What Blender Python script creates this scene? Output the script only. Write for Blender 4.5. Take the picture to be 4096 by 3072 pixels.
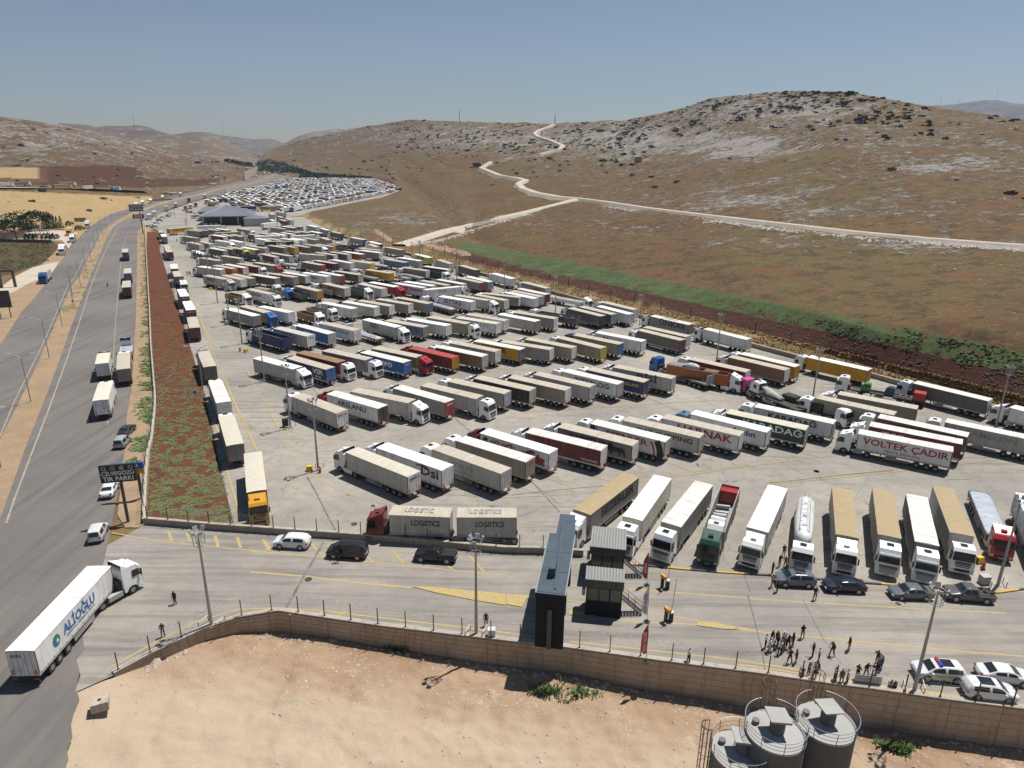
import bpy, bmesh, math, random
from mathutils import Vector, Matrix
for o in list(bpy.data.objects): bpy.data.objects.remove(o)
R=math.radians
SC=bpy.context.scene; COL=SC.collection
# ---------------------------------------------------------------- camera
FPX,PITCH,ROLL,CH=2739.0,0.32216,0.01184,47.45      # focal length in photo pixels, tilt, roll, height
cd=bpy.data.cameras.new('camera'); cam=bpy.data.objects.new('camera',cd); COL.objects.link(cam)
cd.sensor_width=36.0; cd.lens=FPX/4096*36.0; cd.clip_start=1.0; cd.clip_end=60000
cP,sP,cR,sR=math.cos(PITCH),math.sin(PITCH),math.cos(ROLL),math.sin(ROLL)
vR=Vector((1,0,0)); vF=Vector((0,cP,-sP)); vU=Vector((0,sP,cP))
X=cR*vR+sR*vU; Y=-sR*vR+cR*vU; Z=-vF
cam.matrix_world=Matrix(((X.x,Y.x,Z.x,0),(X.y,Y.y,Z.y,0),(X.z,Y.z,Z.z,CH),(0,0,0,1)))
SC.camera=cam
# ---------------------------------------------------------------- light
SUN_EL,SUN_AZ=R(68),R(40)          # azimuth counter-clockwise from +X
w=bpy.data.worlds.new("World"); SC.world=w; w.use_nodes=True
nt=w.node_tree; nt.nodes.clear()
out=nt.nodes.new('ShaderNodeOutputWorld'); bg=nt.nodes.new('ShaderNodeBackground'); sky=nt.nodes.new('ShaderNodeTexSky')
sky.sky_type='NISHITA'; sky.sun_disc=False; sky.sun_elevation=SUN_EL; sky.sun_rotation=R(90)-SUN_AZ
sky.altitude=300; sky.air_density=1.1; sky.dust_density=.45; sky.ozone_density=2.4
bg.inputs['Strength'].default_value=0.051
nt.links.new(sky.outputs[0],bg.inputs[0]); nt.links.new(bg.outputs[0],out.inputs[0])
sd=bpy.data.lights.new('sun','SUN'); so=bpy.data.objects.new('sun',sd); COL.objects.link(so)
sd.energy=4.9; sd.angle=R(0.53); sd.color=(1.0,0.97,0.925)
sdir=Vector((math.cos(SUN_EL)*math.cos(SUN_AZ),math.cos(SUN_EL)*math.sin(SUN_AZ),math.sin(SUN_EL)))
so.rotation_euler=sdir.to_track_quat('Z','Y').to_euler(); so.location=(0,0,300)
SC.view_settings.view_transform='Standard'; SC.view_settings.look='None'; SC.view_settings.gamma=1
SC.view_settings.exposure=0.2; SC.view_settings.use_curve_mapping=False
SC.cycles.max_bounces=5; SC.cycles.diffuse_bounces=3; SC.cycles.glossy_bounces=2; SC.cycles.transmission_bounces=2
SC.cycles.volume_bounces=1
# ---------------------------------------------------------------- photo pixel -> place on the ground
TILES={'S':(0,0,1.0),'A1':(2000,1550,1024/2212),'A2':(1000,1300,1024/2212),'A3':(3072,1350,1024/2212),'A4':(2100,1250,1024/2212),
'B1':(0,2200,1024/2212),'B2':(1000,1700,1024/2212),'B3':(2000,1800,1024/2212),'B4':(3000,1800,1024/2212),
'M1':(900,1150,768/2212),'M2':(1500,1150,768/2212),'M3':(2100,1100,768/2212),'M4':(2800,1150,768/2212),
'F1':(700,900,512/2212),'F2':(1150,900,512/2212),'F3':(1600,950,512/2212),'F4':(2000,1000,512/2212),
'G1':(500,650,512/2212),'G2':(900,650,512/2212),'G3':(1250,650,512/2212),'G4':(500,1000,512/2212),
'L4':(300,1750,768/2212),'L5':(300,1280,768/2212),'L6':(0,1150,512/1269),'L7':(0,800,512/1269),'H1':(0,400,1024/1270),
'P1':(2950,2380,768/2212),'P2':(3328,2496,768/2212),'P3':(2650,2680,768/2212),'Q1':(2080,2020,512/1269),'Q2':(2080,2250,768/1269),'Q3':(3000,2150,512/1269),'Q4':(3700,1900,396/628)}
def S(t,x,y):
    a,b,s=TILES[t]; return a+x*s,b+y*s
def ray(x,y):
    u=x-2048; v=y-1536
    u,v=u*cR+v*sR,-u*sR+v*cR
    return Vector((u,FPX*cP-v*sP,-FPX*sP-v*cP))
def G(x,y,z=0.0):
    d=ray(x,y); t=(z-CH)/d.z
    return Vector((d.x*t,d.y*t,z))
def GT(t,x,y,z=0.0): return G(*S(t,x,y),z)
def atdepth(x,y,dep):
    d=ray(x,y); t=dep/math.hypot(d.x,d.y); return Vector((d.x*t,d.y*t,CH+d.z*t))
# ---------------------------------------------------------------- materials
def srgb(h):
    h=h.lstrip('#'); c=[int(h[i:i+2],16)/255 for i in (0,2,4)]
    return tuple(x/12.92 if x<=.04045 else ((x+.055)/1.055)**2.4 for x in c)
MATS={}
class NT:
    def __init__(s,name):
        s.m=bpy.data.materials.new(name); s.m.use_nodes=True; s.t=s.m.node_tree; s.t.nodes.clear()
        s.o=s.n('ShaderNodeOutputMaterial'); s.b=s.n('ShaderNodeBsdfPrincipled'); s.l(s.b.outputs[0],s.o.inputs[0])
    def n(s,ty,**k):
        n=s.t.nodes.new(ty)
        for a,v in k.items(): setattr(n,a,v)
        return n
    def l(s,a,b): s.t.links.new(a,b)
    def coords(s,kind='Object',scale=(1,1,1),rot=(0,0,0),rnd=False):
        tc=s.n('ShaderNodeTexCoord'); mp=s.n('ShaderNodeMapping'); mp.inputs['Scale'].default_value=scale; mp.inputs['Rotation'].default_value=rot
        if rnd:
            oi=s.n('ShaderNodeObjectInfo'); v=s.n('ShaderNodeVectorMath',operation='SCALE'); 
            cmb=s.n('ShaderNodeCombineXYZ'); 
            for i in range(3): s.l(oi.outputs['Random'],cmb.inputs[i])
            s.l(cmb.outputs[0],v.inputs[0]); v.inputs['Scale'].default_value=97.0
            ad=s.n('ShaderNodeVectorMath',operation='ADD'); s.l(tc.outputs[kind],ad.inputs[0]); s.l(v.outputs[0],ad.inputs[1]); s.l(ad.outputs[0],mp.inputs[0])
        else: s.l(tc.outputs[kind],mp.inputs[0])
        return mp.outputs[0]
    def noise(s,co,scale,detail=4,rough=.55,dist=0):
        n=s.n('ShaderNodeTexNoise'); n.inputs['Scale'].default_value=scale; n.inputs['Detail'].default_value=detail; n.inputs['Roughness'].default_value=rough; n.inputs['Distortion'].default_value=dist
        s.l(co,n.inputs['Vector']); return n.outputs['Fac']
    def ramp(s,fac,a,b,ca=(0,0,0,1),cb=(1,1,1,1)):
        r=s.n('ShaderNodeValToRGB'); r.color_ramp.elements[0].position=a; r.color_ramp.elements[1].position=b
        r.color_ramp.elements[0].color=ca; r.color_ramp.elements[1].color=cb; s.l(fac,r.inputs[0]); return r.outputs[0]
    def mix(s,fac,a,b,mode='MIX'):
        m=s.n('ShaderNodeMix',data_type='RGBA',blend_type=mode)
        for sock,v in ((m.inputs[0],fac),(m.inputs[6],a),(m.inputs[7],b)):
            if hasattr(v,'is_output') or hasattr(v,'links'): s.l(v,sock)
            elif isinstance(v,(int,float)): sock.default_value=v
            else: sock.default_value=tuple(v)+((1,) if len(v)==3 else ())
        return m.outputs[2]
    def mul(s,a,b,op='MULTIPLY'):
        m=s.n('ShaderNodeMath',operation=op)
        for i,v in enumerate((a,b)):
            if isinstance(v,(int,float)): m.inputs[i].default_value=v
            else: s.l(v,m.inputs[i])
        return m.outputs[0]
    def bump(s,h,st,dist=.1):
        b=s.n('ShaderNodeBump'); b.inputs['Strength'].default_value=st; b.inputs['Distance'].default_value=dist; s.l(h,b.inputs['Height']); s.l(b.outputs[0],s.b.inputs['Normal'])
    def base(s,c): 
        if hasattr(c,'links'): s.l(c,s.b.inputs['Base Color'])
        else: s.b.inputs['Base Color'].default_value=tuple(c)+(1,)
    def rough(s,v,metal=0,spec=.5):
        s.b.inputs['Roughness'].default_value=v; s.b.inputs['Metallic'].default_value=metal; s.b.inputs['Specular IOR Level'].default_value=spec
def paint(name,c,rough=.45,dirt=.25,dc=(.26,.21,.155),sc=1.2,metal=0,spec=.4,streak=False):
    """a worn painted or cloth surface: base colour, patchy dust, slight change of tone"""
    if name in MATS: return MATS[name]
    t=NT(name); co=t.coords('Object',(1,1,1) if not streak else (2.2,2.2,.35),rnd=True)
    n=t.noise(co,sc,5,.62); f=t.ramp(n,.38,.75)
    n2=t.noise(co,sc*.3,2,.5); v=t.ramp(n2,.3,.7,(.9,.9,.9,1),(1.05,1.05,1.05,1))
    col=t.mix(t.mul(f,dirt),c,dc); col=t.mix(1.0,col,v,'MULTIPLY'); t.base(col); t.rough(rough,metal,spec); MATS[name]=t.m; return t.m
def glass(name='dark_glass',c=(.012,.014,.016)):
    if name in MATS: return MATS[name]
    t=NT(name); n=t.noise(t.coords('Object'),1.5,2); t.base(t.mix(n,c,tuple(x*2.2 for x in c))); t.rough(.08,0,.6); MATS[name]=t.m; return t.m
# ---------------------------------------------------------------- mesh helpers
class MB:
    def __init__(s): s.v=[];s.f=[];s.m=[]
    def add(s,vs,fs,m=0):
        o=len(s.v); s.v+=[tuple(v) for v in vs]
        for f in fs: s.f.append(tuple(i+o for i in f)); s.m.append(m)
        return s
    def box(s,x0,x1,y0,y1,z0,z1,m=0,skip=()):
        vs=[(x,y,z) for z in(z0,z1) for y in(y0,y1) for x in(x0,x1)]
        F={'-z':(0,2,3,1),'+z':(4,5,7,6),'-y':(0,1,5,4),'+y':(2,6,7,3),'-x':(0,4,6,2),'+x':(1,3,7,5)}
        return s.add(vs,[f for k,f in F.items() if k not in skip],m)
    def hexa(s,b,t,m=0):       # 4 bottom, 4 top points, counter-clockwise from above
        return s.add(list(b)+list(t),[(3,2,1,0),(4,5,6,7),(0,1,5,4),(1,2,6,5),(2,3,7,6),(3,0,4,7)],m)
    def prism(s,prof,y0,y1,m=0,fy=None):   # profile in x,z ; fy(z)-> factor of half width
        n=len(prof); f=fy or (lambda x,z:1.0); c=(y0+y1)/2; h=(y1-y0)/2
        vs=[(x,c-h*f(x,z),z) for x,z in prof]+[(x,c+h*f(x,z),z) for x,z in prof]
        area=sum(prof[i][0]*prof[(i+1)%n][1]-prof[(i+1)%n][0]*prof[i][1] for i in range(n))
        o=list(range(n)); 
        if area<0: o=o[::-1]
        fs=[tuple(o),tuple(n+i for i in reversed(o))]
        for k in range(n):
            a,b=o[k],o[(k+1)%n]; fs.append((b,a,n+a,n+b))
        return s.add(vs,fs,m)
    def cyl(s,c,r,h,n=12,axis='z',m=0,r2=None,caps=True):
        r2=r if r2 is None else r2; vs=[]
        for k,(rr,t) in enumerate(((r,0),(r2,h))):
            for i in range(n):
                a=2*math.pi*i/n; p=(rr*math.cos(a),rr*math.sin(a),t)
                if axis=='y': p=(p[0],t,p[1])
                if axis=='x': p=(t,p[0],p[1])
                vs.append((c[0]+p[0],c[1]+p[1],c[2]+p[2]))
        fs=[(i,(i+1)%n,n+(i+1)%n,n+i) for i in range(n)]
        if caps: fs+=[tuple(reversed(range(n))),tuple(range(n,2*n))]
        return s.add(vs,fs,m)
    def tube(s,pts,r,n=5,m=0,closed=False):
        P=[Vector(p) for p in pts]; k=len(P); vs=[]
        for i,p in enumerate(P):
            d=(P[(i+1)%k]-P[i-1]) if closed else (P[min(i+1,k-1)]-P[max(i-1,0)])
            d.normalize(); u=d.cross(Vector((0,0,1))); 
            if u.length<.05: u=d.cross(Vector((1,0,0)))
            u.normalize(); q=d.cross(u)
            for j in range(n):
                a=2*math.pi*j/n; vs.append(p+u*math.cos(a)*r+q*math.sin(a)*r)
        fs=[]
        for i in range(k if closed else k-1):
            i2=(i+1)%k
            for j in range(n): fs.append((i*n+j,i*n+(j+1)%n,i2*n+(j+1)%n,i2*n+j))
        if not closed: fs+=[tuple(range(n)),tuple(range((k-1)*n,k*n))]
        return s.add(vs,fs,m)
    def mesh(s,name,mats,smooth=False):
        me=bpy.data.meshes.new(name); me.from_pydata(s.v,[],s.f); 
        for m in mats: me.materials.append(m)
        me.polygons.foreach_set('material_index',s.m)
        if smooth: me.polygons.foreach_set('use_smooth',[True]*len(s.f))
        me.update(); bm=bmesh.new(); bm.from_mesh(me); bmesh.ops.recalc_face_normals(bm,faces=bm.faces); bm.to_mesh(me); bm.free()
        return me
def link(name,me,parent=None,loc=(0,0,0),rz=0.0):
    o=bpy.data.objects.new(name,me); COL.objects.link(o); o.location=loc; o.rotation_euler=(0,0,rz)
    if parent is not None: o.parent=parent
    return o
def tag(o,label=None,cat=None,group=None,kind=None):
    if label: o['label']=label
    if cat: o['category']=cat
    if group: o['group']=group
    if kind: o['kind']=kind
    return o
def empty(name,loc,rz=0,label=None,cat=None,group=None):
    return tag(link(name,None,None,loc,rz),label,cat,group)
def obj(name,mb,mat,parent=None,loc=(0,0,0),rz=0.0,smooth=False,label=None):
    o=link(name,mb.mesh(name,mat if isinstance(mat,(list,tuple)) else [mat],smooth),parent,loc,rz)
    if label: o['label']=label
    return o
def setmat(o,i,m):
    s=o.material_slots[i]; s.link='OBJECT'; s.material=m
def sheet(name,pts,z,mat,kind='structure'):
    bm=bmesh.new(); vs=[bm.verts.new((p[0],p[1],z)) for p in pts]; f=bm.faces.new(vs)
    bmesh.ops.triangulate(bm,faces=[f]); bmesh.ops.recalc_face_normals(bm,faces=bm.faces)
    if sum(f.normal.z for f in bm.faces)<0: bmesh.ops.reverse_faces(bm,faces=bm.faces)
    me=bpy.data.meshes.new(name); bm.to_mesh(me); bm.free(); me.materials.append(mat); o=link(name,me); o['kind']=kind; return o
def px(*a): return [G(a[i],a[i+1]) for i in range(0,len(a),2)]
def pt(t,*a): return [GT(t,a[i],a[i+1]) for i in range(0,len(a),2)]
def ribbon_mb(mb,pts,w,z,m=0,step=None):
    P=[Vector((p[0],p[1],0)) for p in pts]; vs=[]
    for i,p in enumerate(P):
        d=P[min(i+1,len(P)-1)]-P[max(i-1,0)]; d.normalize(); n=Vector((-d.y,d.x,0))*w/2
        vs+=[(p.x+n.x,p.y+n.y,z),(p.x-n.x,p.y-n.y,z)]
    mb.add(vs,[(2*i,2*i+1,2*i+3,2*i+2) for i in range(len(P)-1)],m)
def lerp(a,b,t): return a+(b-a)*t
def interp(x,tab):
    if x<=tab[0][0]: return tab[0][1]
    for (a,b),(c,d) in zip(tab,tab[1:]):
        if x<=c: return b+(d-b)*(x-a)/(c-a)
    return tab[-1][1]
# ================================================================= GROUND
# terrain: for some photo columns, the distance of the ground at some heights of the picture; first row = where the flat valley ends
def dflat(x,y): 
    p=G(x,y,-.12); return math.hypot(p.x,p.y)
TC=[(-700,[(930,None),(850,610),(745,760),(700,900),(600,1250),(440,1650)]),
(0,[(930,None),(850,585),(745,720),(700,860),(600,1200),(466,1600)]),
(250,[(895,None),(830,640),(750,745),(700,900),(600,1200),(500,1620)]),
(480,[(850,None),(800,720),(745,800),(700,950),(620,1250),(552,1650)]),
(690,[(783,None),(750,980),(700,1180),(650,1400),(602,1750)]),
(890,[(736,None),(715,1330),(690,1480),(643,1800)]),
(1010,[(706,None),(695,1680),(668,1850)]),
(1060,[(700,None),(685,1900),(655,2350),(630,2900),(612,3400)]),
(1110,[(690,None),(670,2150),(640,2500),(600,3100),(590,3300)]),
(1180,[(702,None),(690,1850),(650,2250),(600,2800),(568,3100)]),
(1300,[(716,None),(690,1700),(640,2000),(580,2400),(537,2800)]),
(1420,[(716,None),(690,1650),(640,1900),(580,2250),(514,2650)]),
(1560,[(735,None),(700,1480),(640,1750),(560,2100),(490,2500)]),
(1650,[(800,None),(740,1080),(660,1450),(560,1900),(479,2300)]),
(1900,[(1000,None),(900,465),(800,670),(700,1000),(600,1350),(489,1900)]),
(2200,[(1080,None),(1000,340),(900,450),(800,600),(700,850),(600,1180),(493,1750)]),
(2500,[(1160,None),(1050,298),(900,425),(800,550),(700,730),(600,960),(482,1350)]),
(2680,[(1230,None),(1080,280),(900,410),(760,580),(600,850),(445,1200)]),
(2850,[(1290,None),(1100,265),(900,400),(750,570),(600,790),(500,950),(393,1130)]),
(3000,[(1330,None),(1200,222),(1000,318),(800,480),(600,720),(450,930),(376,1040)]),
(3200,[(1390,None),(1200,220),(1000,315),(800,470),(600,680),(450,870),(363,980)]),
(3420,[(1450,None),(1300,190),(1100,258),(900,365),(700,520),(500,740),(372,910)]),
(3600,[(1500,None),(1300,189),(1100,256),(900,360),(700,510),(500,720),(405,840)]),
(3820,[(1560,None),(1300,189),(1100,255),(900,358),(700,505),(550,660),(440,840)]),
(4100,[(1640,None),(1300,188),(1100,254),(900,355),(700,500),(550,650),(478,800)]),
(4900,[(1800,None),(1300,190),(1100,252),(900,350),(700,490),(550,640),(495,800)])]
RIDGE=[(x,c[-1][0]) for x,c in TC]; BASE=[(x,c[0][0]) for x,c in TC]
def invd(c,x,s):          # inverse distance in column c at normalised height s (0 = foot, 1 = ridge)
    y0,y1=c[0][0],c[-1][0]; y=y0+(y1-y0)*s
    t=[(-yy,1.0/(d if d else dflat(x,yy))) for yy,d in c]
    return interp(-y,t)
def tdist0(x,y):
    yb,yr=interp(x,BASE),interp(x,RIDGE)
    if y>=yb: return dflat(x,y)
    s=(yb-y)/(yb-yr)
    for (xa,ca),(xb,cb) in zip(TC,TC[1:]):
        if x<=xb or xb==TC[-1][0]:
            f=min(1,max(0,(x-xa)/(xb-xa)))
            return 1.0/lerp(invd(ca,xa,s),invd(cb,xb,s),f)
DX0,DXS,DNC,DNR=-700,18,312,100
DT=[]
for _i in range(DNC):
    _x=DX0+DXS*_i; _yb,_yr=interp(_x,BASE),interp(_x,RIDGE); DT.append([tdist0(_x,_yb+(_yr-_yb)*_j/DNR) for _j in range(DNR+1)])
for _p in range(3):
    _N=[c[:] for c in DT]
    for _i in range(DNC):
        a_,b_=max(0,_i-5),min(DNC-1,_i+5)
        if DX0+DXS*_i<1250 and DX0+DXS*_i>850: a_,b_=max(0,_i-1),min(DNC-1,_i+1)
        for _j in range(DNR+1):
            w_=min(1,_j/8); m_=sum(DT[k][_j] for k in range(a_,b_+1))/(b_-a_+1); _N[_i][_j]=DT[_i][_j]*(1-w_)+m_*w_
    DT=_N
def tdist(x,y):
    yb=interp(x,BASE)
    if y>=yb: return dflat(x,y)
    s=(yb-y)/(yb-interp(x,RIDGE))*DNR; fx=(x-DX0)/DXS; i=max(0,min(DNC-2,int(fx))); j=max(0,min(DNR-1,int(s))); u=min(1,max(0,fx-i)); v=min(1,max(0,s-j))
    return lerp(lerp(DT[i][j],DT[i][j+1],v),lerp(DT[i+1][j],DT[i+1][j+1],v),u)
def terr(x,y):
    """the place on the terrain that the photo shows at pixel x, y"""
    y=max(y,interp(x,RIDGE)); return atdepth(x,y,tdist(x,y)) if y<interp(x,BASE) else G(x,y,-.12)
def poly_side(pl,x): return interp(x,pl)
WALLPX=[(1200,868),(1300,920),(1372,949),(1405,960),(1532,993),(1620,1016),(1924,1100),(2065,1138),(2220,1178),(2551,1270),(2774,1326),(3012,1390),(3192,1438),(3494,1513),(3568,1534),(3975,1644),(4096,1676),(4900,1890)]
from mathutils import noise as mn
def zones(x,y):
    """rock, green, dark red soil, straw  -- what covers the ground, each 0..1"""
    rock=green=red=straw=0.0; lowf=1.0
    wy=interp(x,WALLPX)
    if x>1180 and y<wy:
        k=(wy-y)/(wy-632); fade=min(1,max(0,(x-1750)/150))
        lowf=min(1,max(0,(k-.30)/.2)) if x>1750 else 1.0
        if k<.03: straw=.35
        elif k<.085: straw=.8
        if fade>0:
            if .08<k<.165: red=fade; green=.12*fade; straw=0
            if .155<k<.27: green=fade*min(1,(k-.155)/.02)*min(1,max(0,(.275-k)/.03))*(.95 if x<2900 else .75); red=fade*max(red,.75*min(1,max(0,(.235-k)/.05)))
    # rocky slopes
    yr=interp(x,RIDGE); yb=interp(x,BASE)
    if x>1150:
        rock=.27
        def blob(cx,cy,rx,ry,a): return a*math.exp(-((x-cx)/rx)**2-((y-cy)/ry)**2)
        rock+=blob(3100,430,420,85,.38)+blob(2500,560,260,80,.36)+blob(2950,600,260,40,.35)+blob(3850,665,300,28,.45)+blob(2900,560,180,30,.3)
        rock+=blob(1900,560,420,60,.30)+blob(3300,850,200,25,.3)+blob(2900,800,300,35,.3)+blob(1620,880,120,30,.22)+blob(1450,900,60,25,.15)+blob(3600,560,400,60,.15)+blob(3250,980,500,22,.3)
        rock-=blob(1700,730,420,60,.35)+blob(2500,1000,500,60,.2)+blob(3300,1150,900,120,.35)+blob(1500,640,400,60,.2)+blob(2100,800,250,60,.2)
        rock*=lowf if (y<wy) else 1
        green+=blob(1560,830,260,18,.35)+blob(2400,850,120,14,.3)+blob(2350,690,120,18,.15)+blob(3500,800,500,60,.12)
        if y>640 and x>1950: red+=blob(2500,900,500,200,.18)
    if x<1060:
        rock=.30+.22*math.exp(-((y-540)/90)**2)
        if x<600 and y>interp(x,[(0,762),(560,786)]): rock=0; straw=1 if y<965 else .25
        if interp(x,[(-700,690),(140,700),(190,716),(150,735),(0,735)])>0:
            if x<190 and 674+max(0,(x-0))*.0<y<728: straw=.9; rock=0
            if 160<x<545+ (y-655)*.4 and 664+abs(x-420)*.03<y<716: red=.85; rock*=.25
            if -700<x<880 and 716<=y<interp(x,[(0,734),(560,752),(900,738)]): red=.8; rock*=.3
            if -700<x<150 and 728<=y<738: red=.6; rock=0
        if y<716 and straw==0: red=max(red,.28+.25*max(0,mn.noise(Vector((x/160,y/14,6)))))
    return max(0,min(1,rock)),max(0,min(1,green)),max(0,min(1,red)),max(0,min(1,straw))
def build_terrain():
    cols=[]; x=-700
    while x<=4900:
        cols.append(x); x+=18
    rows=150; vs=[];fs=[];cl=[]
    for x in cols:
        yb,yr=interp(x,BASE),interp(x,RIDGE)
        ys=[3900,3300,2900,2700,2560,2450]; y=2350
        while y>yb+20: ys.append(y); y-=max(8,(y-600)*.035)
        nfl=len(ys)
        for i in range(rows+1): ys.append(yb+(yr-yb)*i/rows)
        cols_y=ys; 
        # resample the flat part to a fixed count
        fl=ys[:nfl]; N=48; fl=[interp(i/(N-1)*(len(fl)-1),list(enumerate(fl))) for i in range(N)]
        ys=fl+ys[nfl:]
        for y in ys:
            if y>=yb: p=G(x,y,-.12)
            else:
                p=terr(x,y); s=(yb-y)/(yb-yr); d=math.hypot(p.x,p.y)
                if s>.04:
                    q=mn.fractal(Vector((p.x/70,p.y/70,3)),.9,2.1,5)*d*.0036*min(1,(s-.04)*3)*(.25+.75*min(1,s*1.6))
                    p.z+=q*(1 if s<.97 else .45)
            # in front of the retaining wall the ground is lower (its own surface lies there)
            wy_=interp(p.x,[(-60,40),(-44,46),(-37.7,53.1),(-29,61.6),(-25.2,62.8),(-5,59.1),(30,52.9),(100,41)])
            if p.y<wy_+3.5 and p.x>-47: p.z=-7.5
            elif p.y<wy_+9 and p.x>-60: p.z=-.8
            vs.append(p); cl.append(zones(x,y))
        top=vs[-1]
        for f,dz in ((1.06,-.03),(1.3,-.14),(2.2,-.5)):
            vs.append(Vector((top.x*f,top.y*f,max(-5,top.z*(1+dz*4) if f<2 else -5)))); cl.append(cl[-1])
    n=len(vs)//len(cols)
    for i in range(len(cols)-1):
        for j in range(n-1): fs.append((i*n+j,(i+1)*n+j,(i+1)*n+j+1,i*n+j+1))
    me=bpy.data.meshes.new('terrain'); me.from_pydata(vs,[],fs); me.polygons.foreach_set('use_smooth',[True]*len(fs))
    at=me.color_attributes.new('zone','FLOAT_COLOR','POINT'); at.data.foreach_set('color',[c for q in cl for c in q]); me.update()
    me.materials.append(terrain_mat()); o=link('terrain',me); o['kind']='structure'
    bm=bmesh.new(); bm.from_mesh(me); 
    if sum(f.normal.z for f in bm.faces)<0: bmesh.ops.reverse_faces(bm,faces=bm.faces); bm.to_mesh(me)
    bm.free()
def terrain_mat():
    t=NT('terrain_ground'); co=t.coords('Object'); at=t.n('ShaderNodeAttribute',attribute_name='zone')
    sp=t.n('ShaderNodeSeparateColor'); t.l(at.outputs['Color'],sp.inputs[0])
    rock,green,red,straw=sp.outputs[0],sp.outputs[1],sp.outputs[2],at.outputs['Alpha']
    nb=t.noise(co,.012,4,.6); nf=t.noise(co,.11,8,.80); nm=t.noise(co,.03,6,.7); nh=t.noise(co,.6,5,.78)
    c=t.mix(t.ramp(nm,.35,.66),(.158,.094,.046),(.108,.068,.036))
    c=t.mix(t.ramp(nb,.42,.6),c,(.130,.098,.043))
    c=t.mix(t.mul(t.ramp(nf,.50,.57),.75),c,(.060,.047,.029))
    c=t.mix(t.mul(t.ramp(nh,.52,.66),.45),c,(.27,.19,.115))
    c=t.mix(t.mul(t.ramp(t.noise(t.coords('Object',(1,1,1),(0,0,1)),.05,4,.7),.56,.66),.55),c,(.175,.072,.042))
    # straw
    st=t.mix(t.ramp(nf,.35,.7),(.40,.285,.145),(.31,.215,.105)); st=t.mix(t.mul(t.ramp(nh,.5,.8),.4),st,(.16,.12,.05))
    c=t.mix(straw,c,st)
    # red soil
    rs=t.mix(t.ramp(nh,.35,.7),(.085,.034,.023),(.042,.021,.016)); c=t.mix(red,c,rs)
    # weeds
    gm=t.mul(green,1.2); g2=t.ramp(t.mul(gm,t.ramp(t.noise(co,.22,7,.82),.35,.56)),.25,.55)
    gc=t.mix(t.ramp(nf,.4,.65),(.052,.085,.030),(.115,.135,.062)); c=t.mix(g2,c,gc)
    # limestone
    r1=t.noise(t.coords('Object',(1,1,1.0)),.16,9,.86); r2=t.noise(co,.03,4,.6)
    th=t.mul(t.mul(rock,.27),t.mul(r2,.34),'ADD')       # more rock -> lower threshold
    v=t.mul(r1,th,'ADD'); rf=t.ramp(v,.80,.84); rf=t.mul(rf,t.ramp(rock,.02,.2))
    rc=t.mix(t.ramp(nh,.3,.7),(.36,.33,.29),(.20,.185,.165)); c=t.mix(rf,c,rc)
    sh=t.mul(t.ramp(rock,.35,.9),t.ramp(t.noise(co,.5,5,.7),.5,.64)); c=t.mix(t.mul(sh,.22),c,(.20,.185,.16))
    t.base(c); t.rough(.95,0,.1)
    t.bump(t.mul(t.mul(nf,1.0),t.mul(rf,.4),'ADD'),.6,2.0); MATS['terrain']=t.m; return t.m
def far_hill(name,sil,dist,ybot,tint,rockc,nz=.02):
    """one far range: its outline in the picture, its distance"""
    x0,x1=sil[0][0],sil[-1][0]; N=150; Mr=26; vs=[];fs=[]
    for i in range(N+1):
        x=lerp(x0,x1,i/N); yt=interp(x,sil)
        for j in range(Mr+1):
            s=j/Mr; y=lerp(ybot,yt,s); d=dist*(.72+.28*s**1.3)
            p=atdepth(x,y,d); 
            if 0<s: p.z+=mn.fractal(Vector((p.x/260,p.y/260,7)),.9,2.1,5)*dist*nz*.22*(.6 if s==1 else 1)
            vs.append(p)
        q=vs[-1].copy(); vs.append(Vector((q.x*1.25,q.y*1.25,q.z*.2)))
    n=Mr+2
    for i in range(N):
        for j in range(n-1): fs.append((i*n+j,(i+1)*n+j,(i+1)*n+j+1,i*n+j+1))
    t=NT(name+'_ground'); co=t.coords('Object'); n1=t.noise(co,.02,7,.75); n2=t.noise(co,.006,4,.6)
    c=t.mix(t.ramp(n2,.4,.62),tint,tuple(v*.72 for v in tint)); c=t.mix(t.ramp(n1,.54,.62),c,rockc); c=t.mix(t.ramp(t.noise(co,.05,5,.8),.6,.66),c,(.035,.045,.025)); t.base(c); t.rough(.95,0,.1)
    me=bpy.data.meshes.new(name); me.from_pydata(vs,[],fs); me.polygons.foreach_set('use_smooth',[True]*len(fs)); me.materials.append(t.m); me.update()
    bm=bmesh.new(); bm.from_mesh(me); bmesh.ops.reverse_faces(bm,faces=bm.faces) if sum(f.normal.z for f in bm.faces)<0 else None; bm.to_mesh(me); bm.free()
    o=link('hills',me); o['kind']='structure'
def hp(*a): return [S('H1',a[i],a[i+1]) for i in range(0,len(a),2)]
build_terrain()
far_hill('far_range',hp(290,110,360,118,430,127,480,137,530,130,600,130,670,125,740,135,810,160,860,180,940,230,1100,260),3600,690,(.135,.105,.08),(.24,.215,.19))
far_hill('mid_hill',hp(560,215,640,195,730,180,820,165,900,165,1000,172,1080,190,1130,218,1200,248,1300,290),2700,700,(.165,.125,.088),(.27,.245,.21))
far_hill('back_range',hp(880,162,920,163,1000,161,1100,170,1200,185,1270,195,1350,200,1400,216,1440,222,1540,222,1700,240),5200,700,(.13,.11,.088),(.22,.2,.18))
far_hill('pale_hill',[(1040,612),(1080,596),(1129,577),(1161,557),(1201,537),(1266,521),(1363,513),(1451,511),(1500,500),(1600,520),(1700,560)],4200,690,(.17,.14,.115),(.28,.26,.235))
far_hill('right_range',[(3600,446),(3674,425),(3750,418),(3850,414),(3945,407),(4096,410),(4400,412),(4900,420)],6500,620,(.13,.115,.105),(.2,.19,.18))
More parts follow.
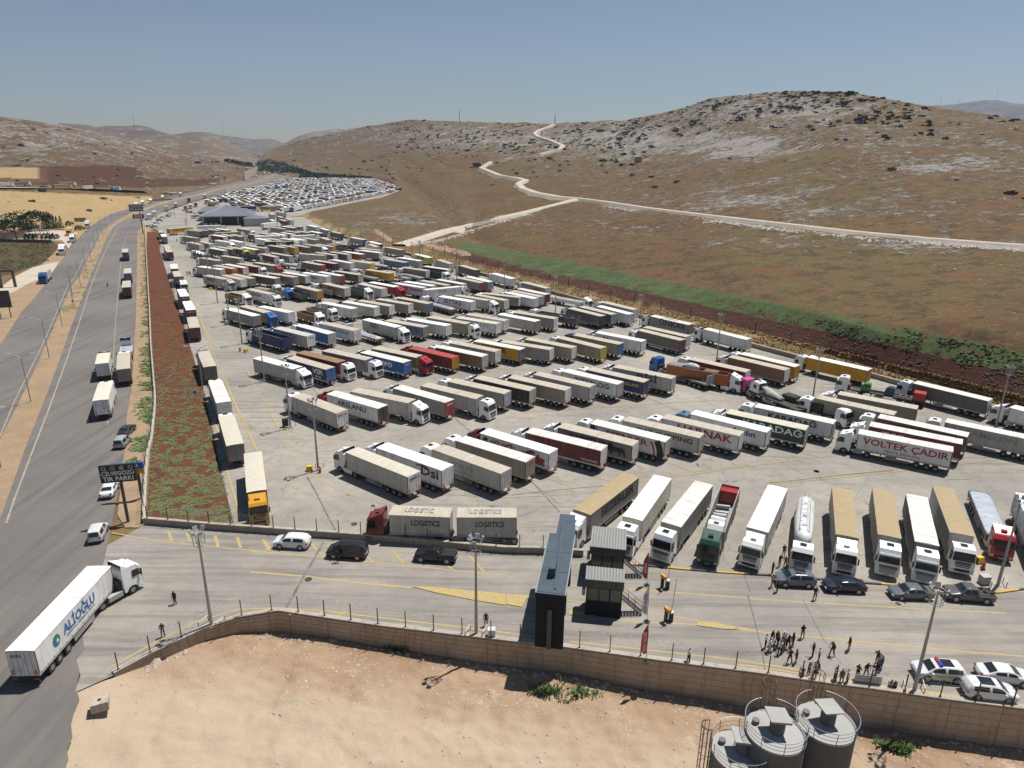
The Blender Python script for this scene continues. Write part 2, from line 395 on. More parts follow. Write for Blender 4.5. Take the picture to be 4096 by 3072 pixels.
# ---- surfaces
def concrete_mat():
    t=NT('worn_concrete'); co=t.coords('Object')
    a=t.noise(co,.045,5,.6); b=t.noise(co,.5,6,.7); c3=t.noise(co,4,4,.7)
    c=t.mix(t.ramp(a,.35,.68),(.385,.348,.292),(.245,.224,.195)); c=t.mix(t.mul(t.ramp(b,.42,.72),.6),c,(.21,.195,.175))
    c=t.mix(t.mul(t.ramp(t.noise(t.coords('Object',(1,1,1),(0,0,2)),.2,7,.80,1.5),.56,.68),.75),c,(.15,.138,.122))
    c=t.mix(t.mul(t.ramp(t.noise(t.coords('Object',(1,1,1),(0,0,.6)),.11,4,.7),.58,.72),.55),c,(.43,.37,.29))
    # tyre marks: streaks along the aisles
    for rot,sc in ((.55,(.05,1.4,1)),(1.9,(.045,1.1,1))):
        s=t.noise(t.coords('Object',sc,(0,0,rot)),1.0,4,.6); s=t.mul(t.ramp(s,.54,.70),t.ramp(t.noise(co,.02,3,.5),.43,.6)); c=t.mix(t.mul(s,.65),c,(.11,.10,.09))
    c=t.mix(t.mul(t.ramp(t.noise(co,.9,3,.5,.6),.70,.74),.8),c,(.09,.083,.075))
    # slab joints
    br=t.n('ShaderNodeTexBrick'); br.offset=0; br.inputs['Color1'].default_value=(0,0,0,1); br.inputs['Color2'].default_value=(0,0,0,1); br.inputs['Mortar'].default_value=(1,1,1,1)
    br.inputs['Scale'].default_value=1; br.inputs['Mortar Size'].default_value=.05; br.inputs['Brick Width'].default_value=14; br.inputs['Row Height'].default_value=9; br.inputs['Mortar Smooth'].default_value=.2
    t.l(t.coords('Object',(1,1,1),(0,0,R(37))),br.inputs['Vector']); c=t.mix(t.mul(br.outputs['Color'],.45),c,(.17,.155,.14))
    c=t.mix(t.mul(t.ramp(c3,.5,.8),.18),c,(.2,.18,.16))
    t.base(c); t.rough(.9,0,.2); t.bump(b,.15,.03); MATS['concrete']=t.m; return t.m
def lane_mat():
    t=NT('entrance_concrete'); co=t.coords('Object')
    a=t.noise(co,.06,5,.6); b=t.noise(co,.6,6,.7)
    c=t.mix(t.ramp(a,.35,.66),(.34,.305,.26),(.24,.218,.19)); c=t.mix(t.mul(t.ramp(b,.42,.75),.5),c,(.2,.18,.16))
    s=t.noise(t.coords('Object',(.045,.75,1),(0,0,R(9))),1.0,5,.65); c=t.mix(t.mul(t.ramp(s,.47,.68),.62),c,(.125,.117,.108))
    s=t.noise(t.coords('Object',(.10,2.2,1),(0,0,R(12))),1.0,4,.6); c=t.mix(t.mul(t.ramp(s,.60,.74),.45),c,(.09,.085,.08))
    c=t.mix(t.mul(t.ramp(t.noise(co,.3,6,.75),.6,.7),.4),c,(.42,.37,.30))
    t.base(c); t.rough(.9,0,.2); t.bump(b,.15,.03); return t.m
def asphalt_mat():
    t=NT('worn_asphalt'); co=t.coords('Object')
    a=t.noise(co,.03,4,.6); b=t.noise(co,.8,6,.75)
    c=t.mix(t.ramp(a,.35,.65),(.145,.130,.119),(.195,.175,.157)); c=t.mix(t.mul(t.ramp(b,.45,.8),.4),c,(.11,.10,.093))
    s=t.noise(t.coords('Object',(.5,.022,1),(0,0,R(-26))),1.0,4,.55); c=t.mix(t.mul(t.ramp(s,.5,.68),.45),c,(.075,.068,.065))
    s=t.noise(t.coords('Object',(.35,.03,1),(0,0,R(-20))),1.7,4,.55); c=t.mix(t.mul(t.ramp(s,.55,.7),.35),c,(.21,.19,.165))
    t.base(c); t.rough(.9,0,.2); t.bump(b,.2,.02); MATS['asphalt']=t.m; return t.m
def soil_mat(name,c1,c2,c3,sc=.5,stones=.0,bump=.4):
    t=NT(name); co=t.coords('Object'); a=t.noise(co,sc*.25,4,.6); b=t.noise(co,sc*2,6,.75); s=t.noise(co,sc*9,4,.7)
    c=t.mix(t.ramp(a,.38,.62),c1,c2); c=t.mix(t.mul(t.ramp(b,.45,.75),.6),c,c3)
    if stones:
        v=t.n('ShaderNodeTexVoronoi',feature='F1'); v.inputs['Scale'].default_value=2.2; t.l(co,v.inputs['Vector'])
        m=t.mul(t.ramp(v.outputs['Distance'],.14,.24,(1,1,1,1),(0,0,0,1)),t.ramp(t.noise(co,.25,3,.6),.45,.62)); c=t.mix(t.mul(m,stones),c,(.52,.45,.36))
        v=t.n('ShaderNodeTexVoronoi',feature='F1'); v.inputs['Scale'].default_value=5; t.l(co,v.inputs['Vector'])
        m=t.mul(t.ramp(v.outputs['Distance'],.10,.2,(1,1,1,1),(0,0,0,1)),t.ramp(t.noise(co,.5,3,.6),.42,.58)); c=t.mix(t.mul(m,stones*.8),c,(.5,.42,.33))
    t.base(c); t.rough(.95,0,.1); t.bump(t.mul(b,t.mul(s,.4),'ADD'),bump,.25); return t.m
M_con=concrete_mat(); M_lane=lane_mat(); M_asp=asphalt_mat()
M_red=soil_mat('red_soil',(.135,.048,.027),(.095,.042,.026),(.17,.095,.05),.9,0,.6)
M_dust=soil_mat('dry_verge',(.36,.25,.16),(.29,.21,.13),(.22,.15,.085),.7,.6)
M_tan=soil_mat('building_ground',(.38,.265,.175),(.31,.205,.13),(.25,.155,.095),.35,.95,.7)
def _tan():
    nt_=M_tan.node_tree; b=[n for n in nt_.nodes if n.type=='BSDF_PRINCIPLED'][0]; old=b.inputs['Base Color'].links[0].from_socket; t=NT.__new__(NT); t.m=M_tan; t.t=nt_; t.b=b
    co=t.coords('Object'); sp=t.n('ShaderNodeSeparateXYZ'); t.l(co,sp.inputs[0]); yy=t.mul(t.mul(sp.outputs[1],t.mul(sp.outputs[0],.13),'ADD'),t.mul(t.noise(co,.12,5,.65),16.0),'ADD')
    f=t.ramp(t.mul(yy,1/100.0),.555,.625,(1,1,1,1),(0,0,0,1)); st=t.noise(t.coords('Object',(.10,.5,1),(0,0,R(14))),1.0,7,.75,1.2); c=t.mix(t.mul(f,.85),old,t.mix(t.mul(t.ramp(st,.42,.7),.6),(.46,.365,.26),(.37,.29,.205)))
    c=t.mix(t.mul(t.ramp(t.noise(co,.25,6,.75),.60,.68),.55),c,(.55,.44,.31)); c=t.mix(t.mul(t.ramp(t.noise(t.coords('Object',(.3,1,1),(0,0,1)),.35,6,.8),.60,.68),.5),c,(.30,.26,.21)); t.base(c)
_tan()
M_field=soil_mat('ploughed_field',(.10,.05,.033),(.075,.065,.03),(.125,.09,.05),.3,0,.5)
M_grav=soil_mat('pale_gravel',(.52,.46,.38),(.46,.38,.29),(.36,.30,.23),.6,.5)
# near parking lot (one big slab), the far lot and the forecourt
lot=px(640,925,  565,890, 600,866, 662,850, 720,858, 800,846, 880,850, 940,842, 1010,860, 1150,868, 1215,868,1372,952,1405,963,1532,996,1620,1019,1924,1103,2065,1141,2220,1181,2551,1273,2774,1329,3012,1393,3192,1441,3494,1516,3568,1537,3975,1647,4096,1679,4700,1840,4900,2440,4096,2370)
lot+=px(3600,2330,2600,2262,2333,2228,2024,2214,1509,2167,1000,2130,939,2111,883,1882,856,1749,821,1586,758,1377,718,1243,701,1197,671,1104,639,1000)
sheet('parking_lot',lot,0.0,M_con)
far=px(662,850,690,838,735,822,820,796,915,770,1010,748,1072,732,1110,724,1157,717,1240,716,1330,716,1400,717,1481,717,1551,733,1602,761,1528,790,1412,811,1343,827,1250,845,1205,862,1150,868,1010,860,940,842,880,850,800,846,720,858)
sheet('parking_lot_beyond',far,0.004,M_con)
entr=px(583,2097,821,2118,949,2127,1068,2135,1509,2167,1861,2200,2024,2214,2162,2217,2333,2228,2600,2262,3600,2330,4096,2370,4900,2440,4900,2950,4500,2894,4096,2842,3779,2803,3495,2762,3328,2741,3024,2697,2646,2649,2242,2592,2100,2577,1845,2548,1514,2508,1278,2473,1113,2449,954,2475,815,2521,602,2621,456,2700,300,2770,322,2700,306,2640,338,2600,330,2540,368,2490,384,2420,376,2360,404,2300,430,2180)
sheet('entrance_road',entr,0.004,M_lane)
# highway
LcL=[(-400,1900),(-200,1600),(0,1384),(24,1344),(81,1255),(157,1171),(214,1082),(274,1002),(315,949),(363,905),(403,877),(450,852),(512,833),(593,812),(685,787),(778,766),(893,740),(981,719),(1012,712),(1039,700),(1075,690)]
LcR=[(-300,2240),(0,1786),(25,1727),(84,1584),(117,1529),(178,1392),(226,1283),(282,1150),(315,1115),(343,1050),(375,994),(403,929),(456,889),(512,856),(593,826),(685,798),(778,780),(893,750),(1011,729),(1060,712),(1108,696)]
RcL=[(-300,2600),(0,2080),(25,2004),(71,1870),(134,1710),(206,1533),(242,1432),(282,1311),(345,1150),(375,1074),(403,1010),(428,949),(456,905),(512,873),(616,828),(708,800),(801,781),(900,752),(1012,731),(1065,714),(1112,697)]
RcR=[(300,2780),(390,2420),(400,2300),(430,2180),(470,2080),(498,1800),(508,1662),(527,1544),(543,1280),(549,1034),(550,928),(579,890),(640,850),(685,833),(731,817),(824,789),(917,763),(1012,743),(1069,726),(1157,706)]
def strip(name,a,b,z,mat):
    # resample both edges by path share
    N=60
    def rs(pl):
        P=[G(*p) for p in pl]; L=[0]
        for p,q in zip(P,P[1:]): L.append(L[-1]+(q-p).length)
        res=[]
        for i in range(N+1):
            s=L[-1]*i/N
            for k in range(len(P)-1):
                if s<=L[k+1]+1e-6: res.append(P[k].lerp(P[k+1],(s-L[k])/max(1e-6,L[k+1]-L[k]))); break
        return res
    A,B=rs(a),rs(b); n=min(len(A),len(B)); mb=MB(); K=4
    vs=[A[i].lerp(B[i],k/K) for i in range(n) for k in range(K+1)]; vs=[(v.x,v.y,z) for v in vs]
    mb.add(vs,[(i*(K+1)+k,i*(K+1)+k+1,(i+1)*(K+1)+k+1,(i+1)*(K+1)+k) for i in range(n-1) for k in range(K)])
    o=obj(name,mb,mat); me=o.data
    if me.polygons[0].normal.z<0: me.flip_normals()
    o['kind']='structure'; return o
strip('highway_carriageway',LcL,LcR,-.01,M_asp)
strip('highway_carriageway',RcL,RcR,-.01,M_asp)
strip('highway_median',LcR,RcL,0.03,M_dust)
# lower left corner: asphalt reaching the photo's edge
sheet('road_apron',px(-300,2600,0,2080,60,2000,300,2100,430,2180,410,2300,400,2420,380,2490,340,2600,318,2690,306,2760,318,2800,296,2850,284,2900,290,2950,268,3000,274,3040,262,3072,250,3300,-500,3500),-.005,M_asp)
# verges and soil strips
sheet('roadside_verge',px(549,925,583,925,581,1000,597,1200,606,1384,601,1300,606,1523,613,1640,609,1700,595,1818,606,1767,588,1924,583,2090,575,2110,500,2110,470,2060,498,1800,508,1662,527,1544,543,1280,549,1034),0.012,M_dust)
sheet('soil_strip',px(588,928,639,928,639,1000,671,1104,701,1197,718,1243,758,1377,821,1586,856,1749,883,1882,939,2111,821,2110,590,2092,597,1924,612,1790,622,1700,628,1592,614,1400,600,1200,588,1000),0.012,M_red)
sheet('left_verge',px(-500,2000,-250,1600,0,1384,24,1344,81,1255,157,1171,214,1082,274,1002,230,1000,140,1080,60,1140,0,1160,-500,1300),-.03,M_dust)
sheet('ploughed_field',px(-500,1000,0,965,210,958,232,985,190,1045,60,1090,0,1105,-500,1250),-.05,M_field)
sheet('farm_track',px(-300,1175,0,1150,60,1105,130,1070,200,1052,236,1046,212,1086,170,1110,110,1135,60,1165,-300,1300),-.02,M_grav)
sheet('yard',px(-300,925,60,925,110,908,260,925,310,930,275,995,250,962,0,958,-300,960),-.04,M_grav)
# building ground in front of the retaining wall
WALL=[(-37.68,53.11,-.25),(-35.59,55.87,-1.0),(-31.96,59.72,-1.3),(-29.06,61.65,-1.75),(-25.18,62.83,-2.5),(-20.43,61.89,-2.35),(-13.83,60.57,-2.45),(-4.96,59.14,-2.95),(1.65,58.14,-3.10),(5.25,57.64,-3.10),(15.15,55.74,-3.65),(24.01,54.23,-4.05),(30.80,52.88,-4.20),(34.47,52.26,-4.35),(40.46,51.08,-4.30),(47.05,50.00,-4.40),(55.09,48.61,-4.60),(75,45.2,-4.9),(100,41,-5)]
WALL=[(a,b,c) for a,b,c in WALL]
def dirt():
    nx,ny=420,180; vs=[];fs=[]
    wy=[(a,b) for a,b,c in WALL]; wz=[(a,c) for a,b,c in WALL]
    for i in range(nx+1):
        x=-46+146*i/nx
        top=interp(x,[(-46,47),(-41,51.6)]+wy)+.12; zt=interp(x,[(-46,-.03),(-41,-.03),(-38.4,-.05)]+wz)-.1
        for j in range(ny+1):
            s=j/ny; y=top-s*(top-4 if x>-39 else top-2)
            z=zt*(1-.15*s)
            # gentle slope down from the road on the left
            z=z if x>-36 else lerp(-.03,z,max(0,(x+46)/10)) 
            far_=min(1,s*12)
            lo=interp(x,[(-46,-.03),(-30,-1.0),(-10,-3.2),(100,-4.8)]); z=lerp(z,lo,min(1,s*2.2))
            if x>-37: z+=(mn.fractal(Vector((x/5,y/5,0)),.8,2.1,4)*.5+mn.fractal(Vector((x/1.3,y/1.3,4)),.8,2.1,4)*.16)*min(1,s*10)*min(1,(x+37)/6)
            vs.append((x,y,z))
    for i in range(nx):
        for j in range(ny): a=i*(ny+1)+j; fs.append((a,a+1,a+ny+2,a+ny+1))
    me=bpy.data.meshes.new('building_ground'); me.from_pydata(vs,[],fs); me.polygons.foreach_set('use_smooth',[True]*len(fs)); me.materials.append(M_tan); me.update()
    if me.polygons[0].normal.z<0: me.flip_normals()
    o=link('building_ground',me); o['kind']='structure'
dirt()
# yellow paint
t=NT('yellow_marking'); n=t.noise(t.coords('Object'),1.6,6,.75); t.base(t.mix(t.ramp(n,.36,.6),(.52,.355,.07),(.36,.30,.20))); t.rough(.8,0,.2); M_yel=t.m
t=NT('white_marking'); n=t.noise(t.coords('Object'),1.2,6,.75); t.base(t.mix(t.ramp(n,.4,.62),(.40,.36,.28),(.24,.215,.18))); t.rough(.8,0,.2); M_whm=t.m
t=NT('joint_filler'); n=t.noise(t.coords('Object'),.7,5,.75); t.base(t.mix(t.ramp(n,.35,.6),(.10,.093,.085),(.24,.22,.19))); t.rough(.9,0,.2); M_jnt=t.m
ym=MB()
LN=[0]
def line(mb,tile,w,*a):
    LN[0]+=1; P=pt(tile,*a); ribbon_mb(mb,P,w,.010+.0005*LN[0])
# entrance road long lines
line(ym,'B2',.2,0,1090,600,1140,1050,1185,1600,1240,2212,1300)
line(ym,'B3',.2,600,1170,1300,1215,2212,1285)
line(ym,'B4',.2,0,1283,700,1330,1500,1375,2212,1410)
line(ym,'B2',.3,0,1268,500,1310,1000,1370,1400,1405)
line(ym,'P1',.22,0,390,300,430,700,470,1200,515,1700,570,2212,610); line(ym,'P2',.22,1000,270,1600,325,2212,375)
line(ym,'S',.22,2277,2567,2500,2590,2700,2612,2950,2640,3200,2680); line(ym,'P1',.22,0,800,500,870,1000,950,1700,1045,2212,1115); line(ym,'P2',.22,1000,765,1500,835,2212,940)
line(ym,'S',.22,450,2665,520,2625,640,2560,780,2490,950,2438,1113,2432,1278,2442,1514,2470,1845,2508,2130,2545)
line(ym,'B3',.2,590,1300,1000,1345,1250,1390,1500,1440,2212,1560); line(ym,'B3',.2,1060,1480,1300,1490,1700,1510)
line(ym,'L4',.2,420,1098,700,1150,1050,1205,1500,1250,2212,1320)
for a in ((1080,1090,1115,1190),(1290,1110,1325,1200),(1615,1130,1650,1260),(1870,1150,1910,1275),(2180,1190,2230,1300)): line(ym,'L4',.35,*a)
for a in ((110,990,190,1085),(520,1020,640,1140),(670,1035,700,1085),(1000,1130,1070,1185),(1220,1080,1330,1195),(1700,1215,1750,1245),(1895,1130,2025,1275)): line(ym,'B2',.3,*a)
for a in ((400,1590,340,1640),(640,1605,560,1659),(830,1610,740,1659)): line(ym,'B2',.3,*a)
mbk=MB()
def poly(mb,tile,z,*a):
    P=pt(tile,*a); mb.add([(p.x,p.y,z) for p in P],[tuple(range(len(P)))])
poly(ym,'B2',.075,1400,1400,1560,1400,2212,1462,2212,1560,1900,1510,1600,1450)
poly(ym,'B3',.075,54,1248,300,1260,310,1290,230,1285,190,1360,54,1336)
poly(ym,'B3',.075,1700,1492,1850,1490,2070,1550,1940,1552,1700,1520)
poly(ym,'S',.075,2275,2440,2380,2452,2380,2470,2275,2460)
# lot lines
line(ym,'A2',.16,0,940,60,1085); line(ym,'A2',.16,125,1230,155,1300)
for a in ((10,480,60,560),(150,735,215,830,290,970),(520,1280,600,1345,800,1440,1000,1510,1220,1555),(290,900,450,950,620,972),(290,1018,690,985,1300,1020,1740,975),(410,1115,750,1080),(1060,1190,1640,1200,2100,1140)): line(ym,'A2',.14,*a)
for a in ((570,1045,690,1032),(560,1155,700,1142),(320,900,330,960)): line(ym,'A2',.14,*a)
for k in range(9): line(ym,'A2',.22,62+12*k*1.0,560+k*19,66+12*k,570+k*19)
for k in range(8): line(ym,'A2',.22,300+19*k,1000+k*38,306+19*k,1018+k*38)
for a in ((0,955,700,920,1300,800,1640,730,2212,670),(1080,1390,1600,1400),(340,760,620,860),(750,750,1000,830),(150,850,300,910),(1100,700,1350,790),(1450,650,1700,740)): line(ym,'A1',.14,*a)
for a in ((0,860,700,820,1100,790,1640,760),(60,830,140,880),(150,820,300,880),(700,740,950,830),(1030,700,1200,760),(850,1420,1300,1420,2212,1290),(1500,960,2212,880)): line(ym,'A4',.14,*a)
for a in ((0,1095,300,1050,580,1020),(0,1255,600,1190,1080,1140),(0,1270,700,1205,1300,1140,2100,1040),(150,445,260,500),(300,1000,480,1040),(1550,1225,1760,1225)): line(ym,'A3',.14,*a)
for a in ((940,905,975,900),(570,975,620,980),(1840,590,1900,600)): line(ym,'B4',.3,*a)
# edge line of the queue lane
line(ym,'L5',.2,1450,0,1600,400,1760,780,1900,1100,2050,1420,2110,1530); line(ym,'L5',.16,1970,560,2080,760); line(ym,'L5',.14,1790,220,1850,310)
line(ym,'G4',.2,850,0,1000,420,1200,920,1330,1230,1490,1600)
line(ym,'L4',.3,1750,380,1820,620,1890,860,1900,930)
line(ym,'L5',.3,1605,1190,1665,1310)
for tile,a in (('M1',(60,600,140,740)),('M1',(250,940,350,1140)),('M1',(490,1400,620,1640)),('M1',(0,1000,60,1200,150,1400,280,1659)),('F1',(600,1290,660,1390)),('F1',(740,1570,790,1640)),('M1',(150,1395,700,1380)),('M1',(500,1100,700,1170))): line(ym,tile,.15,*a)
obj('yellow_lane_markings',ym,M_yel)['kind']='structure'
wm=MB()
def offs(pl,k):   # a line a little inside a carriageway edge
    return pl
for pl,dx in ((RcL,9),(RcR[4:],-0)):
    pass
ribbon_mb(wm,px(25,2092,60,1990,120,1830,190,1650,262,1452,310,1311,362,1150,396,1060,430,985,470,915,530,872,625,832,720,803,820,780),.25,.006)
ribbon_mb(wm,px(-60,1840,0,1745,60,1600,110,1500,165,1390,212,1283,268,1150,300,1105,328,1050,360,994,390,935,445,893,505,862),.2,.006)
ribbon_mb(wm,px(430,1700,445,1560,452,1450,463,1280,478,1100,490,1000,510,930),.15,.006)
obj('white_edge_lines',wm,M_whm)['kind']='structure'
jm=MB()
line(jm,'B2',.16,495,450,580,600,680,800,770,965); line(jm,'B2',.3,630,1020,560,1150,470,1300,360,1500,300,1600)
line(jm,'P1',.1,120,0,200,300,280,620,320,880); line(jm,'B3',.05,2110,1080,2160,1230)
line(jm,'A2',.09,520,520,590,600); line(jm,'A2',.09,1755,790,1900,920); line(jm,'A1',.08,280,820,520,1080); line(jm,'A4',.08,1050,730,1310,850)
line(jm,'A3',.06,0,1010,300,1180,700,1310); line(jm,'A4',.05,100,1500,300,1659); line(jm,'P1',.03,750,50,1000,530,1200,800)
line(jm,'A3',.09,0,1258,600,1195,1080,1150); line(jm,'A1',.09,100,930,560,880,900,850)
obj('slab_joints',jm,M_jnt)['kind']='structure'
# hill tracks
def track(pts,w,name='dirt_track'):
    mb=MB(); P=[]
    for (a,b),(c,d) in zip(pts,pts[1:]):
        n=max(2,int(math.hypot(c-a,d-b)/12))
        for i in range(n): P.append((lerp(a,c,i/n),lerp(b,d,i/n)))
    P.append(pts[-1]); W3=[terr(*p) for p in P]; vs=[]
    for i,p in enumerate(W3):
        d=W3[min(i+1,len(W3)-1)]-W3[max(i-1,0)]; d.z=0; d.normalize(); n=Vector((-d.y,d.x,0))*w/2
        up=.35+math.hypot(p.x,p.y)*.0022
        vs+=[p+n+Vector((0,0,up)),p-n+Vector((0,0,up)),p+n*1.9+Vector((0,0,-up)),p-n*1.9+Vector((0,0,-up))]
    fs=[]
    for i in range(len(W3)-1):
        a=4*i; fs+=[(a,a+1,a+5,a+4),(a,a+4,a+6,a+2),(a+1,a+3,a+7,a+5)]
    mb.add(vs,fs); o=obj(name,mb,M_grav); o['kind']='structure'
def tl(*a): return [(a[i]*1.8517,a[i+1]*1.8517) for i in range(0,len(a),2)]
track(tl(862,532,905,519,960,502,1020,488,1080,474,1150,458,1215,442,1250,432),6.5)
track(tl(1250,432,1300,438,1400,453,1550,471,1700,488,1850,505,2000,519,2130,529,2215,535,2500,560),5)
track(tl(1250,432,1205,428,1160,420,1130,410,1120,400,1135,392,1120,388,1080,382,1040,366,1060,353,1110,343,1165,336,1210,325,1216,318,1190,306,1162,298,1154,291,1165,284,1190,275,1195,272),7)
track(tl(1100,384,1130,384,1160,385),4)
# ================================================================= TRUCKS
random.seed(7)
CC={'W':'#eeede9','C':'#d8d2bf','c':'#cfc9b6','G':'#c0bdb6','g':'#94918c','d':'#63615e','k':'#2f2e2e','t':'#99907f','n':'#8a6a4c','r':'#6d2128','R':'#a82a30','y':'#cf9420','Y':'#d3c53a','o':'#b0602a','v':'#7b7a31','e':'#1f4438','b':'#2464ab','N':'#24325f','l':'#8d8488','p':'#d9cdd2','s':'#5f7891','T':'#bdb4a4','i':'#dddad3','B':'#a9b6c0','S':'#9aa4b2','u':'#a8946f'}
CN={'W':'white','C':'cream','c':'cream ribbed','G':'light grey','g':'grey','d':'dark grey','k':'black','t':'beige grey','n':'brown','r':'maroon','R':'red','y':'ochre yellow','Y':'yellow','o':'orange','v':'olive','e':'dark green','b':'blue','N':'navy','l':'greyish lilac','p':'pale pink','s':'steel blue','T':'dusty tan','i':'off-white','B':'pale blue','S':'silver','u':'dusty brown'}
def cmat(code,kind):
    c=srgb(CC[code]); nm={'side':'curtain','roof':'roof_sheet','door':'door_panel','cab':'cab_paint','let':'lettering'}[kind]+'_'+CN[code].replace(' ','_')
    if nm in MATS: return MATS[nm]
    if kind=='side':
        if code in 'WG': c=tuple(x*.92 for x in c)
        return paint(nm,c,.6,.42,(.20,.165,.125),.7,streak=True)
    if kind=='door': return paint(nm,c,.55,.4,(.20,.16,.12),1.2)
    if kind=='cab':
        if code=='p': c=srgb('#c34f93')
        return paint(nm,c,.28,.10,(.3,.26,.2),1.0,spec=.55)
    if kind=='let': return paint(nm,c,.6,.12)
    # roof: sheets with cross ribs, settled dust
    t=NT(nm); co=t.coords('Object',rnd=True); co0=t.coords('Object')
    n=t.noise(t.coords('Object',(1.6,.5,1),rnd=True),1.0,5,.65); w_=t.n('ShaderNodeTexWave',wave_type='BANDS',bands_direction='X'); w_.inputs['Scale'].default_value=.55 if code!='c' else 1.3; w_.inputs['Distortion'].default_value=.6; w_.inputs['Detail'].default_value=1
    t.l(co0,w_.inputs['Vector']); dd={'W':.18,'i':.32,'T':.42,'c':.25,'u':.5}.get(code,.3)
    cc=t.mix(t.mul(t.ramp(n,.36,.72),dd),c,srgb('#9c8b74')); cc=t.mix(t.mul(t.ramp(w_.outputs['Fac'],.0,.3,(1,1,1,1),(0,0,0,1)),.16 if code!='c' else .38),cc,(.16,.13,.10))
    cc=t.mix(t.mul(t.ramp(t.noise(t.coords('Object',(3.0,.6,1),rnd=True),1.4,4,.6),.58,.72),.3),cc,(.62,.58,.52))
    cc=t.mix(t.mul(t.ramp(t.noise(t.coords('Object',(1.3,.22,1),rnd=True),1.0,3,.6),.55,.66),.42 if code in 'WiTu' else .2),cc,srgb('#a18c6f')); cc=t.mix(t.mul(t.ramp(t.noise(co,1.1,5,.7),.55,.75),.3),cc,(.2,.165,.125)); t.base(cc); t.rough(.7,0,.25); t.bump(w_.outputs['Fac'],.25,.05); MATS[nm]=t.m; return t.m
M_tyre=paint('tyre_rubber',(.022,.021,.020),.85,.35,(.12,.10,.08)); M_rim=paint('wheel_steel',(.30,.30,.30),.5,.4,(.12,.1,.08),metal=.3)
M_chs=paint('chassis_grime',(.035,.033,.031),.7,.4,(.13,.11,.09)); M_trim=paint('aluminium_rail',(.42,.41,.39),.5,.4); M_gl=glass()
M_blk=paint('black_plastic',(.018,.018,.019),.5,.2); M_tl=paint('tail_lamp_red',(.42,.045,.02),.35,.2); M_org=paint('reflector_orange',(.62,.17,.04),.5,.2); M_hl=paint('headlamp_clear',(.55,.56,.56),.15,.1); M_plate=paint('number_plate_white',(.6,.6,.58),.5,.1)
HX=6.8; HW=1.275
def cabf(x,z): return 1.0 if z<2.0 else 1.0-.085*(z-2.0)/1.6
CAB_T=2.48
def cab_mesh(full):
    mb=MB(); P=[(7.55,1.15),(7.55,3.25),(7.75,3.42),(8.6,3.50),(9.25,3.40),(9.62,2.98),(9.80,1.98),(9.90,1.25),(9.90,.42),(9.25,.38),(9.12,.75),(8.85,1.02),(8.5,1.10),(8.15,1.02),(7.92,.75),(7.85,.6),(7.6,.6)]
    mb.prism(P,-1.245,1.245,0,cabf)
    if full:
        mb.box(9.905,9.93,-1.2,1.2,.45,.5,0)
    return mb
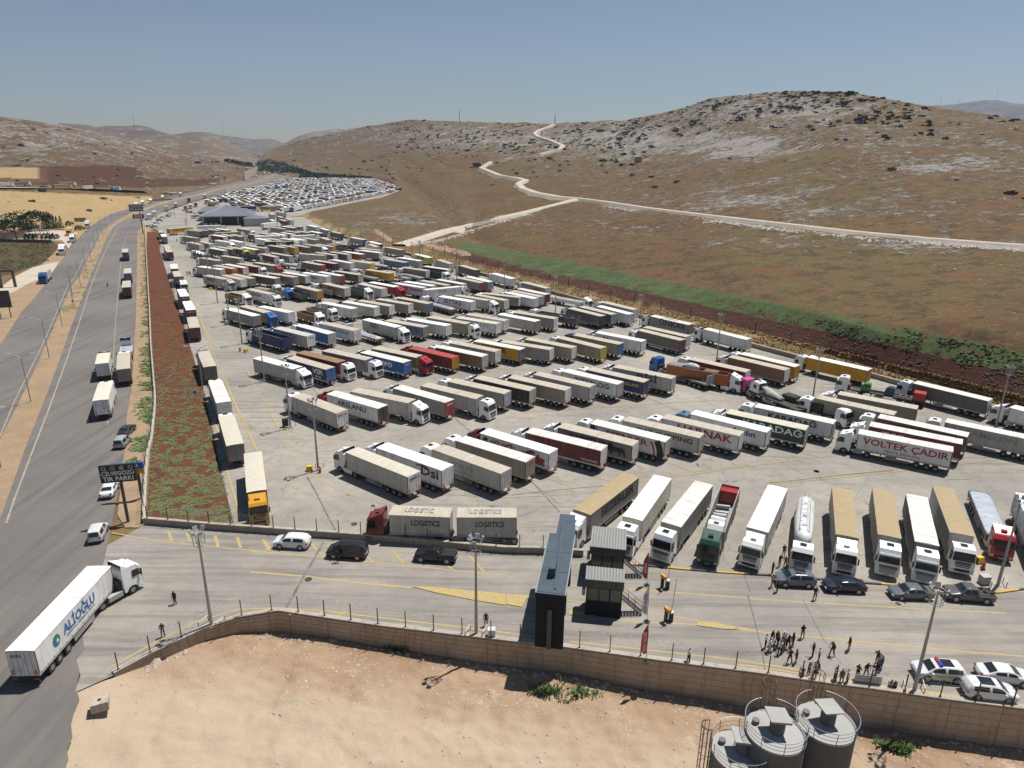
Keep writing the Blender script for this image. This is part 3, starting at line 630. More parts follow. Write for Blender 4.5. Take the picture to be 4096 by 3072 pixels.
def shapes():
    D={}
    D['cab']=cab_mesh(True)
    mb=MB(); P=[(7.5,1.15),(7.5,3.55),(7.7,3.78),(8.7,3.80),(9.3,3.62),(9.64,3.0),(9.80,1.98),(9.93,1.2),(9.93,.40),(9.25,.36),(9.12,.75),(8.85,1.02),(8.5,1.10),(8.15,1.02),(7.92,.75),(7.85,.55),(7.5,.55)]
    mb.prism(P,-1.25,1.25,0,cabf); D['cab2']=mb
    D['hatch2']=MB().box(8.15,8.8,-.38,.38,3.80,3.86,0)
    m=MB()
    for k in range(7): m.box(9.85,9.95,-1.0+.03*k,1.0-.03*k,1.62-.15*k,1.68-.15*k,0)
    D['grille2']=m
    D['ws']=MB().add([(9.64,-1.08,2.93),(9.64,1.08,2.93),(9.83,1.16,2.0),(9.83,-1.16,2.0)],[(0,1,2,3)]).add([(9.60,-1.08,2.93),(9.60,1.08,2.93),(9.79,1.16,2.0),(9.79,-1.16,2.0)],[(0,1,2,3)])
    m=MB(); m.v=[];m.f=[];m.m=[]
    m.hexa([(9.79,-1.15,2.0),(9.835,-1.15,2.0),(9.835,1.15,2.0),(9.79,1.15,2.0)],[(9.61,-1.07,2.93),(9.66,-1.07,2.93),(9.66,1.07,2.93),(9.61,1.07,2.93)]); D['ws']=m
    for s in (-1,1):
        m=MB(); y0,y1=s*1.235,s*1.262
        q=[(8.62,2.02),(9.55,2.02),(9.42,2.82),(8.68,2.86)]
        f=lambda z:cabf(0,z)
        m.hexa([(q[0][0],min(y0,y1),q[0][1]),(q[1][0],min(y0,y1),q[1][1]),(q[1][0],max(y0,y1),q[1][1]),(q[0][0],max(y0,y1),q[0][1])],[(q[3][0],min(y0,y1)*.962,q[3][1]),(q[2][0],min(y0,y1)*.962,q[2][1]),(q[2][0],max(y0,y1)*.962,q[2][1]),(q[3][0],max(y0,y1)*.962,q[3][1])])
        D['sw%d'%s]=m
        D['mir%d'%s]=MB().box(9.55,9.68,min(s*1.3,s*1.46),max(s*1.3,s*1.46),1.95,2.7,0).box(9.5,9.58,min(s*1.2,s*1.36),max(s*1.2,s*1.36),2.66,2.72,0)
        D['hl%d'%s]=MB().box(9.86,9.925,min(s*.82,s*1.18),max(s*.82,s*1.18),.68,.92,0)
        D['tl%d'%s]=MB().box(-6.86,-6.80,min(s*.75,s*1.2),max(s*.75,s*1.2),.78,.98,0)
        D['marker%d'%s]=MB().box(-6.856,-6.835,min(s*.95,s*1.14),max(s*.95,s*1.14),1.35,1.9,0)
    m=MB()
    for k in range(4): m.box(9.84+.0*k,9.915,-.85+.04*k,.85-.04*k,1.78-.2*k,1.86-.2*k+.02,0)
    m.box(9.85,9.922,-.78,.78,.62,.98,0); D['grille']=m
    D['visor']=MB().hexa([(9.62,-1.12,2.90),(9.80,-1.1,2.94),(9.80,1.1,2.94),(9.62,1.12,2.90)],[(9.58,-1.1,3.08),(9.72,-1.08,3.12),(9.72,1.08,3.12),(9.58,1.1,3.08)])
    D['plate']=MB().box(9.9,9.93,-.26,.26,.5,.61,0)
    m=MB()   # roof deflector: a scoop with an open back
    m.add([(8.95,-.95,3.44),(8.95,.95,3.44),(7.62,1.12,4.02),(7.62,-1.12,4.02),(7.55,1.18,3.3),(7.55,-1.18,3.3),(8.3,1.14,3.45),(8.3,-1.14,3.45)],[(0,1,2,3),(1,6,4,2),(0,3,5,7)])
    m.add([(8.90,-.9,3.42),(8.90,.9,3.42),(7.64,1.08,3.95),(7.64,-1.08,3.95),(7.58,1.14,3.3),(7.58,-1.14,3.3),(8.3,1.1,3.4),(8.3,-1.1,3.4)],[(3,2,1,0),(2,4,6,1),(7,5,3,0)],1)
    m.add([(7.62,1.12,4.02),(7.62,-1.12,4.02),(7.64,-1.08,3.95),(7.64,1.08,3.95)],[(0,1,2,3)],1)
    m.box(8.25,8.75,-.32,.32,3.62,3.80,0)
    D['defl']=m
    D['hatch']=MB().box(8.25,8.85,-.36,.36,3.485,3.56,0)
    m=MB(); m.box(4.0,9.6,-.42,-.3,.75,1.02).box(4.0,9.6,.3,.42,.75,1.02).box(4.2,5.6,-.5,.5,.95,1.12).box(7.4,9.3,-.9,.9,.5,.95); m.box(7.05,7.5,-.9,.9,.9,2.2); D['chassis']=m
    D['tank']=MB(); D['tank'].cyl((5.9,-1.22,.78),.32,.0,12)
    m=MB(); m.box(5.75,7.35,-1.22,-.62,.48,1.05).box(5.75,7.1,.62,1.22,.48,1.05); D['tank']=m
    D['skirt-1']=MB().box(5.7,7.5,-1.245,-1.2,.42,1.12); D['skirt1']=MB().box(5.7,7.5,1.2,1.245,.42,1.12)
    m=MB()
    for y in (-.55,.55): m.box(-6.7,6.2,y-.07,y+.07,.98,1.18)
    for x in (-5.9,-3,0,3): m.box(x,x+.1,-.6,.6,1.0,1.14)
    m.box(2.9,3.05,-.9,-.75,.3,1.1).box(2.9,3.05,.75,.9,.3,1.1); D['tframe']=m
    m=MB()
    for s in (-1,1): 
        y0,y1=sorted((s*1.2,s*1.24)); m.box(-1.2,2.5,y0,y1,.5,.62).box(-1.2,2.5,y0,y1,.78,.90).box(.6,2.2,min(s*.8,s*1.19),max(s*.8,s*1.19),.45,.95)
    D['guard']=m
    m=MB(); m.box(-6.84,-6.72,-1.24,1.24,.42,.56).box(-6.8,-6.7,-.7,-.55,.5,1.0).box(-6.8,-6.7,.55,.7,.5,1.0).box(-6.83,-6.78,-1.2,1.2,.76,.80); D['rbump']=m
    def wheel(n,w):
        m=MB(); m.cyl((0,-w/2,0),.515,w,n,'y',0); return m
    D['wheel']=wheel(14,.34); m=MB(); m.cyl((0,.165,0),.29,.03,10,'y',0,r2=.24).cyl((0,-.195,0),.24,.03,10,'y',0,r2=.29); D['rim']=m
    D['wheel_lo']=wheel(8,.34)
    return D
SH=shapes(); ME={}
def M_(key,*mats):
    if key not in ME: ME[key]=SH[key].mesh(key,list(mats))
    return ME[key]
def box_mesh(h,open_,low):
    k=('tb',h,open_,low)
    if k in ME: return ME[k]
    m=MB(); z0=1.18
    if open_:
        T=.07
        m.box(-HX,HX,-HW,HW,z0,z0+.12,0)
        m.box(-HX,HX,-HW,-HW+T,z0+.121,h,0).box(-HX,HX,HW-T,HW,z0+.121,h,0).box(HX-T,HX,-HW+T,HW-T,z0+.121,h,0).box(-HX,-HX+T,-HW+T,HW-T,z0+.121,h,0)
        for i in range(13):
            x=-HX+.3+i*1.08
            for s in (-1,1): y0,y1=sorted((s*HW,s*(HW+.035))); m.box(x,x+.09,y0,y1,z0+.05,h-.02,0)
        m.box(-HX,HX,-HW-.045,-HW-.002,h-.1,h+.012,1).box(-HX,HX,HW+.002,HW+.045,h-.1,h+.012,1)
    else:
        m.box(-HX,HX,-HW,HW,z0,h-.02,0)
        if not low:
            m.box(-HX-.004,HX+.004,-HW-.012,-HW-.002,z0-.04,z0+.22,1).box(-HX-.004,HX+.004,HW+.002,HW+.012,z0-.04,z0+.22,1)
            for i in range(14):
                x=-HX+.25+i*1.0
                for s in (-1,1): y0,y1=sorted((s*(HW+.003),s*(HW+.022))); m.box(x,x+.05,y0,y1,z0+.1,z0+.36,2)
            for s in (-1,1):
                for x in (-HX,HX-.1): y0,y1=sorted((s*(HW+.001),s*(HW+.016))); m.box(x,x+.1,y0,y1,z0+.23,h-.03,2)
    ME[k]=m.mesh('trailer_body',[M_trim,M_trim,M_chs]); return ME[k]
def roof_mesh(h,sag):
    k=('rf',h,sag); rs=random.Random(sag)
    if k in ME: return ME[k]
    m=MB(); n=20
    vs=[];fs=[]
    for i in range(n+1):
        x=-HX-.02+i*(2*HX+.04)/n; b=.035*(1 if i%2 else 0)+rs.uniform(-.035,.02)*(sag>0); e_=rs.uniform(-.018,.012)*(sag>0)
        for y,z in ((-HW-.025,h-.10),(-HW-.02-e_,h-.012),(-HW*.5,h+.02+b*.5),(0,h+.03+b),(HW*.5,h+.02+b*.5),(HW+.02+e_,h-.012),(HW+.025,h-.10)): vs.append((x,y,z))
    for i in range(n):
        for j in range(6): a=i*7+j; fs.append((a,a+1,a+8,a+7))
    m.add(vs,fs); m.add([vs[j] for j in range(7)],[tuple(range(7))]); m.add([vs[n*7+j] for j in range(7)],[tuple(reversed(range(7)))])
    ME[k]=m.mesh('roof_cover',[M_trim]); return ME[k]
def door_mesh(h,s):
    k=('dr',h,s)
    if k in ME: return ME[k]
    m=MB(); y0,y1=sorted((s*.015,s*(HW-.05))); m.box(-HX-.035,-HX-.005,y0,y1,1.22,h-.12,0); yb=s*.35; m.box(-HX-.06,-HX-.037,yb-.02,yb+.02,1.3,h-.2,1).box(-HX-.06,-HX-.037,s*.85-.02,s*.85+.02,1.3,h-.2,1)
    ME[k]=m.mesh('rear_door',[M_trim,M_trim]); return ME[k]
def cargo(kind,root,h,seed):
    rr=random.Random(seed)
    def o(name,mb,mats): return obj(name,mb,mats,root)
    if kind in('tarp','flattarp'):
        m=MB(); n=26; vs=[];fs=[]; hh=.12 if kind=='flattarp' else .55; z0=h-.05 if kind=='flattarp' else h-.2
        for i in range(n+1):
            x=-HX+.05+i*(2*HX-.1)/n; e=min(1,min(i,n-i)/3)
            for j in range(9):
                y=-HW-.02+j*(2*HW+.04)/8; s=math.sin(math.pi*j/8)
                vs.append((x,y,z0+(.02+s*hh*e*(.8+.35*rr.random()))))
        for i in range(n):
            for j in range(8): a=i*9+j; fs.append((a,a+1,a+10,a+9))
        m.add(vs,fs); m.add([(v[0],v[1],z0-.25) for v in vs[:9]]+vs[:9],[(j,j+1,j+10,j+9) for j in range(8)])
        c=o('tarpaulin',m,MATS['tarp_sheet']); return
    if kind=='bags':
        m=MB()
        for i in range(14):
            for j in range(3):
                x=-HX+.5+i*.97; y=-.8+j*.8; r=.46; z=h-.15+rr.random()*.12
                m.cyl((x,y,z),r,.35,8,'z',0,r2=r*.55)
        o('cement_bags',m,MATS['white_sack']); return
    if kind in('crates','scrap','machine'):
        m=MB(); 
        for i in range(16):
            x=-HX+.6+rr.random()*(2*HX-1.6); y=-.9+rr.random()*1.4; z=1.31+rr.random()*max(.1,h-1.9); a=.3+rr.random()*.9; b=.2+rr.random()*.5; c=.2+rr.random()*.6
            t=rr.random()*.4; m.hexa([(x,y,z),(x+a,y+t*.3,z),(x+a-t*.2,y+b,z),(x-t*.2,y+b,z)],[(x+.05,y,z+c),(x+a,y+t*.3,z+c*.9),(x+a-t*.3,y+b*.9,z+c),(x-t*.1,y+b,z+c*.95)],rr.randrange(4))
        if kind=='machine': m.cyl((0,-.6,h+.1),.5,1.2,10,'y',0).box(-2.5,-.8,-.7,.7,1.4,h+.8,0)
        o('cargo',m,[M_trim,M_chs,MATS['rust'],MATS['white_sack']]); return
    if kind=='mixer':
        m=MB(); m.cyl((-3.2,.1,h+.15),.35,1.2,12,'x',0,r2=.85).cyl((-2.0,.1,h+.15),.85,1.3,12,'x',0,r2=.8).cyl((-.7,.1,h+.15),.8,.9,12,'x',0,r2=.4); o('mixer_drum',m,M_trim_w)
        m=MB()
        for i in range(9): x=-HX+.3+i*.35; m.hexa([(x,-1.1,h+.02),(x+.2,-1.1,h+.02),(x+.5,1.1,h+.25),(x+.3,1.1,h+.25)],[(x,-1.1,h+.1),(x+.2,-1.1,h+.1),(x+.5,1.1,h+.33),(x+.3,1.1,h+.33)])
        m.box(1.5,4.5,-1.0,1.0,h-.6,h+.05,1); o('boards',m,[M_trim,MATS['rust']]); return
    if kind=='frame':
        m=MB()
        for s in (-1,1):
            m.box(-HX,HX-1,s*1.2-.04,s*1.2+.04,3.3,3.4).box(-HX,HX-1,s*1.2-.04,s*1.2+.04,1.3,1.4)
            for i in range(8): x=-HX+i*1.75; m.box(x,x+.12,s*1.2-.04,s*1.2+.04,1.3,3.35)
        o('carrier_frame',m,M_trim); m=MB(); 
        for i in range(3): x=-5+i*4; m.prism([(x,1.5),(x,2.6),(x+.8,3.3),(x+2.2,3.3),(x+2.9,2.5),(x+3.4,2.3),(x+3.4,1.5)],-.85,.85,i)
        o('cargo',m,[MATS['tarp_sheet'],cmat('N','cab'),cmat('G','cab')]); return
    if kind=='scrapcab':
        m=MB(); m.prism([(4.2,1.3),(4.2,3.5),(4.6,3.75),(5.6,3.7),(6.2,3.0),(6.35,1.3)],-1.1,1.1,0,lambda x,z:1 if z<2.6 else .9); m.box(4.9,5.4,-.3,.3,3.72,3.8,1)
        m.prism([(2.6,1.3),(2.6,3.2),(2.9,3.5),(3.7,3.7),(4.05,3.3),(4.1,1.3)],-1.0,1.0,0,lambda x,z:.9); m.box(4.11,4.19,-1.0,1.0,2.4,3.3,1)
        for i in range(9): 
            x=-1.6+i*.4; z=2.9+.4*math.sin(i*.9); m.hexa([(x,-.95,z-.3),(x+.25,-.95,z-.3),(x+.45,.8,z),(x+.2,.8,z)],[(x,-.9,z),(x+.25,-.9,z+.05),(x+.45,.8,z+.3),(x+.2,.8,z+.28)],i%2)
        o('scrap_load',m,[cmat('W','cab'),M_chs])
        if seed%2==0: o('red_tail_panel',MB().box(-HX+.1,-HX+1.6,-1.15,1.15,1.35,3.3),cmat('R','cab'))
        return
    if kind=='cabs':
        for x0,code in ((3.2,'e2'),(-1.2,'N')):
            m=MB(); m.prism([(x0,1.5),(x0,2.9),(x0+.2,3.05),(x0+1.1,3.05),(x0+1.7,2.4),(x0+1.85,1.5)],-.95,.95,0,lambda x,z:1 if z<2.3 else .88); m.box(x0-3.2,x0,-.4,-.28,1.5,1.7,1).box(x0-3.2,x0,.28,.4,1.5,1.7,1).box(x0+.15,x0+1.2,-.96,.96,2.35,2.85,2)
            o('loaded_pickup_cab',m,[MATS['green_cab'] if code=='e2' else cmat('N','cab'),M_chs,M_gl])
        o('red_cargo_box',MB().box(-HX,-HX+2.1,-1.15,1.15,1.42,3.0),MATS['red_box']); o('ladder_rack',MB().box(-4.6,-1.3,-.7,-.6,1.6,1.7).box(-4.6,-1.3,.6,.7,1.6,1.7).box(-4.4,-4.3,-.7,.7,1.6,1.7).box(-3.4,-3.3,-.7,.7,1.6,1.7).box(-2.4,-2.3,-.7,.7,1.6,1.7),M_trim)
        return
    if kind=='poles':
        m=MB(); m.prism([(3.9,1.5),(3.9,3.4),(4.2,3.75),(5.6,3.75),(6.3,3.2),(6.45,1.5)],-1.15,1.15,0,lambda x,z:1 if z<2.6 else .92); m.box(4.6,5.2,-.3,.3,3.76,3.84,1); m.box(3.75,3.89,-1.1,1.1,2.2,3.6,1).box(4.6,5.4,-1.16,1.16,2.4,3.1,1); o('loaded_cab',m,[cmat('W','cab'),M_gl])
        m=MB()
        for i in range(7): m.tube([(3.6,-.7+i*.2,2.9+.1*(i%2)),(-1.5,-.5+i*.16,1.9+.1*(i%3))],.1,6)
        o('bundled_tarps',m,MATS['white_sack']); return
    if kind=='blackbox':
        m=MB(); m.box(1.2,4.6,-1.2,1.2,1.5,3.1,0).box(-4.5,-1.5,-1.0,.9,1.5,2.6,0); m.box(-1.4,1.0,-.9,.2,1.5,2.2,1); o('black_crates',m,[M_blk,MATS['rust']]); return
t_=NT('tarp_sheet'); co=t_.coords('Object',(1,.3,1),rnd=True); n=t_.noise(co,1.5,5,.7); t_.base(t_.mix(t_.ramp(n,.35,.7),(.46,.50,.54),(.28,.31,.36))); t_.rough(.4,0,.5); t_.bump(n,.8,.2); MATS['tarp_sheet']=t_.m
paint('white_sack',(.62,.60,.56),.7,.3); paint('rust',(.16,.085,.05),.85,.5); paint('green_cab',srgb('#1f8a3a'),.3,.1); paint('red_box',srgb('#a5302b'),.5,.2); M_trim_w=paint('drum_white',(.62,.62,.6),.5,.3)
TXT={}
TMP=bpy.data.scenes.new('workshop')
def bake(o):
    TMP.collection.objects.link(o); vl=TMP.view_layers[0]; vl.update(); dg=vl.depsgraph; dg.update()
    return bpy.data.meshes.new_from_object(o.evaluated_get(dg),depsgraph=dg)
def text_mesh(s,bold=.012,shear=0):
    k=(s,bold,shear)
    if k in TXT: return TXT[k]
    cu=bpy.data.curves.new('lettering','FONT'); cu.body=s; cu.align_x='CENTER'; cu.align_y='CENTER'; cu.size=1.0; cu.offset=bold; cu.shear=shear; cu.resolution_u=2; cu.fill_mode='BOTH'
    o=bpy.data.objects.new('lettering',cu); me=bake(o); me.name='lettering'
    bpy.data.objects.remove(o); bpy.data.curves.remove(cu)
    xs=[v.co.x for v in me.vertices] or [0]; TXT[k]=(me,max(xs)-min(xs)); me.materials.clear(); me.materials.append(M_blk)
    return TXT[k]
def lettering(parent,s,where,pos,height,code,maxw=None,mat=None,side=1,shear=0,bold=.02):
    me,wd=text_mesh(s,bold,shear); k=height/.72
    sx=min(k*(1.3 if where=='side' else 1.0),maxw/wd if maxw else 9)
    o=link('lettering',me,parent); 
    if where=='side':     # side=+1: left flank of the truck
        o.matrix_local=Matrix.Translation((pos[0],side*(HW+.03),pos[1]))@(Matrix.Rotation(math.pi,4,'Z') if side>0 else Matrix.Identity(4))@Matrix.Rotation(R(90),4,'X')@Matrix.Diagonal((sx,k,1,1))
    elif where=='rear': o.matrix_local=Matrix.Translation((-HX-.066,pos[0],pos[1]))@Matrix.Rotation(R(-90),4,'Z')@Matrix.Rotation(R(90),4,'X')@Matrix.Diagonal((sx,k,1,1))
    elif where=='top': o.matrix_local=Matrix.Translation((pos[0],0,pos[1]))@(Matrix.Rotation(math.pi,4,'Z') if side>0 else Matrix.Identity(4))@Matrix.Diagonal((sx,k,1,1))
    elif where=='front': o.matrix_local=Matrix.Translation((9.735,0,3.0))@Matrix.Rotation(R(90),4,'Z')@Matrix.Rotation(R(76),4,'X')@Matrix.Diagonal((sx,k,1,1))
    setmat(o,0,mat or cmat(code,'let')); return o
def flat_patch(name,parent,side,poly_,mat,y=.024):
    mb=MB(); s=side; mb.add([(-s*u,s*(HW+y),z) for u,z in poly_],[tuple(range(len(poly_)))]); return obj(name,mb,mat,parent)
def arc(cx,cz,r0,r1,a0,a1,n=10,sx=1.0):
    P=[(cx+r1*sx*math.cos(R(a0+(a1-a0)*i/n)),cz+r1*math.sin(R(a0+(a1-a0)*i/n))) for i in range(n+1)]
    return P+[(cx+r0*sx*math.cos(R(a0+(a1-a0)*i/n)),cz+r0*math.sin(R(a0+(a1-a0)*i/n))) for i in range(n,-1,-1)]
def blob(cx,cz,rx,rz,n=10): return [(cx+rx*math.cos(2*math.pi*i/n),cz+rz*math.sin(2*math.pi*i/n)) for i in range(n)]
LION=[(-1.5,1.9),(-1.45,2.5),(-1.2,2.95),(-.85,3.1),(-.45,2.95),(-.3,2.65),(.5,2.6),(1.0,2.7),(1.35,2.5),(1.5,2.0),(1.55,1.5),(1.75,1.38),(1.3,1.35),(1.15,1.9),(.85,1.75),(.85,1.4),(.5,1.38),(.6,1.8),(-.35,1.9),(-.4,1.45),(-.75,1.42),(-.7,2.0),(-1.0,1.85)]
TR={'n':0}
def make_truck(c,head,side,roof,rear,cab,opt,lod,label,group,near,gz=0.0):
    """c: middle of the load bed on the ground, head: direction of travel, near: flank (+1 left) that carries the writing"""
    open_='open' in opt; low='low' in opt; h=float(opt.get('h',4.0)); Lb=float(opt.get('short',13.6)); nocab='nocab' in opt
    TR['n']+=1; seed=TR['n']; rr=random.Random(seed)
    name='box_trailer' if nocab else ('box_truck' if 'rigid' in opt else 'articulated_truck')
    root=empty(name,(c[0],c[1],gz),head,label,'trailer' if nocab else 'truck',group)
    fx=Lb/13.6
    tr=link('trailer',box_mesh(h,open_,low),root); tr.scale.x=fx; tr.scale.z=rr.uniform(.985,1.012); tr.rotation_euler.z=rr.uniform(-.006,.006)
    setmat(tr,0,cmat(side,'side'))
    if opt.get('band'): setmat(tr,1,cmat(opt['band'],'side'))
    elif not open_ and side in 'NbreRyovY': setmat(tr,1,cmat(rr.choice('WCG'),'side'))
    if not open_ and not low:
        rf=link('roof_cover',roof_mesh(h,seed%4),tr); setmat(rf,0,cmat(roof,'roof'))
        for s in (-1,1):
            if lod==0 or s==1 or True:
                d=link('rear_door',door_mesh(h,s),tr); setmat(d,0,cmat(rear,'door'))
    if low and not open_:
        if side in 'kd' and h<1.6: pass
    if opt.get('load'): cargo(opt['load'],tr,h,int(opt.get('seed',seed)))
    if opt.get('board'): obj('tail_board',MB().box(-HX-.1,-HX,-1.2,1.2,1.3,3.4),cmat('B','side'),tr)
    if lod<=1:
        if lod==0:
            link('trailer_frame',M_('tframe',M_chs),tr); link('side_guard',M_('guard',M_trim),tr)
            for s in (-1,1): link('tail_light',M_('tl%d'%s,M_tl),tr)
            if not low:
                for s in (-1,1): link('marker_board',M_('marker%d'%s,M_org),tr)
        link('rear_bumper',M_('rbump',M_chs),tr)
    # tractor
    if not nocab:
        off=(Lb-13.6)/2
        if 'bend' in opt:
            tc=empty('tractor_unit',(0,0,0)); tc.parent=root; tc.location=(0,0,0)
            piv=Vector((4.9,0,0)); ang=-R(30); tc.matrix_local=Matrix.Translation(piv)@Matrix.Rotation(ang,4,'Z')@Matrix.Translation(-piv)
        else: tc=root
        v2=(seed*7)%5 in (1,3) and 'bend' not in opt; cb=link('cab',M_('cab2' if v2 else 'cab',M_trim),tc,(off,0,0)); setmat(cb,0,cmat(cab,'cab'))
        w_=link('windscreen',M_('ws',M_gl),cb)
        if lod<=1:
            link('grille',M_('grille2' if v2 else 'grille',M_blk),cb)
            for s in (-1,1): link('side_window',M_('sw%d'%s,M_gl),cb)
        if lod==0:
            for s in (-1,1): link('wing_mirror',M_('mir%d'%s,M_blk),cb); link('headlight',M_('hl%d'%s,M_hl),cb)
            v=link('sun_visor',M_('visor',M_trim),cb); setmat(v,0,cmat(cab,'cab') if seed%3 else M_gl); link('number_plate',M_('plate',M_plate),cb)
            t2=link('fuel_tank',M_('tank',M_trim),tc,(off,0,0)); 
            if cab=='W' and seed%2: [setmat(link('side_skirt',M_('skirt%d'%q,M_trim),tc,(off,0,0)),0,cmat(cab,'cab')) for q in (-1,1)]
        if v2: link('roof_hatch',M_('hatch2',M_gl),cb)
        elif 'nodef' in opt: link('roof_hatch',M_('hatch',M_gl),cb)
        elif not low or rr.random()<.5:
            d=link('roof_deflector',M_('defl',M_trim,M_blk),cb); setmat(d,0,cmat(cab,'cab')); setmat(d,1,M_blk)
        if lod<=1: link('chassis',M_('chassis',M_chs),tc,(off,0,0))
        if opt.get('front') and lod==0: a,b=opt['front'].rsplit(':',1); lettering(cb,a,'front',(0,0),.20,b,2.0)
        fr=[(8.5+off,tc),(4.95+off,tc)]
    else: tc=root; fr=[]
    rx=[(-2.3*fx-.4*(1-fx),root),(-3.62*fx-.1,root),(-4.94*fx+.2*(1-fx),root)] if Lb>9 else [(-Lb*.3,root),(-Lb*.3-1.25,root)]
    if nocab: rx.append((Lb*.32,root))
    for x,par in fr+rx:
        for s in (-1,1):
            wh=link('wheel',M_('wheel' if lod==0 else 'wheel_lo',M_tyre),par,(x,s*1.06,.515))
            if lod==0: link('rim',M_('rim',M_rim),wh)
    # writing
    f=1/fx
    def span(frac): u=frac*2*HX-HX; return -u*near if True else u     # viewer's left..right along the near flank
    if opt.get('st'):
        a=opt['st'].split(':'); lt=lettering(tr,a[0],'side',(span(float(a[2])),2.95 if h>3.5 else (1.2+h)/2),float(a[3]),a[1],12.2*min(1,2*min(float(a[2]),1-float(a[2])))+.6,side=near); 
    if opt.get('s2'):
        a=opt['s2'].split(':'); lettering(tr,a[0],'side',(span(float(a[2])),1.85),float(a[3]),a[1],9,side=near)
    if opt.get('rt'):
        a=opt['rt'].split(':'); lettering(tr,a[0],'rear',(0,3.35),.38,a[1],2.0)
    if opt.get('top'): lettering(tr,opt['top'],'top',(.3,h+.10),1.1,'g',9.5,side=near)
    if opt.get('sub')=='D.r':
        flat_patch('emblem',tr,near,[(1.6,3.6),(2.9,3.85),(3.9,3.3),(3.7,3.15),(2.9,3.6),(1.7,3.4)],cmat('R','let')); flat_patch('dark_panel',tr,near,[(6.0,1.6),(6.6,1.6),(6.6,3.7),(6.0,3.7)],cmat('k','let')) if False else None
    if opt.get('art')=='fruit':
        for cx,cz,rx_,rz_,cd_ in ((-5.9,2.7,.45,.5,'r'),(-5.3,2.6,.35,.4,'r'),(-5.6,3.3,.5,.28,'e')): flat_patch('fruit_picture',tr,near,blob(cx,cz,rx_,rz_),cmat(cd_,'let'))
        flat_patch('fruit_picture',tr,near,arc(3.6,2.3,1.0,1.35,60,190),cmat('k','let')); flat_patch('fruit_picture',tr,near,arc(-.6,2.6,.75,1.0,60,200),cmat('R','let')); flat_patch('fruit_picture',tr,near,arc(-3.2,2.7,.7,.9,40,190),cmat('y','let'))
        for i in range(9): flat_patch('fruit_picture',tr,near,blob(4.4+.42*(i%4)+.2*(i//4),2.25+.4*(i//4)-(.1*(i%2)),.27,.27),cmat('R','let'),.024+.002*i)
        for i in range(5): flat_patch('fruit_picture',tr,near,blob(4.2+.42*i,1.75+.1*(i%2),.3,.22),MATS['green_cab'],.046+.002*i)
    if opt.get('art')=='lion': flat_patch('lion_picture',tr,near,[(u*1.15+3.9,(z-2.2)*1.1+2.6) for u,z in LION],cmat('k','let'))
    if opt.get('art')=='swoosh':
        flat_patch('stripe_panel',tr,near,arc(1.2,1.2,4.4,5.5,-8,32),cmat('k','let')); flat_patch('red_stripe',tr,near,arc(1.0,1.2,3.95,4.25,-6,34),cmat('R','let')); flat_patch('stripe_panel',tr,near,[(-6.7,1.6),(-6.0,1.6),(-5.6,2.8),(-5.9,3.9),(-6.7,3.9)],cmat('N','let')); flat_patch('red_stripe',tr,near,[(-5.75,1.9),(-5.55,1.9),(-5.2,2.9),(-5.5,3.8),(-5.7,3.8),(-5.4,2.9)],cmat('R','let'),.03)
    if opt.get('art')=='alioglu':
        lettering(tr,'AL\u0130O\u011eLU','side',(span(.52),2.75),1.05,'b',5.6,side=near,shear=.0,bold=.025)
        flat_patch('round_logo',tr,near,blob(-3.75,2.65,.55,.62,18),cmat('b','let')); flat_patch('round_logo',tr,near,blob(-3.6,2.62,.42,.5,18),MATS['green_cab'],.03); lettering(tr,'a','side',(3.6*near,2.62),.5,'W',None,side=near).location.y=near*(HW+.036)
        lettering(tr,'Uluslararas\u0131 Nakliyat ve Ticaret','side',(span(.52),2.02),.22,'e',5.8,side=near); lettering(tr,'AL\u0130O\u011eLU','rear',(.45,3.4),.28,'N',1.0)
    return root
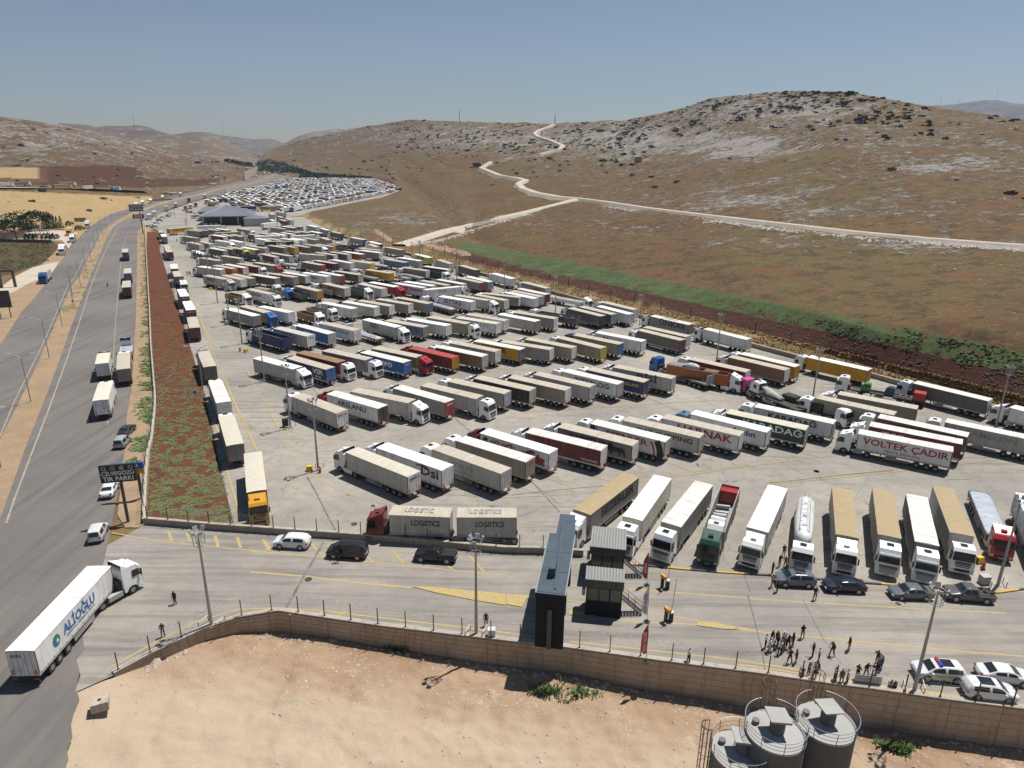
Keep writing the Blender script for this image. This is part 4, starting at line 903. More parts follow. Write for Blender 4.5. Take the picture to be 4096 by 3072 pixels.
TRUCKS='''
1|A2 828 1097 1357 1310 L G c W W|rt=ANMERCO:k
1|A2 1105 1065 1640 1255 L W W W W|st=Dsi:k:.82:1.5;sub=D.r
1|A2 1577 1072 2165 1283 L G T G W|st=maxi:g:.45:1.25;s2=LOGISTICS:g:.45:.45
1|S 1827 1763 2099 1846 L t i t W|rt=Anadolu:R
1|S 1924 1733 2190 1814 L W W W r|st=SEN FRUIT    JAMiLA:R:.52:.62;art=fruit
1|A1 230 390 860 545 L r i W W|s2=TRANSPORT:W:.86:.3
1|A1 510 345 1135 500 L l T W W|st=SABITUR:N:.42:1.0;art=lion
1|A1 785 310 1420 468 L W i G W|st=ESENLER:R:.5:1.1;art=swoosh
1|A1 1065 285 1720 435 L G T G W|st=DAR SHIPPING:k:.56:.85
1|A1 1400 265 2068 420 L W T W W|st=HARNAK:R:.56:1.3;nodef=1
1|S 2762 1655 3065 1729 L W W W s|st=Ayd\u0131n:N:.72:1.0;nodef=1
1|S 2909 1653 3216 1719 L e c G W|st=KARADA\u011e:W:.6:1.2
1|S 3019 1627 3331 1695 L W i G W|st=KARADA\u011e:k:.5:1.0
2|A2 355 612 750 765 L G T W W|rt=MA\u0130ROSTE:R
2|A2 665 600 1098 722 L W i k R|st=ARSLANLI:k:.5:.95;s2=LTD. \u015eT\u0130.:g:.6:.3
2|A2 890 578 1335 668 R G T G W|
2|M2 215 1160 800 1325 L g i R W|rt=\u0130R\u0130LER:W
2|A2 1482 525 1940 635 R G T G W|s2=NAKL\u0130YAT:g:.5:.4
2|M2 848 1085 1475 1225 L g T B W|
2|M2 1147 1050 1763 1190 L k T G W|
2|S 2036 1511 2254 1560 L t T W W|
2|M3 100 1150 735 1295 L G T G W|
2|M3 420 1110 1065 1265 L W i G W|st=INTERLOG:k:.55:1.0
2|M3 705 1090 1370 1240 L N T N W|st=\u00dcMMETO\u011eULLARI:Y:.6:.6
2|M3 1015 1060 1680 1195 L G T G W|st=D\u0130S\u0130:k:.6:1.3
3|A2 25 290 372 383 R G W G W|
3|A2 305 285 660 388 L N T b W|st=VSR:W:.8:1.1;s2=PROJE:W:.8:.4;rt=VSR:N
3|A2 400 240 752 325 R r n r W|
3|A2 628 225 985 303 R l T l W|
3|A2 947 237 1330 328 L b i b W|st=anvo:W:.55:1.6;rt=anvo:W
3|A2 1057 203 1425 278 R v T v R|
3|M2 375 695 895 815 L r R y R|
3|M2 705 690 1222 797 L n i G W|
3|M2 865 640 1372 740 L G T W W|
3|M2 1140 620 1660 718 L y i s W|st=\u00dcLMER:k:.45:1.3;rt=\u00dcLMER:k
3|M2 1460 630 1985 715 L g T W W|
3|S 2099 1358 2284 1393 L t T W W|
3|M3 365 725 875 850 L t T Y W|band=Y
3|M3 545 690 1085 800 L t T b N|
3|M3 805 665 1340 768 L W i W W|st=AL:k:.25:1.0
4|M1 300 490 670 590 L N k k W|open=1;h=3.9;load=scrap;st=V.P:W:.12:.9
4|M1 548 470 945 565 L G G W W|st=GOLD:k:.4:.9;rt=GOLD:e
4|M1 805 435 1195 540 L b i G W|st=anvo:W:.45:1.5
4|M1 1083 412 1480 500 L W T W W|st=\u00dcMMETO\u011eULLARI:R:.6:.5
4|M1 1570 545 1750 600 L n G n W|low=1;h=1.7;load=tarp
4|M1 1570 370 1975 465 R G W G W|st=FED:k:.36:1.2
4|M2 120 385 535 457 L s T t W|st=G\u00dcN A.\u015e.:N:.6:1.1
4|M2 380 370 795 440 L W W W W|
4|M2 608 345 1035 418 R t T t W|
4|M2 925 350 1390 422 L W c W W|st=DUSCAN:B:.5:1.2;rt=DUSCAN:B
4|M2 1030 308 1490 387 L W T W W|st=DUSCAN:B:.3:1.1;rt=DUSCAN:B
4|M2 1400 310 1855 396 L G W t W|
4|M2 1600 290 2055 362 L g T W W|
4|F4 640 1080 1310 1182 L d k N W|open=1;h=3.2;load=crates;st=vers:N:.6:1.2
4|F4 1160 1003 1730 1145 L d T k W|
4|F4 1350 982 1925 1122 L d T B W|
4|M3 825 360 1180 450 L W W W W|
4|M3 880 315 1240 402 L g T W W|
5|M1 12 250 322 332 L g W l W|
5|M1 165 215 445 292 R t T t b|
5|M1 380 225 712 290 L W i W W|
5|S 1149 1236 1249 1265 R n k n W|open=1;h=2.9;short=8.5
5|S 1224 1231 1300 1246 R t k t W|open=1;h=2.9;short=8.5
5|F2 575 1350 1110 1452 L W i G W|st=ARES:b:.4:1.3
5|F2 925 1330 1495 1427 L G i W k|
5|F2 1200 1310 1745 1402 L t T W W|
5|F2 1530 1285 2065 1372 L t T W W|
5|M2 240 120 612 192 L t T s W|st=EY:k:.45:1.0;s2=L\u0130NER:R:.6:.4
5|F3 585 1172 880 1250 L n s n W|low=1;h=1.9;load=tarp
5|F3 650 1020 1228 1118 L W W W W|st=SEYTA\u015e:N:.45:1.2
5|F3 935 1002 1495 1090 R G T G W|band=y
5|F3 1250 985 1808 1092 L t T W W|
5|F3 1430 970 2030 1037 L t T W W|rt=ABC:R
5|F4 90 742 550 840 L W W W W|
5|F4 175 710 665 808 L G T G R|
5|F4 290 670 770 772 L G i r R|
6|F1 845 1185 1135 1250 R n k n W|open=1;h=2.9;short=9
6|F1 1215 1110 1640 1207 R W T W W|st=ENG\u0130N:N:.45:1.0
6|F1 1370 1085 1640 1130 R t T t W|low=1;h=1.8;short=9
6|F1 1560 1100 1860 1170 R g k g b|open=1;h=2.4;short=9
6|F2 60 1145 230 1195 L d k g W|open=1;h=2.9;short=8.5
6|F2 100 1050 515 1147 L t T y W|
6|F2 500 1075 725 1122 L g k g W|open=1;h=2.9;short=8.5
6|F2 580 1010 985 1102 L t T W r|st=MERO\u011eLU:R:.55:.9
6|F2 1045 1085 1270 1135 R d k d W|open=1;h=3.0;short=9
6|F2 1185 1015 1640 1110 L G G W W|
6|F2 1385 990 1850 1072 R R W R R|
6|S 1576 1134 1687 1152 L p i g N|st=C\u0130HAT TRANS:N:.55:1.0
6|F3 440 908 1068 850 R W i W W|st=Y\u00dcCER:r:.45:.55
6|F3 50 765 540 837 L B W W W|
6|F3 320 745 790 827 L t T W W|
6|F3 600 725 1080 812 L t i W W|
6|F3 970 700 1375 787 L t T R W|band=R
6|F3 1130 680 1530 772 L t W B W|
7|F1 485 875 845 943 R G T G G|st=EFENLER:k:.4:.9
7|F1 790 870 1120 945 L C T W W|
7|F1 945 850 1285 927 L t T t W|
7|F1 1310 860 1710 922 L d i t W|st=OKSAN:k:.35:1.0
7|F1 1640 845 2020 902 L t T t W|st=O\u011eLU:R:.55:1.4;s2=CARGO:b:.88:.5
7|S 1127 1090 1217 1104 L t i W W|
7|F2 250 830 640 887 L W W W W|st=imsan:k:.45:1.3
7|F2 500 810 905 882 L g i R W|
7|F2 805 800 1225 867 L d T G W|st=AN:k:.5:1.0
7|F2 1310 885 1500 925 L g G g W|low=1;h=2.0;load=crates
7|F2 1340 775 1750 837 L y T y W|st=IKBA:k:.15:1.1
7|F2 1850 885 2060 925 L g G g W|low=1;h=2.0;load=machine
7|S 1600 1069 1706 1084 L l T W R|st=SONOCO:g:.6:1.3
7|F3 150 655 330 700 L g G g W|low=1;h=2.0;load=crates
7|F3 500 575 690 605 R e k e W|open=1;h=3.6;load=crates
7|F3 385 500 815 562 L k i W W|
8|F1 380 722 765 772 L G W G W|
8|F1 640 700 975 757 L o T o W|rt=TRANS:W
8|F1 825 677 1180 742 L o i W W|st=R:k:.62:1.3
8|F1 1060 670 1400 722 R r T r W|
8|F1 1330 650 1715 710 R t T t R|
8|S 1166 1060 1217 1066 L g G g W|low=1;h=2.0;load=tarp
8|F2 220 632 580 697 L d T R W|
8|F2 440 615 815 672 L r T k W|
8|F2 710 600 1105 667 L p i W W|
8|F2 1050 615 1420 667 L G T Y W|band=Y
8|F2 1490 690 1700 715 L n e n W|low=1;h=2.0;load=tarp
8|F2 1650 590 2035 652 L s T b W|
8|S 1590 1030 1676 1044 L G W G W|
9|F1 475 580 730 622 L t T t W|
9|F1 785 570 950 595 R e k e e|low=1;h=2.6;load=tarp
9|F1 785 535 1095 580 L t T G W|
9|F1 1150 505 1420 545 R N k k W|open=1;h=2.8
9|F1 1410 490 1710 557 L r T W W|
9|F1 1650 490 1960 537 L t T G W|
9|F2 215 500 585 527 L G T t W|
9|F2 450 475 795 522 L d T W W|
9|F2 705 465 1030 512 L d T W W|
9|F2 940 460 1260 507 L o W n W|
9|F2 1240 440 1575 482 L l W W W|
9|F2 1235 405 1560 442 L g T t W|
10|F1 260 470 480 540 L k k k W|low=1;h=2.2;load=frame
10|F1 570 395 830 442 L d i B W|
10|F1 715 380 945 417 L n T n W|
10|F1 880 375 1140 420 R d T d Y|
10|F1 1120 385 1385 432 L C W r W|
10|F1 1255 365 1535 402 L t T G W|
10|F1 1580 350 1880 397 L d T t W|
10|F1 1780 350 2055 392 L y T Y W|
10|F2 75 345 330 387 L d T d W|
10|F2 270 335 575 380 R t T t W|
10|F2 460 335 760 372 L t T y W|
10|F2 840 375 980 400 L d k d W|open=1;h=2.6
10|F2 1010 365 1160 385 L k k k W|open=1;h=2.6
11|F1 230 300 395 337 L t T W W|
11|F1 370 280 590 332 L t T W W|
11|F1 655 260 930 305 R W i W W|
11|F1 870 252 1125 302 L W W W W|
11|F1 1380 235 1600 272 R W W W R|
11|F1 1560 230 1800 267 L t T t W|
11|F1 1545 290 2025 282 R k T k W|st=AEC:W:.6:1.6
11|F1 1810 235 2090 267 L k W W W|
11|F2 10 225 275 267 L W W W W|
11|F2 205 220 495 262 L t T t W|
11|F2 560 215 680 257 L t T t W|
11|F1 690 140 1120 115 R t T t W|
11|F1 1375 198 1820 184 R W W W W|
11|F2 55 192 495 168 R W W W W|
12|F1 130 195 350 227 L g T t W|
12|F1 600 168 850 207 L r W W W|
12|F1 780 160 940 192 L t T t W|
12|F1 930 160 1130 202 L t T t W|
12|F1 1250 155 1480 190 L d T d W|
12|F1 1460 145 1660 172 L t T t W|
12|F1 1640 140 1880 177 L W W W W|
12|F1 1810 133 2040 167 L d i d W|
12|F2 30 115 170 135 L t T t W|
12|F2 140 105 330 133 L t T t W|
12|F2 350 105 560 145 L t W r W|
13|F1 200 85 420 112 L t T r W|
13|F1 340 78 530 97 L t T b W|
13|F1 515 65 730 97 L t T t W|
13|F1 680 62 900 92 L t W t W|
13|F1 1000 50 1270 90 R t T t W|
13|F1 1640 40 1880 70 L t T t W|
13|G2 965 1100 1195 1128 L t W b W|
13|G2 1060 1088 1285 1110 L g T g W|
13|G2 670 1058 900 1030 R W W W W|
13|G1 735 1150 1140 1115 R y T y Y|st=\u0130PEK TRANS:k:.5:.8
13|F1 380 18 800 5 R W W W W|
14|G2 925 985 1020 1015 L r T r W|
14|G2 1035 968 1130 1000 L G T W W|
14|G2 735 975 825 1010 L G i G W|
14|G2 630 935 700 957 L G T r W|
14|G2 885 925 965 955 L d T d W|
14|G2 705 850 800 900 L G G G W|
14|G2 920 855 1000 870 L G G G W|
14|G2 990 755 1030 775 L G W G W|
14|G2 1090 755 1120 775 L b T b W|
14|G2 1215 705 1270 735 L G W G W|
14|G2 620 765 870 760 L y T y W|st=BORA:k:.25:1.2
14|G2 320 755 560 752 L N T N W|
14|G2 870 745 970 745 L G W G W|
W|A3 350 170 843 280 L y W y W|band=Y
W|A3 1262 395 1890 545 L d i W W|
W|S 4122 1650 4400 1722 L W W W W|
W|M4 45 478 520 597 L W i W W|s2=KRONE:g:.88:.3
W|A4 1084 32 1405 106 L g i g W|st=\u00dcNKAR:k:.6:1.5;top=\u00dcNKAR
W|F4 385 560 775 660 L g T W W|st=avbir:R:.66:1.1
W|F3 1570 620 1915 715 L W W W W|
W|F3 1005 480 1295 562 L d T d W|
W|F3 600 375 860 457 L G T W W|
W|F3 250 290 470 347 L Y W Y W|st=G\u00dcNER:k:.45:1.2
W|F2 1742 395 1955 432 L t T t W|
W|F2 1380 285 1575 335 L k W r W|
W|F2 1385 330 1500 377 L W T W W|
W|F2 1085 215 1280 252 L g i b W|
W|F2 745 115 890 147 L d T d W|
W|F2 550 55 680 92 L g i g W|
W|F2 340 5 490 37 L B W W W|
W|F4 965 832 1400 912 R W W W W|open=1;h=2.2;load=bags
E|A3 768 830 1610 993 L W i G W|st=VOLTEK \u00c7ADIR:R:.52:1.1;s2=TENTE BRANDA:g:.5:.4
E|A3 870 765 1685 925 L r i r W|st=TCG:W:.28:.9
E|A3 938 690 1735 860 L n i n W|
E|A3 1545 735 2345 900 L G i G W|st=CAMELON:g:.5:.9
E|A3 410 525 1085 672 L t T t W|nodef=1
E|A3 603 490 1285 618 L t T t W|
E|M4 318 802 985 958 L n T W W|
E|M4 440 762 1105 917 L y i y W|
E|A4 1410 402 1912 515 L r T W W|
E|M3 1290 637 1790 757 L d T r W|nodef=1
E|M3 1345 600 1860 717 L d T W W|
E|A4 1395 480 1745 545 R o k o W|open=1;h=3.6;load=mixer
E|A4 1370 560 1560 625 L d k G b|low=1;h=1.5;load=crates;board=1
E|A3 690 445 1380 565 L k k R W|low=1;h=1.4;load=cabs
E|M4 890 1320 1130 1420 L k k k p|low=1;h=1.5;load=poles
E|A3 330 615 540 690 R k k k W|low=1;h=1.4;load=blackbox
B|B3 1060 195 635 508 R g u g W|st=SEZERLER:k:.55:1.2;front=ERO\u011eLU:b
B|B3 1330 215 1062 568 R C W C W|
B|B3 1690 260 1388 620 R g i g W|front=DNR:N
B|B3 1915 290 1760 665 R g k r e|open=1;h=3.6;load=scrapcab;seed=2
B|S 3074 1936 2986 2110 R G W G W|front=OSMAN A\u011eA:k
B|B4 712 327 738 718 R g u g W|front=GENEL K\u0130MYA:g
B|B4 1055 322 1108 735 R g u g W|front=\u0130SNAK:k
B|B4 1350 368 1425 790 R d i d W|front=DNR:N
B|B4 1580 322 1725 700 R G u G W|nodef=1
B|B4 1895 352 2040 715 R d S d R|low=1;h=2.0;load=flattarp
B|S 4056 1956 4150 2170 R W W W W|st=CMTRA:s:.6:1.2
Q|G4 895 680 960 815 L n W r W|rt=AKBULUT:W
Q|G4 990 890 1060 1050 L n W r W|rt=AKBULUT:W
Q|G4 1065 1160 1110 1350 L n T r W|
Q|G4 815 370 850 465 L g T g W|
Q|G4 775 225 795 325 L g W r W|
Q|G4 695 0 725 40 L g T r W|
Q|G1 652 1410 690 1485 L g T g W|
Q|G1 607 1225 635 1282 L g W g W|
Q|G1 570 1160 588 1212 L g T g W|
Q|L5 1400 360 1485 552 L d T d W|
Q|L5 1535 710 1628 965 L g i W W|
Q|L5 1650 1120 1745 1450 L d c l W|
Q|L4 1945 178 1975 632 R d c d y|
Q|G4 885 490 945 600 R k k k W|open=1;h=2.6;load=scrapcab
H|L5 268 320 230 507 L W C W W|short=9
H|L5 280 685 200 935 L W C W W|short=11
H|L5 488 385 473 570 L n T l W|
H|L5 528 262 515 375 L W W W W|open=1;h=2.2;short=6;load=flattarp
H|S 491 1118 487 1150 L r T r W|
H|S 495 1073 494 1094 L t T s W|
H|S 489 991 487 1010 L d T d W|
H|G1 372 840 375 900 L W i W W|short=9
H|G1 460 790 468 850 L W i W W|short=9
H|G1 668 712 675 760 L W T W W|short=9
H|G1 838 665 845 705 L G W G W|short=9
H|G1 1070 580 1075 620 L k k k W|short=9
H|G1 1350 520 1355 560 L G W G W|short=9
H|G1 1002 710 1010 750 L n T r W|short=9
H|G1 1090 680 1095 725 L G W G W|short=9
H|G1 1185 650 1190 695 L r T r W|short=9
H|G1 1365 600 1372 645 L G i y W|short=9
K|L7 445 662 380 718 R B T B b|short=9
K|L7 592 420 572 460 R G W G W|short=9
K|L7 700 318 682 345 R t T t W|short=9
K|L7 690 255 652 283 R G T G y|short=9
K|L7 850 190 835 217 R G i G W|short=9
K|G1 150 700 235 680 R G W G W|short=9;flip=1
K|G1 248 665 350 650 R R i R W|short=9;flip=1
K|G1 380 635 490 615 R W W W W|short=9;flip=1
K|G1 590 580 700 568 R W W W W|short=9;flip=1
K|G1 870 530 1040 505 R y i y W|flip=1
D|H1 -60 418 68 415 R W W W W|
D|H1 52 412 130 410 R g T g W|
D|H1 266 426 340 424 R n T n y|
D|H1 290 414 358 412 R t T t W|
D|H1 397 431 470 430 R G T G R|
D|H1 532 436 612 436 R b T b W|
X|B2 1197 775 1725 797 L G T G r|short=7.8;rigid=1;st=LOGISTICS:k:.6:.75;top=LOGISTIC
X|S 1824 2069 2069 2070 L G T G r|short=7.6;nocab=1;st=LOGISTICS:k:.55:.75;top=LOGISTICS
X|B1 755 140 40 875 L W W W W|art=alioglu;bend=1
'''
ORD=['first','second','third','fourth','fifth','sixth','seventh','eighth','ninth','tenth','eleventh','twelfth','thirteenth','fourteenth','fifteenth','sixteenth','seventeenth','eighteenth','nineteenth','twentieth']
ROWN={'1':'front slanted row','2':'second slanted row','3':'third slanted row','4':'fourth slanted row','5':'fifth slanted row','6':'sixth slanted row','7':'seventh slanted row','8':'eighth slanted row','9':'ninth slanted row','10':'tenth slanted row','11':'eleventh slanted row','12':'twelfth slanted row','13':'thirteenth slanted row','14':'cluster beside the hangar',
'W':'line along the right-hand wall','E':'crowded right-hand cluster','B':'row facing the entrance road','Q':'queue beside the red soil','H':'file on the near carriageway','K':'file on the far carriageway','D':'file on the distant left road'}
GRP={'W':'trucks parked along the right-hand wall','E':'trucks crowded at the right of the lot','B':'trucks parked facing the entrance road','Q':'trucks queued beside the red soil strip','H':'trucks standing on the near carriageway','K':'trucks on the far carriageway','D':'trucks on the distant left road'}
def parse(o):
    d={}
    for k in o.split(';'):
        if '=' in k: a,b=k.split('=',1); d[a]=b
    return d
recs=[]
for ln in TRUCKS.strip().split('\n'):
    row,c,o=ln.split('|'); c=c.split(); o=parse(o); recs.append((row,c,o,S(c[0],(float(c[1])+float(c[3]))/2,0)[0],S(c[0],0,(float(c[2])+float(c[4]))/2)[1]))
ordr={}
for row in set(r[0] for r in recs):
    key=(lambda r:r[3]) if row not in 'QHK' else (lambda r:-r[4])
    for i,r in enumerate(sorted([r for r in recs if r[0]==row],key=key)): ordr[id(r)]=i
NAMEOPT={'scrap':'carrying wreckage','tarp':'under a sheeted load','crates':'loaded with crates','bags':'loaded with white sacks','mixer':'carrying a mixer drum','cabs':'carrying a green and a navy cab','poles':'carrying a white cab','blackbox':'carrying black crates','scrapcab':'carrying a white cab','flattarp':'under a silver sheet','frame':'with an open carrier frame','machine':'carrying a machine'}
for r in recs:
    row,c,o,_,_=r; t=c[0]; v=list(map(float,c[1:5])); cabend=c[5]; side,roof,rear,cab=c[6:10]
    h=float(o.get('h',4.0)); Lb=float(o.get('short',13.6)); 
    if row=='D':
        xa,ya=S(t,v[0],v[1]); xb,yb=S(t,v[2],v[3]); P=terr((xa+xb)/2,(ya+yb)/2+12); P2=terr((xa+xb)/2+40,(ya+yb)/2+13)
        head=math.atan2(P2.y-P.y,P2.x-P.x); lab='%s truck, %s from left in %s'%(CN[side],ORD[ordr[id(r)]],ROWN[row])
        make_truck((P.x,P.y,P.z-.3),head,side,roof,rear,cab,o,2,lab,GRP[row],-1,P.z-.3); continue
    A=GT(t,v[0],v[1],h); B=GT(t,v[2],v[3],h); d=(B-A); L=d.length; d.normalize(); n=Vector((-d.y,d.x,0))
    if 'flip' in o:
        M=(A+B)/2; d=Vector((math.cos(R(-64)),math.sin(R(-64)),0)); n=Vector((-d.y,d.x,0)); mid=M; cabend='R'
    elif abs(L-Lb)>.13*Lb+.6:      # one end is hidden: keep the clear one
        mid=B-d*Lb/2
    else: mid=(A+B)/2
    c0=mid+n*HW if 'flip' not in o else mid
    head=math.atan2(d.y,d.x)+(math.pi if cabend=='L' else 0); near=1 if cabend=='L' else -1
    dist=math.hypot(c0.x,c0.y); lod=0 if dist<165 else (1 if dist<330 else 2)
    if row in 'BQHK' : near=1 if (math.cos(head)*c0.y-math.sin(head)*c0.x)<0 and False else near
    if row=='B': near=1
    if t=='B1': near=-1; o['plain']='1'
    w_='red lettered ' if False else ''
    if row=='X':
        lab={'B2':'red cabbed grey box truck with printed tan roof beside the entrance wall','S':'grey box trailer with printed tan roof behind the red box truck','B1':'long white truck with blue lettering turning off the road'}[t]; g=None
    else:
        rn=ORD[ordr[id(r)]] if ordr[id(r)]<20 else 'last'
        side_='from left' if row not in 'QHK' else 'from the camera'
        ex=NAMEOPT.get(o.get('load'),'') or ('with %s roof'%CN[roof] if not ('open' in o or 'low' in o) else 'with open body')
        kind='truck' 
        lab='%s %s %s, %s %s in %s'%(CN[side],kind,ex,rn,side_,ROWN[row]); g=GRP.get(row,'trucks parked in slanted rows')
        if len(lab.split())>16: lab='%s truck, %s %s in %s'%(CN[side],rn,side_,ROWN[row])
    make_truck(c0,head,side,roof,rear,cab,o,lod,lab,g,near)
# tanker in the front row
def tanker(a,b,label):
    d=(b-a); d.normalize(); head=math.atan2(d.y,d.x); c0=(a+b)/2
    root=empty('tanker_truck',(c0.x,c0.y,0),head,label,'tanker','trucks parked facing the entrance road')
    m=MB(); prof=[(-6.3,.35,2.1),(-5.9,.95,2.15),(-5.0,1.15,2.2),(-2.5,1.22,2.1),(-1.2,1.25,1.95),(0,1.25,1.95),(1.5,1.2,2.1),(3.8,1.1,2.3),(5.2,.95,2.4),(6.0,.45,2.45)]
    N=18; vs=[(x,r_*math.cos(2*math.pi*j/N),z+r_*math.sin(2*math.pi*j/N)) for x,r_,z in prof for j in range(N)]
    m.add(vs,[(i*N+j,i*N+(j+1)%N,(i+1)*N+(j+1)%N,(i+1)*N+j) for i in range(len(prof)-1) for j in range(N)]+[tuple(range(N)),tuple(range((len(prof)-1)*N,len(prof)*N))])
    tk=obj('tank',m,paint('tank_white',(.74,.74,.73),.35,.25),root,smooth=True)
    w=MB(); w.box(-5.2,4.6,.15,.5,3.30,3.36); w.box(-5.2,4.6,-.55,-.5,3.5,3.54).box(-5.2,4.6,.6,.65,3.5,3.54)
    for i in range(9): w.box(-5.2+i*1.2,-5.15+i*1.2,-.55,.65,3.28,3.32).box(-5.2+i*1.2,-5.15+i*1.2,-.55,-.5,3.2,3.54)
    obj('walkway',w,paint('walkway_white',(.5,.5,.49),.5,.3),tk); 
    for x in (-3.2,.2,3.2): obj('hatch_lid',MB().cyl((x,0,3.2 if x<2 else 3.3),.3,.14,10),M_trim,tk)
    obj('rear_ladder',MB().box(-6.2,-6.15,-.35,-.3,.8,3.6).box(-6.2,-6.15,.3,.35,.8,3.6).box(-6.2,-6.15,-.3,.3,1.4,1.45).box(-6.2,-6.15,-.3,.3,2.2,2.25).box(-6.2,-6.15,-.3,.3,3.0,3.05),M_trim,tk)
    link('trailer_frame',M_('tframe',M_chs),root); cb=link('cab',M_('cab',M_trim),root); setmat(cb,0,cmat('W','cab')); link('windscreen',M_('ws',M_gl),cb); link('grille',M_('grille',M_blk),cb); link('roof_hatch',M_('hatch',M_gl),cb)
    for s in (-1,1): link('wing_mirror',M_('mir%d'%s,M_blk),cb); link('headlight',M_('hl%d'%s,M_hl),cb); link('side_window',M_('sw%d'%s,M_gl),cb)
    link('chassis',M_('chassis',M_chs),root); link('fuel_tank',M_('tank',M_trim),root)
    for x in (8.5,4.95,-2.3,-3.6,-4.9):
        for s in (-1,1): wh=link('wheel',M_('wheel',M_tyre),root,(x,s*1.06,.515)); link('rim',M_('rim',M_rim),wh)
tanker(GT('B4',490,420,3.3),GT('B4',470,700,3.3),'white bulk tanker with rounded tank among the box trucks facing the road')
# far lot: single trucks on its curved near edge, the mass behind
edge=[('G2',1140,862),('G2',1320,838),('G2',1500,800),('G2',1680,768),('G2',1822,742),('G2',1975,712),('G2',2095,688),('G3',700,668),('G3',830,642),('G3',925,618),('G3',1005,602),('G3',1090,586),('G3',1175,566),('G3',1270,546),('G3',1360,528),('G3',1435,510)]
ecol='G W G G G y t d d G G W t W R W'.split(); EP=[GT(*e) for e in edge]
for i,p in enumerate(EP):
    q=EP[min(i+1,len(EP)-1)]-EP[max(0,i-1)]; head=math.atan2(-q.y,-q.x); n=Vector((q.y,-q.x,0)); n.normalize(); c=p-n*3.0
    make_truck(c,head,ecol[i],'i' if i%3 else 'T',ecol[i],'W',{},2,'%s truck, %s from left along the far lot edge'%(CN[ecol[i]],ORD[i]),'trucks on the edge of the far lot',1)
def inpoly(x,y,P):
    c=False; j=len(P)-1
    for i in range(len(P)):
        if (P[i].y>y)!=(P[j].y>y) and x<(P[j].x-P[i].x)*(y-P[i].y)/(P[j].y-P[i].y)+P[i].x: c=not c
        j=i
    return c
def far_mass():
    area=px(828,822,850,800,905,784,1030,755,1090,733,1160,719,1240,718,1400,719,1481,719,1551,735,1590,760,1525,783,1410,803,1335,820,1240,835,1190,850,1150,845,1080,838,1030,835,960,832,905,832,870,830)
    rr=random.Random(3); codes=['W','G','T','d','n','r','b','y','t','N','e','i']; mats=[cmat(c,'side') for c in 'WGtdnrbyN']+[cmat('W','roof'),cmat('i','roof'),cmat('T','roof'),cmat('W','cab'),M_gl,M_chs,cmat('R','cab'),cmat('b','cab')]
    mb=MB(); a=R(28); u=Vector((math.cos(a),math.sin(a),0)); hd=R(-50); f=Vector((math.cos(hd),math.sin(hd),0)); s_=Vector((-f.y,f.x,0))
    v=Vector((-math.sin(a),math.cos(a),0)); o=Vector((-330,1050,0)); cnt=0
    def bx(c,f,s_,x0,x1,y0,y1,z0,z1,m):
        P=[c+f*x+s_*y for x,y in ((x0,y0),(x1,y0),(x1,y1),(x0,y1))]; mb.hexa([(p.x,p.y,z0) for p in P],[(p.x,p.y,z1) for p in P],m)
    occ=[(e.x,e.y) for e in EP]
    for r in range(-26,27):
        for k in range(-90,90):
            c=o+v*(r*27+rr.uniform(-1.5,1.5))+u*(k*6.2+rr.uniform(-.5,.5))
            if not inpoly(c.x,c.y,area) or rr.random()<.2: continue
            if any((c.x-ex)**2+(c.y-ey)**2<200 for ex,ey in occ): continue
            h=hd+rr.gauss(0,.05)+(math.pi if rr.random()<.25 else 0); F=Vector((math.cos(h),math.sin(h),0)); Q=Vector((-F.y,F.x,0)); z=4.0
            sm=rr.choice([0,0,0,1,1,1,2,2,3,3,4,5,6,7,8]); low=rr.random()<.1; z=2.2 if low else 4.0
            bx(c,F,Q,-HX,HX,-HW,HW,1.1,z-.04,sm); bx(c,F,Q,-HX,HX,-HW-.03,HW+.03,z-.039,z+.03,rr.choice([9,9,10,10,11,11])); bx(c,F,Q,-6,9.5,-.95,.95,.15,1.09,14)
            cm=rr.choice([12]*9+[15,16]); bx(c,F,Q,7.5,9.85,-1.2,1.2,.5,3.3,cm); bx(c,F,Q,9.855,9.9,-1.1,1.1,2.0,2.9,13)
            P=[c+F*x+Q*y for x,y in ((7.5,-1.1),(9.2,-.9),(9.2,.9),(7.5,1.1))]; mb.hexa([(p.x,p.y,3.301) for p in P],[(P[0].x,P[0].y,3.95),(P[1].x,P[1].y,3.4),(P[2].x,P[2].y,3.4),(P[3].x,P[3].y,3.95)],cm); cnt+=1
    ob=obj('trucks_beyond',mb,mats); tag(ob,'mass of closely parked trucks filling the far lot','trucks',kind='stuff'); print('far mass',cnt)
far_mass()

for i,(t,x,y,c_) in enumerate((('G2',545,262,'W'),('G2',685,208,'G'),('G2',765,203,'W'),('G2',640,166,'G'),('G2',760,166,'d'),('G2',860,178,'W'),('G2',930,186,'G'),('G2',1000,215,'W'),('G2',1040,222,'W'),('G2',1090,232,'t'))):
    g=GT(t,x,y); make_truck(g,R(-66 if i<3 else 112),c_,'i',c_,'W',{},2,'distant %s truck, %s from left on the highway bend'%(CN[c_],ORD[i]),'distant trucks on the highway bend',1)
